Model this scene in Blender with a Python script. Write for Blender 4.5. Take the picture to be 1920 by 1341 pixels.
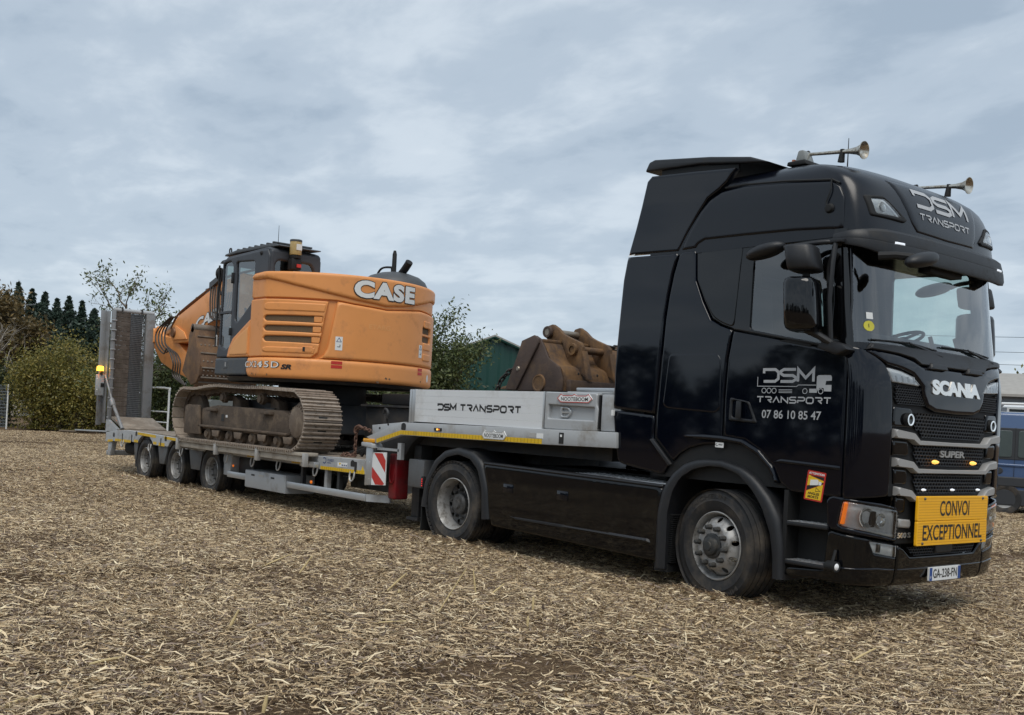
import bpy, bmesh, math, random
import numpy as np
from mathutils import Vector, Matrix, geometry
for _o in list(bpy.data.objects): bpy.data.objects.remove(_o, do_unlink=True)
SC = bpy.context.scene
COL = SC.collection
R_ = math.radians
random.seed(7); RNG = np.random.default_rng(7)

# ------------------------------------------------------------------ camera
# world: x = forward along the truck, y = away from the photographer's side, z = up, metres;
# origin on the ground under the near front wheel
CAM = Vector((5.777, -7.551, 1.488))
def _camrot(yaw, pitch, roll):
    fwd = Vector((math.sin(yaw)*math.cos(pitch), math.cos(yaw)*math.cos(pitch), math.sin(pitch)))
    right = Vector((math.cos(yaw), -math.sin(yaw), 0)); up = right.cross(fwd)
    r2 = right*math.cos(roll)+up*math.sin(roll); u2 = up*math.cos(roll)-right*math.sin(roll)
    return Matrix((( r2.x, u2.x, -fwd.x), (r2.y, u2.y, -fwd.y), (r2.z, u2.z, -fwd.z)))
cd = bpy.data.cameras.new('camera'); cam = bpy.data.objects.new('camera', cd); COL.objects.link(cam)
cam.matrix_world = Matrix.Translation(CAM) @ _camrot(-0.91924, 0.00498, 0.05302).to_4x4()
cd.sensor_width = 36; cd.sensor_fit = 'HORIZONTAL'; cd.lens = 1941.77/1920*36
cd.shift_x = (960-822.26)/1920; cd.shift_y = (773.61-670.5)/1920
cd.clip_start = .1; cd.clip_end = 2000
SC.camera = cam

# ------------------------------------------------------------------ sky, sun, exposure
SUN_EL, SUN_AZ = R_(60), R_(318)       # azimuth measured from +x towards +y
wd = bpy.data.worlds.new('World'); SC.world = wd; wd.use_nodes = True
nt = wd.node_tree; nt.nodes.clear(); N = nt.nodes.new; L = nt.links.new
out = N('ShaderNodeOutputWorld'); bg = N('ShaderNodeBackground'); bg.inputs[1].default_value = .1; L(bg.outputs[0], out.inputs[0])
sky = N('ShaderNodeTexSky'); sky.sky_type = 'NISHITA'; sky.sun_disc = False
sky.sun_elevation = SUN_EL; sky.sun_rotation = math.pi/2-SUN_AZ
tc = N('ShaderNodeTexCoord'); sp = N('ShaderNodeSeparateXYZ'); L(tc.outputs['Generated'], sp.inputs[0])
def wmath(op, a, b=None, clamp=False):
    n = N('ShaderNodeMath'); n.operation = op; n.use_clamp = clamp
    for i, x in enumerate((a, b)):
        if x is None: continue
        if isinstance(x, (int, float)): n.inputs[i].default_value = x
        else: L(x, n.inputs[i])
    return n.outputs[0]
zz = wmath('ADD', wmath('MAXIMUM', sp.outputs[2], 0.0), .16)
cx = N('ShaderNodeCombineXYZ'); L(wmath('DIVIDE', sp.outputs[0], zz), cx.inputs[0]); L(wmath('DIVIDE', sp.outputs[1], zz), cx.inputs[1])
def wnoise(scale, det, rough, dist=0., rot=0., sc=(1,1,1), loc=(0,0,0)):
    m = N('ShaderNodeMapping'); m.inputs['Rotation'].default_value = (0,0,rot); m.inputs['Scale'].default_value = sc; m.inputs['Location'].default_value = loc
    L(cx.outputs[0], m.inputs[0]); n = N('ShaderNodeTexNoise'); n.inputs['Scale'].default_value = scale
    n.inputs['Detail'].default_value = det; n.inputs['Roughness'].default_value = rough; n.inputs['Distortion'].default_value = dist
    L(m.outputs[0], n.inputs[0]); return n.outputs[0]
big = wnoise(.62, 3, .5, .2, .6, (1, 1.1, 1), (3.1, 1.4, 0)); med = wnoise(2.3, 5, .5, .25, .6, (1, 1.15, 1), (.7, 2.6, 0)); fin = wnoise(6.5, 6, .6, .3, .5, (.9, 1.3, 1))
mixv = wmath('ADD', wmath('ADD', wmath('MULTIPLY', big, .36), wmath('MULTIPLY', med, .47)), wmath('MULTIPLY', fin, .17))
rp = N('ShaderNodeValToRGB'); L(mixv, rp.inputs[0]); rp.color_ramp.interpolation = 'EASE'
for e, (p, c) in zip((rp.color_ramp.elements[0], rp.color_ramp.elements[1]), ((.38, (.255,.315,.385,1)), (.70, (.54,.585,.625,1)))): e.position = p; e.color = c
e = rp.color_ramp.elements.new(.47); e.color = (.325,.385,.452,1)
e = rp.color_ramp.elements.new(.58); e.color = (.435,.49,.545,1)
# hazier, paler deck towards the horizon all round
hz = wmath('POWER', wmath('SUBTRACT', 1.0, wmath('MAXIMUM', sp.outputs[2], 0.0)), 7.0)
mh = N('ShaderNodeMix'); mh.data_type = 'RGBA'; L(wmath('MULTIPLY', hz, .45), mh.inputs[0]); L(rp.outputs[0], mh.inputs[6]); mh.inputs[7].default_value = (.445,.515,.57,1)
sc10 = N('ShaderNodeVectorMath'); sc10.operation = 'SCALE'; sc10.inputs['Scale'].default_value = 10.6; L(mh.outputs[2], sc10.inputs[0])
mx = N('ShaderNodeMix'); mx.data_type = 'RGBA'; mx.inputs[0].default_value = .93; L(sky.outputs[0], mx.inputs[6]); L(sc10.outputs[0], mx.inputs[7])
L(mx.outputs[2], bg.inputs[0])
sd = bpy.data.lights.new('sun', 'SUN'); sd.energy = 1.5; sd.angle = R_(40); sd.color = (1,.95,.87)
sun = bpy.data.objects.new('sun', sd); COL.objects.link(sun)
sdir = Vector((math.cos(SUN_EL)*math.cos(SUN_AZ), math.cos(SUN_EL)*math.sin(SUN_AZ), math.sin(SUN_EL)))
sun.rotation_euler = (-sdir).to_track_quat('-Z', 'Y').to_euler(); sun.location = (0, 0, 30)
SC.view_settings.view_transform = 'Standard'; SC.view_settings.look = 'None'
SC.view_settings.exposure = 0.5; SC.view_settings.gamma = 1.0; SC.view_settings.use_curve_mapping = False

# ------------------------------------------------------------------ materials
def lin(r, g, b):
    f = lambda c: (c/255/12.92) if c/255 <= .04045 else ((c/255+.055)/1.055)**2.4
    return (f(r), f(g), f(b))
def M(name, col, rough=.5, metal=0., civ=1.5, crough=.045, var=.12, scale=6., bump=0., bscale=60., dirt=None, dscale=2.5, damt=.5, coat=0., spec=.5, emit=None, estr=0., streak=None, dlow=None):
    """procedural paint: base colour with noise variation, optional dirt patches, streaks and fine relief"""
    m = bpy.data.materials.new(name); m.use_nodes = True; t = m.node_tree; b = t.nodes['Principled BSDF']
    n = t.nodes.new; l = t.links.new
    b.inputs['Roughness'].default_value = rough; b.inputs['Metallic'].default_value = metal
    b.inputs['Coat Weight'].default_value = coat; b.inputs['Coat IOR'].default_value = civ; b.inputs['Coat Roughness'].default_value = crough; b.inputs['Specular IOR Level'].default_value = spec
    co = n('ShaderNodeTexCoord').outputs['Object']
    def noise(s, d=4, r=.55, vec=co):
        k = n('ShaderNodeTexNoise'); k.inputs['Scale'].default_value = s; k.inputs['Detail'].default_value = d; k.inputs['Roughness'].default_value = r; l(vec, k.inputs[0]); return k.outputs[0]
    def mix(f, a, c):
        k = n('ShaderNodeMix'); k.data_type = 'RGBA'
        for i, x in ((0, f), (6, a), (7, c)):
            if hasattr(x, 'node'): l(x, k.inputs[i])
            elif i: k.inputs[i].default_value = (*x[:3], 1)
            else: k.inputs[i].default_value = x
        return k.outputs[2]
    def ramp(x, p0, p1):
        k = n('ShaderNodeMapRange'); k.inputs[1].default_value = p0; k.inputs[2].default_value = p1; k.clamp = True; l(x, k.inputs[0]); return k.outputs[0]
    c = col
    if var: c = mix(noise(scale, 5), tuple(x*(1-var) for x in col), tuple(min(1, x*(1+var)) for x in col))
    if streak is not None:
        mp = n('ShaderNodeMapping'); mp.inputs['Scale'].default_value = (14, 14, .8); l(co, mp.inputs[0])
        c = mix(ramp(noise(1., 4, .6, mp.outputs[0]), .52, .75), c, streak)
    if dirt is not None:
        f = ramp(noise(dscale, 7, .68), .62-.32*damt, .80-.25*damt); c = mix(f, c, dirt)
        rr = n('ShaderNodeMix'); rr.data_type = 'FLOAT'; l(f, rr.inputs[0]); rr.inputs[2].default_value = rough; rr.inputs[3].default_value = max(rough, .75); l(rr.outputs[0], b.inputs['Roughness'])
    if hasattr(c, 'node'): l(c, b.inputs['Base Color'])
    else: b.inputs['Base Color'].default_value = (*c, 1)
    if bump:
        k = n('ShaderNodeBump'); k.inputs['Strength'].default_value = bump; k.inputs['Distance'].default_value = .01; l(noise(bscale, 4), k.inputs['Height']); l(k.outputs[0], b.inputs['Normal'])
    if emit: b.inputs['Emission Color'].default_value = (*emit, 1); b.inputs['Emission Strength'].default_value = estr
    return m
def glass(name, tint=(.6,.75,.7), f0=.09, rough=.02, trans=1.):
    """thin pane: mostly transparent with a sky reflection growing at grazing angles"""
    m = bpy.data.materials.new(name); m.use_nodes = True; t = m.node_tree; t.nodes.clear(); n = t.nodes.new; l = t.links.new
    o = n('ShaderNodeOutputMaterial'); tr = n('ShaderNodeBsdfTransparent'); tr.inputs[0].default_value = (*tint, 1)
    gl = n('ShaderNodeBsdfGlossy'); gl.inputs['Roughness'].default_value = rough; gl.inputs[0].default_value = (1,1,1,1)
    fr = n('ShaderNodeFresnel'); fr.inputs[0].default_value = 1.55
    a = n('ShaderNodeMath'); a.operation = 'MULTIPLY_ADD'; a.inputs[1].default_value = 1.3; a.inputs[2].default_value = f0-.06; a.use_clamp = True; l(fr.outputs[0], a.inputs[0])
    mx_ = n('ShaderNodeMixShader'); l(a.outputs[0], mx_.inputs[0]); l(tr.outputs[0], mx_.inputs[1]); l(gl.outputs[0], mx_.inputs[2]); l(mx_.outputs[0], o.inputs[0]); return m
MT = {}
def mt(k, *a, **kw): MT[k] = M(k, *a, **kw); return MT[k]

# ------------------------------------------------------------------ mesh building
class MB:
    def __init__(s): s.v = []; s.f = []
    def add(s, vs, fs):
        o = len(s.v); s.v += [tuple(p) for p in vs]; s.f += [tuple(i+o for i in f) for f in fs]; return s
    def box(s, x0, x1, y0, y1, z0, z1):
        return s.add([(x0,y0,z0),(x1,y0,z0),(x1,y1,z0),(x0,y1,z0),(x0,y0,z1),(x1,y0,z1),(x1,y1,z1),(x0,y1,z1)],
                     [(0,3,2,1),(4,5,6,7),(0,1,5,4),(1,2,6,5),(2,3,7,6),(3,0,4,7)])
    def obox(s, c, half, rot=Matrix.Identity(3)):
        a, b, d = half; c = Vector(c); o = MB().box(-a, a, -b, b, -d, d)
        return s.add([c+rot@Vector(p) for p in o.v], o.f)
    def prism(s, poly, axis, a0, a1):
        def P(u, v, a): return ((a,u,v), (u,a,v), (u,v,a))[axis]
        n = len(poly); vs = [P(u,v,a0) for u, v in poly]+[P(u,v,a1) for u, v in poly]
        fs = [tuple(range(n)), tuple(range(2*n-1, n-1, -1))]+[(i, i+n, (i+1) % n+n, (i+1) % n) for i in range(n)]
        return s.add(vs, fs)
    def tube(s, pts, r, n=8, caps=True, closed=False):
        pts = [Vector(p) for p in pts]; k = len(pts); rs = r if hasattr(r, '__len__') else [r]*k; vs = []
        prev = None
        for i, p in enumerate(pts):
            a = pts[(i-1) % k] if (closed or i) else p; b = pts[(i+1) % k] if (closed or i < k-1) else p
            d = (b-a); d = d.normalized() if d.length > 1e-9 else Vector((0,0,1))
            if prev is None: u = d.orthogonal().normalized()
            else:
                u = prev-d*prev.dot(d); u = u.normalized() if u.length > 1e-6 else d.orthogonal().normalized()
            prev = u; w = d.cross(u)
            for j in range(n):
                t = 2*math.pi*j/n; vs.append(p+(u*math.cos(t)+w*math.sin(t))*rs[i])
        fs = [(i*n+j, i*n+(j+1) % n, ((i+1) % k)*n+(j+1) % n, ((i+1) % k)*n+j) for i in range(k if closed else k-1) for j in range(n)]
        if caps and not closed: fs += [tuple(range(n-1, -1, -1)), tuple(range((k-1)*n, k*n))]
        return s.add(vs, fs)
    def cyl(s, a, b, r, n=16, r2=None): return s.tube([a, b], [r, r if r2 is None else r2], n)
    def lathe(s, prof, c, axis=(0,-1,0), n=32, closed=False):
        """prof = [(radius, height along axis)]"""
        c = Vector(c); ax = Vector(axis).normalized(); u = ax.orthogonal().normalized(); w = ax.cross(u); vs = []
        for r, h in prof:
            for j in range(n):
                t = 2*math.pi*j/n; vs.append(c+ax*h+(u*math.cos(t)+w*math.sin(t))*r)
        k = len(prof); m = k if closed else k-1
        return s.add(vs, [(i*n+j, i*n+(j+1) % n, ((i+1) % k)*n+(j+1) % n, ((i+1) % k)*n+j) for i in range(m) for j in range(n)])
    def grid(s, fn, nu, nv):
        vs = [fn(i/nu, j/nv) for j in range(nv+1) for i in range(nu+1)]
        return s.add(vs, [(j*(nu+1)+i, j*(nu+1)+i+1, (j+1)*(nu+1)+i+1, (j+1)*(nu+1)+i) for j in range(nv) for i in range(nu)])
    def loft(s, rings, cap=True):
        n = len(rings[0]); o = []
        for r in rings: o += list(r)
        fs = [(i*n+j, i*n+(j+1) % n, (i+1)*n+(j+1) % n, (i+1)*n+j) for i in range(len(rings)-1) for j in range(n)]
        if cap: fs += [tuple(range(n-1, -1, -1)), tuple(range((len(rings)-1)*n, len(rings)*n))]
        return s.add(o, fs)
    def panel(s, outline, fn, holes=(), step=.06, thick=.012, bev=.014, back=.02):
        """skin over a 2-D outline with rounded edges; fn(u, v, h) -> 3-D point, h = height off the surface"""
        es = min(step, max(bev*2.2, .02)) if bev else step; loops = [resamp(outline, es)]+[resamp(h, es) for h in holes]
        P = []; E = []; D = []
        segs = []
        for lp in loops:
            n = len(lp); o = len(P); P += [tuple(p) for p in lp]; E += [(o+i, o+(i+1) % n) for i in range(n)]; D += [0.]*n
            segs += [(lp[i], lp[(i+1) % n]) for i in range(n)]
        A = np.array([a for a, b in segs]); B = np.array([b for a, b in segs]); AB = B-A; LL = np.maximum((AB**2).sum(1), 1e-12)
        def inside(q):
            x, y = q[:, 0][:, None], q[:, 1][:, None]
            c = ((A[:, 1] > y) != (B[:, 1] > y)) & (x < (B[:, 0]-A[:, 0])*(y-A[:, 1])/np.where(B[:, 1]-A[:, 1] == 0, 1e-12, B[:, 1]-A[:, 1])+A[:, 0])
            return c.sum(1) % 2 == 1
        def dist(q):
            t = np.clip(((q[:, None]-A)*AB).sum(2)/LL, 0, 1); return np.sqrt((((A+t[:, :, None]*AB)-q[:, None])**2).sum(2)).min(1)
        cand = []
        for lp in loops:       # inset rings that shape the rounded edge
            a = np.array(lp); d = np.roll(a, -1, 0)-np.roll(a, 1, 0); d /= np.maximum(np.linalg.norm(d, axis=1), 1e-9)[:, None]; nn = np.stack([-d[:, 1], d[:, 0]], 1)
            for sgn in (1, -1):
                for e in ((bev*.10, bev*.4, bev, bev*1.7) if bev else ()): cand.append(('r', e, a+nn*e*sgn))
        lo = np.array(loops[0]).min(0); hi = np.array(loops[0]).max(0)
        gx, gy = np.meshgrid(np.arange(lo[0]+step*.5, hi[0], step), np.arange(lo[1]+step*.5, hi[1], step)); gpts = np.stack([gx.ravel(), gy.ravel()], 1)
        for kind, e, a in cand:
            k = inside(a); a = a[k]
            if len(a):
                dd = dist(a); ok = dd > e*.8; P += [tuple(p) for p in a[ok]]; D += list(dd[ok])
        if len(gpts):
            g = gpts[inside(gpts)]
            if len(g):
                dd = dist(g); ok = dd > max(bev*2.1, step*.35); P += [tuple(p) for p in g[ok]]; D += list(dd[ok])
        r = geometry.delaunay_2d_cdt([Vector(p) for p in P], E, [], 0, 1e-6)
        vo = np.array([(p.x, p.y) for p in r[0]]); tris = np.array([f for f in r[2]])
        tris = tris[inside(vo[tris].mean(1))]
        dv = dist(vo); dv[dv < 1e-5] = 0
        h = thick*np.sqrt(1-(1-np.clip(dv/bev, 0, 1))**2) if bev else np.full(len(vo), thick)
        o = len(s.v); s.v += [tuple(fn(p[0], p[1], hh)) for p, hh in zip(vo, h)]; s.f += [tuple(int(i)+o for i in t) for t in tris]
        if back:
            for lp in loops:
                o = len(s.v); n = len(lp); s.v += [tuple(fn(p[0], p[1], 0 if bev else thick)) for p in lp]+[tuple(fn(p[0], p[1], -back)) for p in lp]
                s.f += [(o+i, o+(i+1) % n, o+n+(i+1) % n, o+n+i) for i in range(n)]
        return s
    def map(s, fn): s.v = [tuple(fn(*p)) for p in s.v]; return s
    def mirror(s, yc):
        m = MB(); m.v = [(x, 2*yc-y, z) for x, y, z in s.v]; m.f = [tuple(reversed(f)) for f in s.f]; return m
    def mesh(s, name, mat, bevel=0., seg=2, smooth=True, angle=38, merge=True):
        me = bpy.data.meshes.new(name); me.from_pydata(s.v, [], s.f); me.update()
        if bevel or merge:
            bm = bmesh.new(); bm.from_mesh(me)
            if merge: bmesh.ops.remove_doubles(bm, verts=bm.verts, dist=2e-5)
            if bevel:
                ed = [e for e in bm.edges if len(e.link_faces) == 2 and e.calc_face_angle(0) > R_(25)]
                if ed: bmesh.ops.bevel(bm, geom=ed, offset=bevel, segments=seg, profile=.5, affect='EDGES', clamp_overlap=True)
            bmesh.ops.recalc_face_normals(bm, faces=bm.faces); bm.to_mesh(me); bm.free()
        if smooth: me.shade_smooth(); me.set_sharp_from_angle(angle=R_(angle))
        if mat is not None: me.materials.append(MT[mat] if isinstance(mat, str) else mat)
        return me
    def build(s, name, mat, parent=None, **kw): return link(name, s.mesh(name, mat, **kw), parent)
def resamp(poly, step):
    out = []; n = len(poly)
    for i in range(n):
        a = np.array(poly[i], float); b = np.array(poly[(i+1) % n], float); k = max(1, int(round(np.linalg.norm(b-a)/step)))
        out += [tuple(a+(b-a)*j/k) for j in range(k)]
    return out
def rnd(poly, r, k=4):
    """round the corners of a polygon; r scalar or list"""
    out = []; n = len(poly)
    for i in range(n):
        p = Vector(poly[i]); a = Vector(poly[i-1])-p; b = Vector(poly[(i+1) % n])-p; rr = r[i] if hasattr(r, '__len__') else r
        t = min(rr, a.length*.48, b.length*.48)
        if t < 1e-4: out.append(tuple(p)); continue
        s0 = p+a.normalized()*t; s1 = p+b.normalized()*t
        for j in range(k+1):
            w = j/k; out.append(tuple(s0*(1-w)**2+p*2*w*(1-w)+s1*w*w))
    return out
def smooth_path(pts, k=6):
    """Catmull-Rom through 3-D points"""
    P = [Vector(p) for p in pts]; P = [P[0]*2-P[1]]+P+[P[-1]*2-P[-2]]; o = []
    for i in range(1, len(P)-2):
        for j in range(k):
            t = j/k; a, b, c, d = P[i-1:i+3]; o.append(.5*((2*b)+(c-a)*t+(2*a-5*b+4*c-d)*t*t+(3*b-a-3*c+d)*t**3))
    return o+[P[-2]]
def link(name, data, parent=None, mw=None, local=None):
    o = bpy.data.objects.new(name, data); COL.objects.link(o)
    if parent is not None:
        o.parent = parent
        if local is None: o.matrix_parent_inverse = parent_world(parent).inverted()
    if mw is not None: o.matrix_basis = mw
    if local is not None: o.matrix_basis = local
    return o
def parent_world(o):
    m = o.matrix_basis.copy()
    if o.parent: m = parent_world(o.parent) @ o.matrix_parent_inverse @ m
    return m
def thing(name, label, cat, loc=(0,0,0), group=None):
    o = bpy.data.objects.new(name, None); COL.objects.link(o); o.location = loc; o.empty_display_size = .2
    o.matrix_basis = Matrix.Translation(Vector(loc)); o['label'] = label; o['category'] = cat
    if group: o['group'] = group
    return o
def tag(o, label, cat, group=None):
    o['label'] = label; o['category'] = cat
    if group: o['group'] = group
    return o
def kind(o, k): o['kind'] = k; return o
def ribbon(m, pts, w, fn, closed=False, h=0.):
    """flat mitred stroke of width w along 2-D pts, placed by fn(u, v, h)"""
    n = len(pts); P = [Vector(p) for p in pts]; L_ = []; R2 = []
    for i in range(n):
        a = P[i-1] if (i or closed) else None; b = P[(i+1) % n] if (i < n-1 or closed) else None
        d0 = (P[i]-a).normalized() if a is not None else (b-P[i]).normalized(); d1 = (b-P[i]).normalized() if b is not None else d0
        n0 = Vector((-d0.y, d0.x)); n1 = Vector((-d1.y, d1.x)); mm = (n0+n1); mm = mm.normalized() if mm.length > 1e-6 else n0
        k = w/2/max(.35, mm.dot(n0)); L_.append(P[i]+mm*k); R2.append(P[i]-mm*k)
    vs = [fn(p.x, p.y, h) for p in L_]+[fn(p.x, p.y, h) for p in R2]
    m.add(vs, [(i, (i+1) % n, n+(i+1) % n, n+i) for i in range(n if closed else n-1)]); return m
_FC = {}
def textmb(txt, h, fn, bold=0., width=None, ext=0., spacing=1., sub=0, shear=0., hh=0.):
    """built-in font lettering; lower left at (0,0), cap height h, optional total width; placed by fn(u, v, h)"""
    cu = bpy.data.curves.new('t', 'FONT'); cu.body = txt; cu.size = 1; cu.offset = bold; cu.space_character = spacing; cu.shear = shear; cu.resolution_u = 4; cu.extrude = 0
    o = bpy.data.objects.new('t', cu); COL.objects.link(o); dg = bpy.context.evaluated_depsgraph_get()
    me = bpy.data.meshes.new_from_object(o.evaluated_get(dg)); bpy.data.objects.remove(o); 
    bm = bmesh.new(); bm.from_mesh(me); bmesh.ops.triangulate(bm, faces=bm.faces)
    for _ in range(sub): bmesh.ops.subdivide_edges(bm, edges=bm.edges, cuts=1, use_grid_fill=True)
    bmesh.ops.triangulate(bm, faces=bm.faces)
    vs = np.array([v.co[:] for v in bm.verts]); bm.verts.index_update(); fs = [tuple(v.index for v in f.verts) for f in bm.faces]; bm.free(); bpy.data.meshes.remove(me); bpy.data.curves.remove(cu)
    x0, y0 = vs[:, 0].min(), vs[:, 1].min(); x1, y1 = vs[:, 0].max(), vs[:, 1].max(); sy = h/(y1-y0); sx = (width/(x1-x0)) if width else sy
    m = MB(); pos = [((p[0]-x0)*sx, (p[1]-y0)*sy) for p in vs]
    m.add([fn(u, v, hh) for u, v in pos], fs)
    if ext:
        ec = {}
        for f in fs:
            for i in range(3):
                e = (f[i], f[(i+1) % 3]); ec[e] = ec.get(e, 0)+1
        o2 = len(m.v); m.v += [tuple(fn(u, v, hh-ext)) for u, v in pos]
        m.f += [(b, a, a+o2, b+o2) for (a, b) in ec if (b, a) not in ec]
    return m
# ------------------------------------------------------------------ ground and straw
def ground_mat():
    m = bpy.data.materials.new('soil'); m.use_nodes = True; t = m.node_tree; b = t.nodes['Principled BSDF']; n = t.nodes.new; l = t.links.new
    co = n('ShaderNodeTexCoord').outputs['Object']; b.inputs['Roughness'].default_value = .95; b.inputs['Specular IOR Level'].default_value = .2
    def noise(s, d=5, r=.6, sc=None):
        v = co
        if sc: mp = n('ShaderNodeMapping'); mp.inputs['Scale'].default_value = sc; l(co, mp.inputs[0]); v = mp.outputs[0]
        k = n('ShaderNodeTexNoise'); k.inputs['Scale'].default_value = s; k.inputs['Detail'].default_value = d; k.inputs['Roughness'].default_value = r; l(v, k.inputs[0]); return k.outputs[0]
    def ramp(x, st):
        k = n('ShaderNodeValToRGB'); l(x, k.inputs[0]); e = k.color_ramp.elements
        while len(e) < len(st): e.new(.5)
        for q_, (p, c) in zip(e, st): q_.position = p; q_.color = (*c, 1)
        return k.outputs[0]
    fine = ramp(noise(38, 8, .75), ((.30, (.038,.024,.015)), (.48, (.12,.078,.046)), (.60, (.23,.16,.095)), (.74, (.42,.32,.195))))
    big = ramp(noise(.35, 4), ((.35, (.72,.70,.68)), (.68, (1.08,1.06,1.0))))
    mu = n('ShaderNodeMix'); mu.data_type = 'RGBA'; mu.blend_type = 'MULTIPLY'; mu.inputs[0].default_value = 1; l(fine, mu.inputs[6]); l(big, mu.inputs[7]); l(mu.outputs[2], b.inputs['Base Color'])
    bu = n('ShaderNodeBump'); bu.inputs['Strength'].default_value = .9; bu.inputs['Distance'].default_value = .03; l(noise(30, 8, .75), bu.inputs['Height']); l(bu.outputs[0], b.inputs['Normal'])
    return m
MT['soil'] = ground_mat()
def gz(x, y):
    """gentle unevenness of the field, level under the vehicles"""
    w = np.clip((np.hypot(np.maximum(np.abs(x+7.2)-9.5, 0), np.maximum(np.abs(y-1.25)-1.7, 0)))/3., 0, 1)
    return w*(.035*np.sin(x*1.1+.6*y)*np.cos(y*.9-.3*x)+.05*np.sin(.33*x-.5*y+1.))
g = MB(); xs = np.concatenate([np.linspace(-900, -60, 12), np.linspace(-55, 16, 120), np.linspace(25, 700, 10)]); ys = np.concatenate([np.linspace(-500, -25, 8), np.linspace(-16, 30, 90), np.linspace(40, 900, 12)])
gv = [(x, y, float(gz(x, y))) for y in ys for x in xs]; nx = len(xs)
g.add(gv, [(j*nx+i, j*nx+i+1, (j+1)*nx+i+1, (j+1)*nx+i) for j in range(len(ys)-1) for i in range(nx-1)])
ground = kind(g.build('ground', 'soil', merge=False), 'structure')

def straw_mat():
    m = bpy.data.materials.new('straw'); m.use_nodes = True; t = m.node_tree; b = t.nodes['Principled BSDF']; n = t.nodes.new; l = t.links.new
    a = n('ShaderNodeAttribute'); a.attribute_name = 'Col'; l(a.outputs['Color'], b.inputs['Base Color']); b.inputs['Roughness'].default_value = .62; b.inputs['Specular IOR Level'].default_value = .35; return m
MT['straw'] = straw_mat()
TS = 2.0
PAL = np.array([(.046,.028,.018),(.125,.080,.046),(.26,.178,.102),(.43,.310,.178),(.59,.445,.265),(.73,.58,.37),(.84,.71,.485),(.27,.205,.16)])
def straw_tile(seed, n, pale, clump=False):
    r = np.random.default_rng(seed); big = r.random(n) < (.06 if pale < 1 else .2)
    Lh = np.where(big, r.uniform(.018, .055, n), np.clip(r.lognormal(-3.72 if pale < 1 else -3.1, .48, n), .008, .14)); W = np.where(big, r.uniform(.0045, .008, n), np.where(r.random(n) < .33, r.uniform(.0022, .0048, n), r.uniform(.0010, .0024, n)) if pale < 1 else r.uniform(.0022, .0042, n))
    c = r.uniform(-TS/2, TS/2, (n, 2))+r.normal(0, .16, (n, 2))
    if clump: c = r.normal(0, 1, (n, 2))*np.array((.17, .11))
    cl = np.sin(c[:, 0]*7+seed)*np.cos(c[:, 1]*6-seed*.7)
    z = np.abs(r.normal(0, .015, n))+.003+.006*(cl+1)*r.random(n)+(.012 if pale > 1 else 0); z = z+(.075*np.exp(-((c[:, 0]/.2)**2+(c[:, 1]/.13)**2))*r.random(n) if clump else 0); th = r.uniform(0, 2*np.pi, n); pit = r.normal(0, .3 if clump else .16, n); pit = np.where(r.random(n) < .05, r.normal(0, .55, n), pit); roll = r.normal(0, .6, n)
    d = np.stack([np.cos(th)*np.cos(pit), np.sin(th)*np.cos(pit), np.sin(pit)], 1); sde = np.stack([-np.sin(th), np.cos(th), np.zeros(n)], 1); up = np.cross(d, sde)
    wv = (sde*np.cos(roll)[:, None]+up*np.sin(roll)[:, None])*W[:, None]
    z = np.maximum(z, np.abs(d[:, 2])*Lh*.8); C = np.stack([c[:, 0], c[:, 1], z], 1); bend = (r.normal(0, .16, n)*Lh)[:, None]*sde+(r.normal(.05, .14, n)*Lh)[:, None]*up
    A = C-d*Lh[:, None]-bend*.5; B = C+d*Lh[:, None]-bend*.5; Mid = C+bend*.5; tp = r.uniform(.35, 1, n)[:, None]
    V = np.stack([A-wv*tp, A+wv*tp, Mid-wv, Mid+wv, B-wv*tp, B+wv*tp], 1).reshape(-1, 3); k = np.arange(n)[:, None]*6
    F = np.concatenate([k+np.array([0, 1, 3, 2]), k+np.array([2, 3, 5, 4])], 1).reshape(-1, 4)
    ci = np.clip(np.where(r.random(n) < .36, r.normal(1.2+pale*.5, .8, n), r.normal(4.2+pale*.6, 1.0, n)), 0, 6); lo = ci.astype(int); hi = np.minimum(lo+1, 6); fr = (ci-lo)[:, None]; col = PAL[lo]*(1-fr)+PAL[hi]*fr
    gr = r.random(n) < .16; col[gr] = PAL[7]*r.uniform(.6, 1.3, (gr.sum(), 1)); col *= r.uniform(.85, 1.12, (n, 1)); V = list(map(tuple, V)); CC = np.repeat(col, 6, 0)
    # a few thick chopped stalks, five-sided
    Fl = [tuple(f) for f in F.tolist()]; cs = []
    for i in range(1 if clump else 9):
        L_ = r.uniform(.03, .13)*(.4 if clump else 1); rad = r.uniform(.003, .0065); p = r.uniform(-TS/2, TS/2, 2)*(.08 if clump else 1); a = r.uniform(0, 6.28); tilt = r.normal(0, .12); dd = np.array([math.cos(a)*math.cos(tilt), math.sin(a)*math.cos(tilt), math.sin(tilt)]); c0 = np.array([p[0], p[1], .02+L_*abs(math.sin(tilt))])
        mb = MB().tube([c0-dd*L_, c0+np.array([0, 0, .002]), c0+dd*L_], [rad, rad*.95, rad*.85], 5); o = len(V); V += mb.v; Fl += [tuple(q_+o for q_ in f) for f in mb.f]; cs += [PAL[5]*r.uniform(.8, 1.15)]*len(mb.v)
    me = bpy.data.meshes.new('straw_tile'); me.from_pydata(V, [], Fl); ca = me.color_attributes.new('Col', 'FLOAT_COLOR', 'POINT')
    CC = np.concatenate([CC, np.array(cs)]); buf = np.ones((len(V), 4), np.float32); buf[:, :3] = np.clip(CC, 0, .9); ca.data.foreach_set('color', buf.ravel()); me.materials.append(MT['straw']); return me
tcol = bpy.data.collections.new('straw_tiles')
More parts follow.
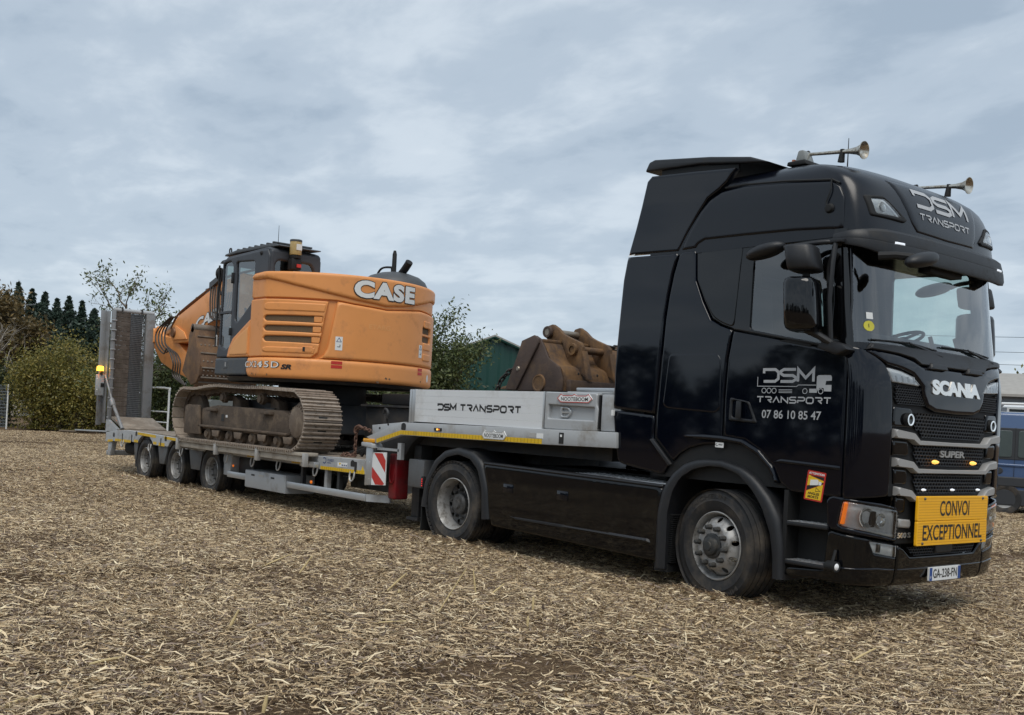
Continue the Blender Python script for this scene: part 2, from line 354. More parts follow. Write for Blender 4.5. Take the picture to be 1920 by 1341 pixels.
for i, (n, p) in enumerate(((16500, .25), (16000, .42), (15500, .15), (13500, -.15), (12000, -.4), (170, 1.6), (1500, .2))):
    o = bpy.data.objects.new('straw_tile_%d' % i, straw_tile(11+i, n, p, i == 6)); tcol.objects.link(o)
pts = []; rot = []; idx = []; rr = np.random.default_rng(3)
fw = Vector((-.795, .606, 0)); rt = Vector((.606, .795, 0))
for ix in range(-25, 12):
    for iy in range(-8, 23):
        x = ix*TS*.93+rr.uniform(-.1, .1); y = iy*TS*.93+rr.uniform(-.1, .1); d = Vector((x-CAM.x, y-CAM.y, 0)); f = d.dot(fw); s = d.dot(rt)
        if f < 2.2 or f > 44 or s < -.62*f-3.0 or s > .72*f+3.0: continue
        pts.append((x, y, float(gz(x, y)))); rot.append(rr.integers(0, 4)*math.pi/2+rr.uniform(-.12, .12))
        q_ = math.sin(x*.55+1.3)*math.cos(y*.6-.4)+.5*math.sin(x*.21-y*.33)+rr.normal(0, .45); idx.append(int(rr.integers(0, 3)) if q_ > -.15 else int(rr.integers(3, 5)))
        if f < 26: pts.append((x, y, float(gz(x, y)))); rot.append(rr.uniform(0, 6.28)); idx.append(5)
for wx, wr in ((0, .30), (-3.776, .30), (-13.25, .24), (-11.794, .24), (-10.338, .24)):      # chaff pressed up round the near tyres
    for dx, dy in ((-wr, -.03), (wr, -.02), (0, -.06), (-wr*.5, -.07), (wr*.55, -.07), (wr*1.25, .14), (wr*1.1, .3)): pts.append((wx+dx+rr.normal(0, .03), dy+rr.normal(0, .02), 0.)); rot.append(rr.normal(0, .25)); idx.append(6)
me = bpy.data.meshes.new('straw'); me.from_pydata(pts, [], [])
a = me.attributes.new('rot', 'FLOAT', 'POINT'); a.data.foreach_set('value', rot); a = me.attributes.new('tile', 'INT', 'POINT'); a.data.foreach_set('value', idx)
straw = kind(link('straw', me), 'stuff'); straw['label'] = 'chopped dry straw and stubble littering the whole field'; straw['category'] = 'straw'
ng = bpy.data.node_groups.new('scatter_straw', 'GeometryNodeTree'); ng.interface.new_socket('Geometry', in_out='INPUT', socket_type='NodeSocketGeometry'); ng.interface.new_socket('Geometry', in_out='OUTPUT', socket_type='NodeSocketGeometry')
gi = ng.nodes.new('NodeGroupInput'); go = ng.nodes.new('NodeGroupOutput'); ip = ng.nodes.new('GeometryNodeInstanceOnPoints'); ci = ng.nodes.new('GeometryNodeCollectionInfo')
ci.inputs['Collection'].default_value = tcol; ci.inputs['Separate Children'].default_value = True; ci.inputs['Reset Children'].default_value = True; ip.inputs['Pick Instance'].default_value = True
ar = ng.nodes.new('GeometryNodeInputNamedAttribute'); ar.data_type = 'FLOAT'; ar.inputs[0].default_value = 'rot'; at_ = ng.nodes.new('GeometryNodeInputNamedAttribute'); at_.data_type = 'INT'; at_.inputs[0].default_value = 'tile'
cxy = ng.nodes.new('ShaderNodeCombineXYZ'); e2r = ng.nodes.new('FunctionNodeEulerToRotation'); k = ng.links.new
k(ar.outputs[0], cxy.inputs[2]); k(cxy.outputs[0], e2r.inputs[0]); k(e2r.outputs[0], ip.inputs['Rotation']); k(at_.outputs[0], ip.inputs['Instance Index'])
k(gi.outputs[0], ip.inputs['Points']); k(ci.outputs[0], ip.inputs['Instance']); k(ip.outputs[0], go.inputs[0])
straw.modifiers.new('scatter', 'NODES').node_group = ng
mt('stalk', (.60,.47,.24), .55, var=.2, scale=30); mt('stone', (.36,.31,.25), .9, var=.2, bump=.4)
# pale stalks that one can pick out, some lying, some stuck upright: base point, tip offset, radius
STK = (((-.17,-2.92), (.115,.15,.33), .0045, 'longest thin pale stalk leaning up to the right in mid field'), ((-.39,-4.48), (.04,.05,.14), .009, 'thick pale stalk stub leaning up left of the field centre'), ((-2.61,-3.07), (.16,.21,.13), .006, 'long bent stalk lying left of the drive wheel'), ((-2.19,-2.92), (.06,.08,.15), .008, 'pale stalk sticking up beside the long bent stalk'),
 ((-1.13,-2.71), (.09,.12,.15), .007, 'pale stalk leaning right above a split stub'), ((-1.10,-2.62), (.10,-.07,.01), .011, 'thick pale split stub lying below the leaning stalk'), ((-.85,-2.01), (-.02,-.02,.19), .007, 'upright pale stalk right of the longest one'), ((-.76,-1.91), (.06,.08,.09), .007, 'short stalk leaning right near the upright one'), ((-.05,-2.10), (.0,.0,.10), .009, 'short upright stub below the side skirt'), ((.44,-2.60), (.0,.0,.07), .008, 'very short upright stub nearest the longest stalk'),
 ((.57,-6.14), (-.09,.22,.01), .012, 'thick pale stalk lying at the lower left edge'), ((1.21,-5.06), (.01,.01,.085), .010, 'pale stub standing at the bottom of the picture'), ((-.01,-5.51), (-.08,.23,.0), .008, 'pale stalk lying below the rounded stone'), ((-.04,-3.57), (.03,.25,.0), .005, 'thin pale stalk lying flat in the foreground middle'), ((1.65,-2.84), (.19,-.01,.0), .007, 'pale stalk lying flat below the side skirt'), ((2.05,-1.17), (.09,.12,.09), .007, 'pale stalk leaning near the front wheel'))
for (x, y), v, r, lb in STK:
    A = Vector((x, y, .025+float(gz(x, y)))); v = Vector(v); sd2 = Vector((-v.y, v.x, 0))*.06
    o = MB().tube([A+v*t+sd2*math.sin(t*3.1) for t in (0, .2, .4, .6, .8, 1)], [r*.9, r, r*1.2, r, r*.9, r*.75], 7).build('maize_stalk', 'stalk'); tag(o, lb, 'stalk', 'loose stalks on the field')
b = MB(); b.lathe([(0, -.055), (.03, -.045), (.05, -.01), (.048, .02), (.025, .045), (0, .052)], (-.28, -5.2, .03), (.3, .2, .4), 10); s_ = b.build('field_stone', 'stone'); s_.scale = (1, .8, .6); s_.location.z = .012
tag(s_, 'single pale rounded stone among the straw at lower left', 'stone')

# ------------------------------------------------------------------ vegetation
def leafmat(name, c0, c1, c2, tr=.25):
    m = bpy.data.materials.new(name); m.use_nodes = True; t = m.node_tree; t.nodes.clear(); n = t.nodes.new; l = t.links.new
    o = n('ShaderNodeOutputMaterial'); ge = n('ShaderNodeNewGeometry'); r = n('ShaderNodeValToRGB'); l(ge.outputs['Random Per Island'], r.inputs[0]); e = r.color_ramp.elements
    e[0].color = (*c0, 1); e[1].color = (*c2, 1); x = e.new(.55); x.color = (*c1, 1)
    d = n('ShaderNodeBsdfDiffuse'); tl = n('ShaderNodeBsdfTranslucent'); l(r.outputs[0], d.inputs[0]); l(r.outputs[0], tl.inputs[0]); mx_ = n('ShaderNodeMixShader'); mx_.inputs[0].default_value = tr
    gl = n('ShaderNodeBsdfGlossy'); gl.inputs['Roughness'].default_value = .5; m2 = n('ShaderNodeMixShader'); m2.inputs[0].default_value = .04
    l(d.outputs[0], mx_.inputs[1]); l(tl.outputs[0], mx_.inputs[2]); l(mx_.outputs[0], m2.inputs[1]); l(gl.outputs[0], m2.inputs[2]); l(m2.outputs[0], o.inputs[0]); MT[name] = m
leafmat('leaf_green', (.04,.06,.022), (.085,.112,.038), (.17,.19,.065)); leafmat('leaf_olive', (.09,.09,.022), (.19,.175,.04), (.34,.26,.06))
leafmat('leaf_brown', (.06,.048,.022), (.13,.097,.038), (.23,.155,.055)); leafmat('leaf_dark', (.018,.028,.014), (.035,.048,.02), (.06,.075,.03)); leafmat('needles', (.018,.036,.026), (.03,.055,.04), (.05,.08,.055), .1)
mt('bark', (.12,.095,.07), .9, var=.3, scale=12, bump=.5, bscale=40); mt('twig', (.30,.27,.23), .85, var=.2)
def leaves(r, C, size, flat=.0):
    n = len(C); a = r.normal(size=(n, 3)); a /= np.linalg.norm(a, axis=1)[:, None]; a[:, 2] *= 1-flat; b_ = r.normal(size=(n, 3)); u = np.cross(a, b_); u /= np.linalg.norm(u, axis=1)[:, None]; w = np.cross(a, u); w /= np.linalg.norm(w, axis=1)[:, None]
    s = size*r.uniform(.55, 1.35, (n, 1)); V = np.stack([C-u*s, C+w*s*.42, C+u*s, C-w*s*.42], 1).reshape(-1, 3); k = np.arange(n)[:, None]*4
    me = bpy.data.meshes.new('leaves'); me.from_pydata(list(map(tuple, V)), [], (k+np.array([0, 1, 2, 3])).tolist()); return me
def branches(r, base, h, lean=(0,0), n1=7, spread=.55, up=.6, start=.3, rad=.07, depth=3, len1=.45, stems=1):
    m = MB(); tips = []
    def grow(p, d, L_, rd, lev):
        k = 4; P = [p]
        for i in range(k):
            d = (d+Vector(r.normal(0, .10+.05*lev, 3))+Vector((0, 0, .04*up))).normalized(); P.append(P[-1]+d*L_/k)
        m.tube(P, [rd*(1-.6*i/k) for i in range(k+1)], 6 if lev < 2 else 4, caps=False)
        if lev >= depth: tips.extend([(q_, d) for q_ in P[1:]]); return
        nb = n1 if lev == 0 else max(3, int(n1*.6))
        for j in range(nb):
            t = start+(1-start)*(j+r.random()*.8)/nb if lev == 0 else .25+.75*(j+r.random())/nb
            i = min(int(t*k), k-1); q_ = P[i].lerp(P[i+1], t*k-i); a = r.uniform(0, 6.28); s = spread*r.uniform(.7, 1.3)
            o_ = d.orthogonal().normalized(); o2 = d.cross(o_); nd = (d*math.cos(s*1.2)+(o_*math.cos(a)+o2*math.sin(a))*math.sin(s*1.2)+Vector((0, 0, .15*up))).normalized()
            grow(q_, nd, L_*len1*r.uniform(.75, 1.25)*(1.15-.4*t), rd*.45*(1.1-.4*t), lev+1)
        if lev: tips.append((P[-1], d))
    for s in range(stems):
        o_ = Vector((r.normal(0, .12*(stems > 1)), r.normal(0, .12*(stems > 1)), 0)); grow(Vector(base)+o_, Vector((lean[0]+r.normal(0, .3*(stems > 1)), lean[1]+r.normal(0, .3*(stems > 1)), 1)).normalized(), h*.72*(1 if s == 0 else r.uniform(.6, .95)), rad, 0)
    return m, tips
def tree(name, label, cat, base, h, seed, leafm, nleaf, lsize, cl=.22, bark='bark', group=None, drop=0., **kw):
    r = np.random.default_rng(seed); t = thing(name, label, cat, base, group); m, tips = branches(r, base, h, **kw); m.build('trunk', bark, t, merge=False)
    if nleaf:
        T = np.array([p[:] for p, d in tips]); keep = r.random(len(T)) >= drop; T = T[keep]; w = r.gamma(1.2, 1., len(T)); C = T[r.choice(len(T), nleaf, p=w/w.sum())]+r.normal(0, cl, (nleaf, 3)); C[:, 2] = np.maximum(C[:, 2], .1); me = leaves(r, C, lsize); me.materials.append(MT[leafm]); link('crown', me, t)
    return t
tree('broadleaf_tree', 'dense green leafy tree in front of the green shed', 'tree', (-25.3, 15.2, 0), 6.2, 5, 'leaf_green', 42000, .072, .26, n1=13, spread=.5, start=.10, stems=8, rad=.06, len1=.34, up=1.0)
tree('broadleaf_tree', 'thin half bare tree rising behind the upright loading ramp', 'tree', (-26.2, 4.55, 0), 6.4, 21, 'leaf_green', 1900, .06, .12, n1=10, spread=.72, start=.45, rad=.085, len1=.42, drop=.35)
tree('leafy_shrub', 'dark green shrub growing between ramp and excavator boom', 'shrub', (-28.6, 6.9, 0), 4.9, 31, 'leaf_green', 15000, .066, .3, n1=9, spread=.6, start=.05, stems=5, rad=.05, len1=.4)
tree('leafy_shrub', 'low dark shrub under the excavator boom', 'shrub', (-30.5, 9.3, 0), 4.4, 33, 'leaf_dark', 8000, .09, .32, n1=9, spread=.6, start=.05, stems=5, rad=.05, len1=.4)
tree('leafy_shrub', 'big yellow green bush left of the loading ramp', 'shrub', (-41.0, 7.1, 0), 5.0, 41, 'leaf_olive', 42000, .066, .40, n1=10, spread=.62, start=.03, stems=8, rad=.06, len1=.42, up=.3)
tree('leafy_shrub', 'olive bush partly hidden behind the ramp edge', 'shrub', (-41.6, 9.6, 0), 4.1, 43, 'leaf_olive', 18000, .066, .38, n1=9, spread=.6, start=.03, stems=6, rad=.05, len1=.42, up=.3)
tree('leafy_shrub', 'dark green bush at the left edge beside the wire fence', 'shrub', (-44.5, 4.6, 0), 3.6, 47, 'leaf_dark', 12000, .095, .36, n1=9, spread=.6, start=.03, stems=6, rad=.05, len1=.42, up=.3)
tree('broadleaf_tree', 'autumn brown tree behind the house at far left', 'tree', (-64.0, 9.0, 0), 8.6, 53, 'leaf_brown', 15000, .15, .5, n1=11, spread=.6, start=.2, rad=.16, len1=.42)
tree('broadleaf_tree', 'dull brown tree between the house and the conifers', 'tree', (-66.5, 11.6, 0), 6.6, 59, 'leaf_brown', 11000, .15, .5, n1=11, spread=.6, start=.2, rad=.14, len1=.42)
tree('bare_tree', 'leafless pale tree in front of the house chimney', 'tree', (-50.0, 6.6, 0), 6.6, 61, 'leaf_brown', 0, .1, n1=8, spread=.62, start=.35, rad=.09, len1=.46, bark='twig')
tree('bare_tree', 'leafless branches poking up at the left picture edge', 'tree', (-36.9, 2.75, 0), 7.6, 67, 'leaf_brown', 0, .1, n1=5, spread=.5, start=.5, rad=.05, len1=.4, bark='twig')
tree('bare_tree', 'leafless sapling behind the excavator boom', 'tree', (-27.0, 7.6, 0), 5.6, 71, 'leaf_brown', 0, .1, n1=6, spread=.55, start=.4, rad=.05, len1=.42, bark='bark')
tree('broadleaf_tree', 'bushy tree top above the grey building at right edge', 'tree', (-23.6, 66.5, 0), 7.2, 73, 'leaf_olive', 5000, .16, .45, n1=9, spread=.6, start=.3, rad=.12, len1=.42)
for i in range(6):
    tree('leafy_shrub', ['dark hedge shrub seen under the excavator tail, leftmost', 'dark hedge shrub seen under the excavator tail, second from left', 'dark hedge shrub behind the trailer, third from left', 'dark hedge shrub behind the trailer, fourth from left', 'dark hedge shrub beside the leafy tree', 'dark hedge shrub at the foot of the green shed'][i], 'shrub', (-33.5+1.65*i, 13.0+1.55*i, 0), 2.9+.25*(i % 3), 80+i, 'leaf_dark', 4500, .09, .34, group='hedge behind the trailer', n1=8, spread=.65, start=.03, stems=5, rad=.04, len1=.42)
def conifer(base, h, seed, label):
    r = np.random.default_rng(seed); t = thing('conifer_tree', label, 'conifer', base, 'row of conifers on the skyline'); B = Vector(base); tr = MB().tube([B, B+Vector((0, 0, h*.5)), B+Vector((0, 0, h))], [h*.018, h*.011, .01], 6); C = []
    for z in np.arange(.12, 1., .028):
        rad = h*.40*(1-z)**1.02*(.9+.2*math.sin(seed*1.7))+.04; nb = int(9+9*(1-z)); ph = r.uniform(0, 6.28)
        for j in range(nb):
            a = ph+6.28*j/nb+r.normal(0, .25); R0 = rad*r.uniform(.6, 1.15); e = B+Vector((math.cos(a)*R0, math.sin(a)*R0, h*z-R0*.28)); b0 = B+Vector((0, 0, h*z)); 
            if j % 3 == 0: tr.tube([b0, e], [.025, .008], 3, caps=False)
            for q_ in range(14): C.append(np.array(b0.lerp(e, (.15+.068*q_)))+r.normal(0, .05+.12*(1-z), 3)-np.array((0, 0, .12*r.random())))
    tr.build('trunk', 'bark', t, merge=False); me = leaves(r, np.array(C), .22, .3); me.materials.append(MT['needles']); link('crown', me, t)
ch = (12.6, 12.4, 13.4, 12.6, 12.9, 12.2, 12.7, 12.0, 12.2, 11.7, 11.9, 11.0, 11.1, 10.2)
cn = ('tall pointed conifer left of the skyline row', 'conifer behind the brown tree', 'tallest conifer at the left end of the row', 'short conifer right of the tallest one', 'broad conifer in the left half of the row', 'conifer squeezed behind its neighbours in the row', 'tall conifer in the middle of the row', 'conifer right of the middle of the row', 'low conifer in the middle right of the row', 'narrow conifer in the right half of the row', 'conifer third from the ramp', 'conifer second from the ramp', 'conifer nearest the ramp edge', 'conifer mostly hidden behind the ramp')
for i in range(14): conifer((-111+.52*i+(i % 3)*1.2, 21.3+.72*i, 0), ch[i], 200+i, cn[i])
for i in range(11): conifer((-113.5+.6*i+(i % 2)*1.0, 21.9+.95*i, 0), 12.2-.17*i+.5*math.sin(i*2.3), 240+i, 'dark conifer filling the gaps behind the skyline row')

# the wood on the photographer's side of the field, which the cab paint mirrors
r_ = np.random.default_rng(404); WC = []
for i in range(46):
    x = -62+3.3*i+r_.normal(0, 1.2); y = -46+r_.normal(0, 3.5); h = r_.uniform(4.8, 8.5); n = 900; u = r_.normal(size=(n, 3)); u /= np.linalg.norm(u, axis=1)[:, None]; rad = r_.uniform(.55, 1., (n, 1))**.5; WC.append(np.array((x, y, h*.55))+u*rad*np.array((h*.34, h*.34, h*.48))+r_.normal(0, .25, (n, 3)))
me = leaves(r_, np.concatenate(WC), .34); me.materials.append(MT['leaf_dark']); o = kind(link('far_wood', me), 'stuff'); o['label'] = 'dark wood edge mirrored in the black cab paint'; o['category'] = 'wood'

# ------------------------------------------------------------------ background buildings and yard things
mt('green_sheet', lin(22,64,57), .45, var=.08, scale=3); mt('pale_trim', (.55,.55,.52), .6); mt('slate', (.10,.10,.11), .8, var=.25, scale=20, bump=.4); mt('render_wall', (.42,.38,.32), .9, var=.1, scale=3, bump=.2)
mt('concrete', (.33,.32,.29), .9, var=.2, scale=5, bump=.3); mt('grey_clad', lin(128,136,145), .55, var=.04, scale=4); mt('fibre_roof', (.34,.325,.30), .85, var=.22, scale=3, bump=.3); mt('dark_pane', (.01,.014,.014), .12, var=0); mt('white_frame', (.75,.76,.75), .5, var=.04)
mt('trough_steel', (.16,.17,.165), .6, .3, var=.2, scale=6); mt('galv', (.42,.44,.45), .42, .65, var=.15, scale=10); mt('old_wood', (.17,.135,.10), .85, var=.3, scale=8, bump=.4)
# green shed: gable end towards the viewer's right, ridge along +v
sh = thing('green_shed', 'dark green corrugated metal shed with sloping roof behind the tree', 'shed', (-28.6, 21.6, 0))
sx, sy = Vector((.60, .80, 0)), Vector((-.80, .60, 0)); S0 = Vector((-28.61, 21.53, 0))
def gab(u): return 5.14-.40*abs(u)
w = MB(); us = np.linspace(-3.2, 5.5, 73); prof = [(.035 if (i % 4) in (1, 2) else 0.) for i in range(73)]
w.add([tuple(S0+sx*u-sy*p+Vector((0, 0, z))) for u, p in zip(us, prof) for z in (0, gab(u)-.05)], [(2*i, 2*i+2, 2*i+3, 2*i+1) for i in range(72)]); w.build('corrugated_wall', 'green_sheet', sh, smooth=False)
w = MB(); us2 = np.linspace(0, 8, 65); w.add([tuple(S0-sx*3.2+sy*u-sx*(.035 if (i % 4) in (1, 2) else 0)+Vector((0, 0, z))) for i, u in enumerate(us2) for z in (0, gab(-3.2)-.05)], [(2*i, 2*i+2, 2*i+3, 2*i+1) for i in range(64)]); w.build('corrugated_wall', 'green_sheet', sh, smooth=False)
for u0, u1 in ((-3.5, 0), (0, 5.7)):
    w = MB(); P = [S0+sx*u+sy*v+Vector((0, 0, gab(u)+dz)) for dz in (0, .07) for u, v in ((u0, -.18), (u1, -.18), (u1, 8.2), (u0, 8.2))]; w.add(P, [(0, 1, 2, 3), (7, 6, 5, 4), (0, 4, 5, 1), (1, 5, 6, 2), (2, 6, 7, 3), (3, 7, 4, 0)]); w.build('roof', 'fibre_roof', sh)
w = MB(); w.tube([S0+sx*u-sy*.2+Vector((0, 0, gab(u)-.04)) for u in (-3.4, 0, 5.6)], .05, 4); w.build('verge_trim', 'green_sheet', sh)
# house at far left
ho = thing('house', 'old stone house with grey slate roof and wide chimney at far left', 'house', (-74, 12.5, 0)); hx, hy = Vector((.43, .90, 0)), Vector((-.90, .43, 0)); H0 = Vector((-71.9, 13.75, 0))
def hp(u, v, z): return H0+hx*u+hy*v+Vector((0, 0, z))
def hbox(u0, u1, v0, v1, z0, z1): return MB().add([hp(u, v, z) for z in (z0, z1) for u, v in ((u0, v0), (u1, v0), (u1, v1), (u0, v1))], [(3, 2, 1, 0), (4, 5, 6, 7), (0, 1, 5, 4), (1, 2, 6, 5), (2, 3, 7, 6), (3, 0, 4, 7)])
hbox(-9, 0, 0, 6, 0, 3.2).build('wall', 'render_wall', ho)
rf = MB().add([hp(u, v, z) for u in (-9.3, .3) for v, z in ((-.3, 3.1), (3, 5.45), (6.3, 3.1), (6.3, 3.2), (3, 5.55), (-.3, 3.2))], [(0, 1, 2, 3, 4, 5), (11, 10, 9, 8, 7, 6)]+[(i, i+6, (i+1) % 6+6, (i+1) % 6) for i in range(6)]).build('roof', 'slate', ho)
MB().add([hp(0, 0, 3.2), hp(0, 3, 5.4), hp(0, 6, 3.2), hp(-.3, 6, 3.2), hp(-.3, 3, 5.4), hp(-.3, 0, 3.2)], [(0, 1, 2), (5, 4, 3), (0, 5, 4, 1), (1, 4, 3, 2)]).build('gable_wall', 'render_wall', ho)
hbox(-.95, .15, 2.5, 3.5, 4.9, 5.75).build('chimney', 'concrete', rf); hbox(-1.05, .25, 2.4, 3.6, 5.75, 5.9).build('chimney_cap', 'concrete', rf)
MB().tube([hp(-.55, 2.9, 5.9), hp(-.55, 2.9, 8.4)], .025, 5).tube([hp(-1.1, 2.9, 8.2), hp(.2, 2.9, 8.35)], .02, 4).tube([hp(-.3, 2.5, 8.3), hp(-.3, 3.3, 8.3)], .015, 4).build('aerial', 'galv', rf)
# grey building at the right edge
gb = thing('grey_building', 'grey clad building with weathered roof and white framed window behind the van', 'building', (-22, 55, 0)); G0 = Vector((-23.2, 54.4, 0)); ux, uy = Vector((.83, .56, 0)), Vector((-.56, .83, 0))
def gp(u, v, z): return G0+ux*u+uy*v+Vector((0, 0, z))
def gbox(u0, u1, v0, v1, z0, z1): return MB().add([gp(u, v, z) for z in (z0, z1) for u, v in ((u0, v0), (u1, v0), (u1, v1), (u0, v1))], [(3, 2, 1, 0), (4, 5, 6, 7), (0, 1, 5, 4), (1, 2, 6, 5), (2, 3, 7, 6), (3, 0, 4, 7)])
gbox(-6, 14, 0, 9, 0, 4.45).build('wall', 'grey_clad', gb)
for i in range(20): gbox(-6+i, -5.97+i, -.03, 0, 0, 4.4).build('cladding_rib', 'grey_clad', gb)
MB().add([gp(u, v, z) for u in (-6.4, 14.4) for v, z in ((-.5, 4.45), (4.5, 5.95), (9.5, 4.45), (9.5, 4.6), (4.5, 6.1), (-.5, 4.6))], [(0, 1, 2, 3, 4, 5), (11, 10, 9, 8, 7, 6)]+[(i, i+6, (i+1) % 6+6, (i+1) % 6) for i in range(6)]).build('roof', 'fibre_roof', gb)
wi = gbox(1.35, 2.75, -.06, .02, 3.0, 3.85).build('window', 'white_frame', gb); gbox(1.47, 2.63, -.075, -.05, 3.1, 3.75).build('pane', 'dark_pane', wi)
# wire fence at the left edge
fe = thing('wire_fence', 'wire mesh fence panel with white posts at the left edge', 'fence', (-42, 4.8, 0))
for k_, (x, y) in enumerate(((-41.35, 4.85), (-44.0, 4.2), (-46.6, 3.55))): MB().tube([(x, y, 0), (x, y, 1.95)], .035, 6).build('post', 'white_frame', fe)
for k_ in range(2):
    a = Vector(((-41.35, 4.85, 0), (-44.0, 4.2, 0))[k_]); b = Vector(((-44.0, 4.2, 0), (-46.6, 3.55, 0))[k_]); w = MB()
    for z in np.linspace(.08, 1.9, 14): w.tube([a+Vector((0, 0, z)), b+Vector((0, 0, z))], .005, 3)
    for t in np.linspace(0, 1, 24): p = a.lerp(b, t); w.tube([p+Vector((0, 0, .08)), p+Vector((0, 0, 1.9))], .005, 3)
    kind(w.build('wire_mesh', 'galv', fe), 'stuff')
# cattle barrier, metal trough and planks behind the trailer
ba = thing('tube_barrier', 'galvanised tubular barrier standing behind the trailer deck', 'barrier', (-27.3, 6, 0))
fr = MB().tube(smooth_path([(-28.6, 5.9, 0), (-28.6, 5.9, 1.7), (-28.45, 5.9, 1.95), (-26.85, 6.05, 1.98), (-26.7, 6.05, 1.75), (-26.7, 6.05, 0)], 5), .035, 7); fr.build('frame', 'white_frame', ba)
for z in (.45, .85, 1.2): MB().tube([(-28.6, 5.9, z), (-26.7, 6.05, z)], .022, 6).build('rail', 'white_frame', ba)
tr = thing('metal_trough', 'long grey ribbed metal container behind the trailer', 'container', (-26.6, 7.2, 0))
for i in range(4): MB().prism([(6.9, .5+.3*i), (6.82, .56+.3*i), (6.82, .72+.3*i), (6.9, .78+.3*i), (7.9, .78+.3*i), (7.9, .5+.3*i)], 0, -29.2, -25.2).build('side_rib', 'trough_steel', tr)
MB().box(-29.15, -25.25, 6.93, 7.87, .1, 1.66).build('body', 'trough_steel', tr)
for i, (x, y, a, L_, z) in enumerate(((-38.4, 7.05, .92, 1.7, .10), (-38.0, 7.4, .98, 1.3, .16))):
    o = MB().obox((x, y, z), (L_/2, .09, .03), Matrix.Rotation(a, 3, 'Z')).build('timber_plank', 'galv' if i else 'old_wood', bevel=.005); tag(o, ('grey weathered plank lying at the edge of the field', 'pale plank on top of another at the field edge')[i], 'plank')
for i, (x, y, a) in enumerate(((-42.6, 6.2, .5), (-43.0, 6.6, -.4))):
    o = MB().tube([(x, y, .1), (x+1.6*math.cos(a), y+1.6*math.sin(a), .55)], .09, 7).build('timber_log', 'old_wood'); tag(o, ('old log leaning under the yellow bush, right one', 'old log leaning under the yellow bush, left one')[i], 'log')
# overhead lines
for i, z in enumerate((7.9, 8.9, 10.1)):
    P = [Vector((-60, 70, z+1)), Vector((-20, 82, z)), Vector((20, 94, z+.6)), Vector((60, 106, z+2))]
    o = MB().tube(smooth_path(P, 8), .022, 4).build('power_line', 'dark_pane'); tag(o, ('lowest', 'middle', 'highest')[i]+' thin overhead cable in the sky above the bucket', 'cable', 'overhead cables')
# ------------------------------------------------------------------ tractor unit: materials
mt('roof_paint', (.0022,.0032,.0066), .5, var=.1, scale=3, coat=1., spec=.0, crough=.24); mt('black_dusty', (.0030,.0034,.0045), .5, var=.2, scale=3, coat=.85, spec=.0, dirt=(.022,.019,.015), dscale=4.5, damt=.20, streak=(.007,.0066,.006)); mt('black_paint', (.0017,.0028,.0066), .5, var=.1, scale=3, coat=1., spec=.0, civ=1.5); mt('black_plastic', (.011,.012,.0145), .48, var=.15, scale=20, bump=.08, bscale=300, dirt=(.030,.028,.025), dscale=3, damt=.22); mt('soft_black', (.006,.0065,.007), .7, var=.1); mt('gloss_black', (.003,.0032,.004), .05, var=0, spec=.55)
mt('satin_silver', (.36,.355,.345), .38, .15, var=.05); mt('chrome', (.88,.87,.84), .2, .75, var=.03); mt('chrome_worn', (.62,.58,.50), .25, 1., var=.2, scale=30, dirt=(.20,.16,.11), dscale=14, damt=.5); mt('rubber', (.016,.016,.017), .72, var=.2, scale=9, dirt=(.075,.062,.048), dscale=4, damt=.5, bump=.15, bscale=120)
mt('rim_grey', (.36,.355,.345), .5, .35, var=.12, scale=18, dirt=(.10,.09,.075), dscale=9, damt=.45); mt('rim_dark', (.10,.10,.10), .55, .4, var=.2, scale=18, dirt=(.05,.045,.04), dscale=9, damt=.5); mt('hub_grey', (.035,.037,.038), .55, .2, var=.2, scale=30, dirt=(.09,.08,.065), dscale=16, damt=.4); mt('alu_tread', (.42,.43,.44), .4, .8, var=.15, scale=25, dirt=(.14,.12,.10), dscale=12, damt=.4)
mt('decal_silver', (.47,.48,.49), .4, .1, var=.03); mt('lamp_reflector', (.80,.82,.83), .22, .45, var=.10, scale=40); mt('lamp_inner', (.62,.63,.64), .35, .1, var=.3, scale=30); mt('lamp_white', (.86,.87,.88), .3, .1, var=.08, scale=50); mt('beacon_grey', (.24,.25,.24), .25, .2, var=.2); mt('amber_glass', (.45,.16,.08), .2, var=.1); mt('ring_led', (.40,.45,.50), .2, var=0, emit=(.8,.92,1), estr=.28); mt('orange_lens', (.75,.16,.01), .15, var=.05, emit=(1,.22,.01), estr=.35); mt('red_lens', (.5,.01,.012), .15, var=.05, emit=(1,.02,.02), estr=.6); mt('white_led', (.9,.93,1), .2, var=0, emit=(.85,.93,1), estr=.3); mt('amber_led', (1,.6,.15), .2, var=0, emit=(1,.50,.08), estr=.8)
mt('sign_yellow', (.95,.48,.008), .42, var=.04, scale=5); mt('sign_line', (.70,.31,.005), .5, var=0); mt('print_black', (.012,.012,.012), .5, var=0); mt('print_white', (.78,.79,.78), .45, var=.02); mt('plate_blue', (.015,.07,.28), .4, var=0); mt('warn_red', (.52,.03,.02), .4, var=.05); mt('warn_yellow', (.80,.52,.02), .4, var=.04); mt('sticker_lime', (.62,.56,.06), .5, var=.05); mt('seat_cloth', (.022,.022,.025), .8, var=.2); mt('dash', (.02,.021,.023), .6, var=.15); mt('curtain', (.03,.032,.035), .9, var=.2)
MT['windscreen'] = glass('windscreen', (.84,.93,.90), .15); MT['door_glass'] = glass('door_glass', (.74,.85,.82), .12); MT['lens'] = glass('lens', (.93,.95,.95), .09); MT['dark_glass'] = glass('dark_glass', (.06,.07,.07), .10)
YC = 1.24
TK = thing('semi_truck', 'black high roof tractor unit with silver grille bars and company lettering', 'truck', (-1.2, YC, 0))
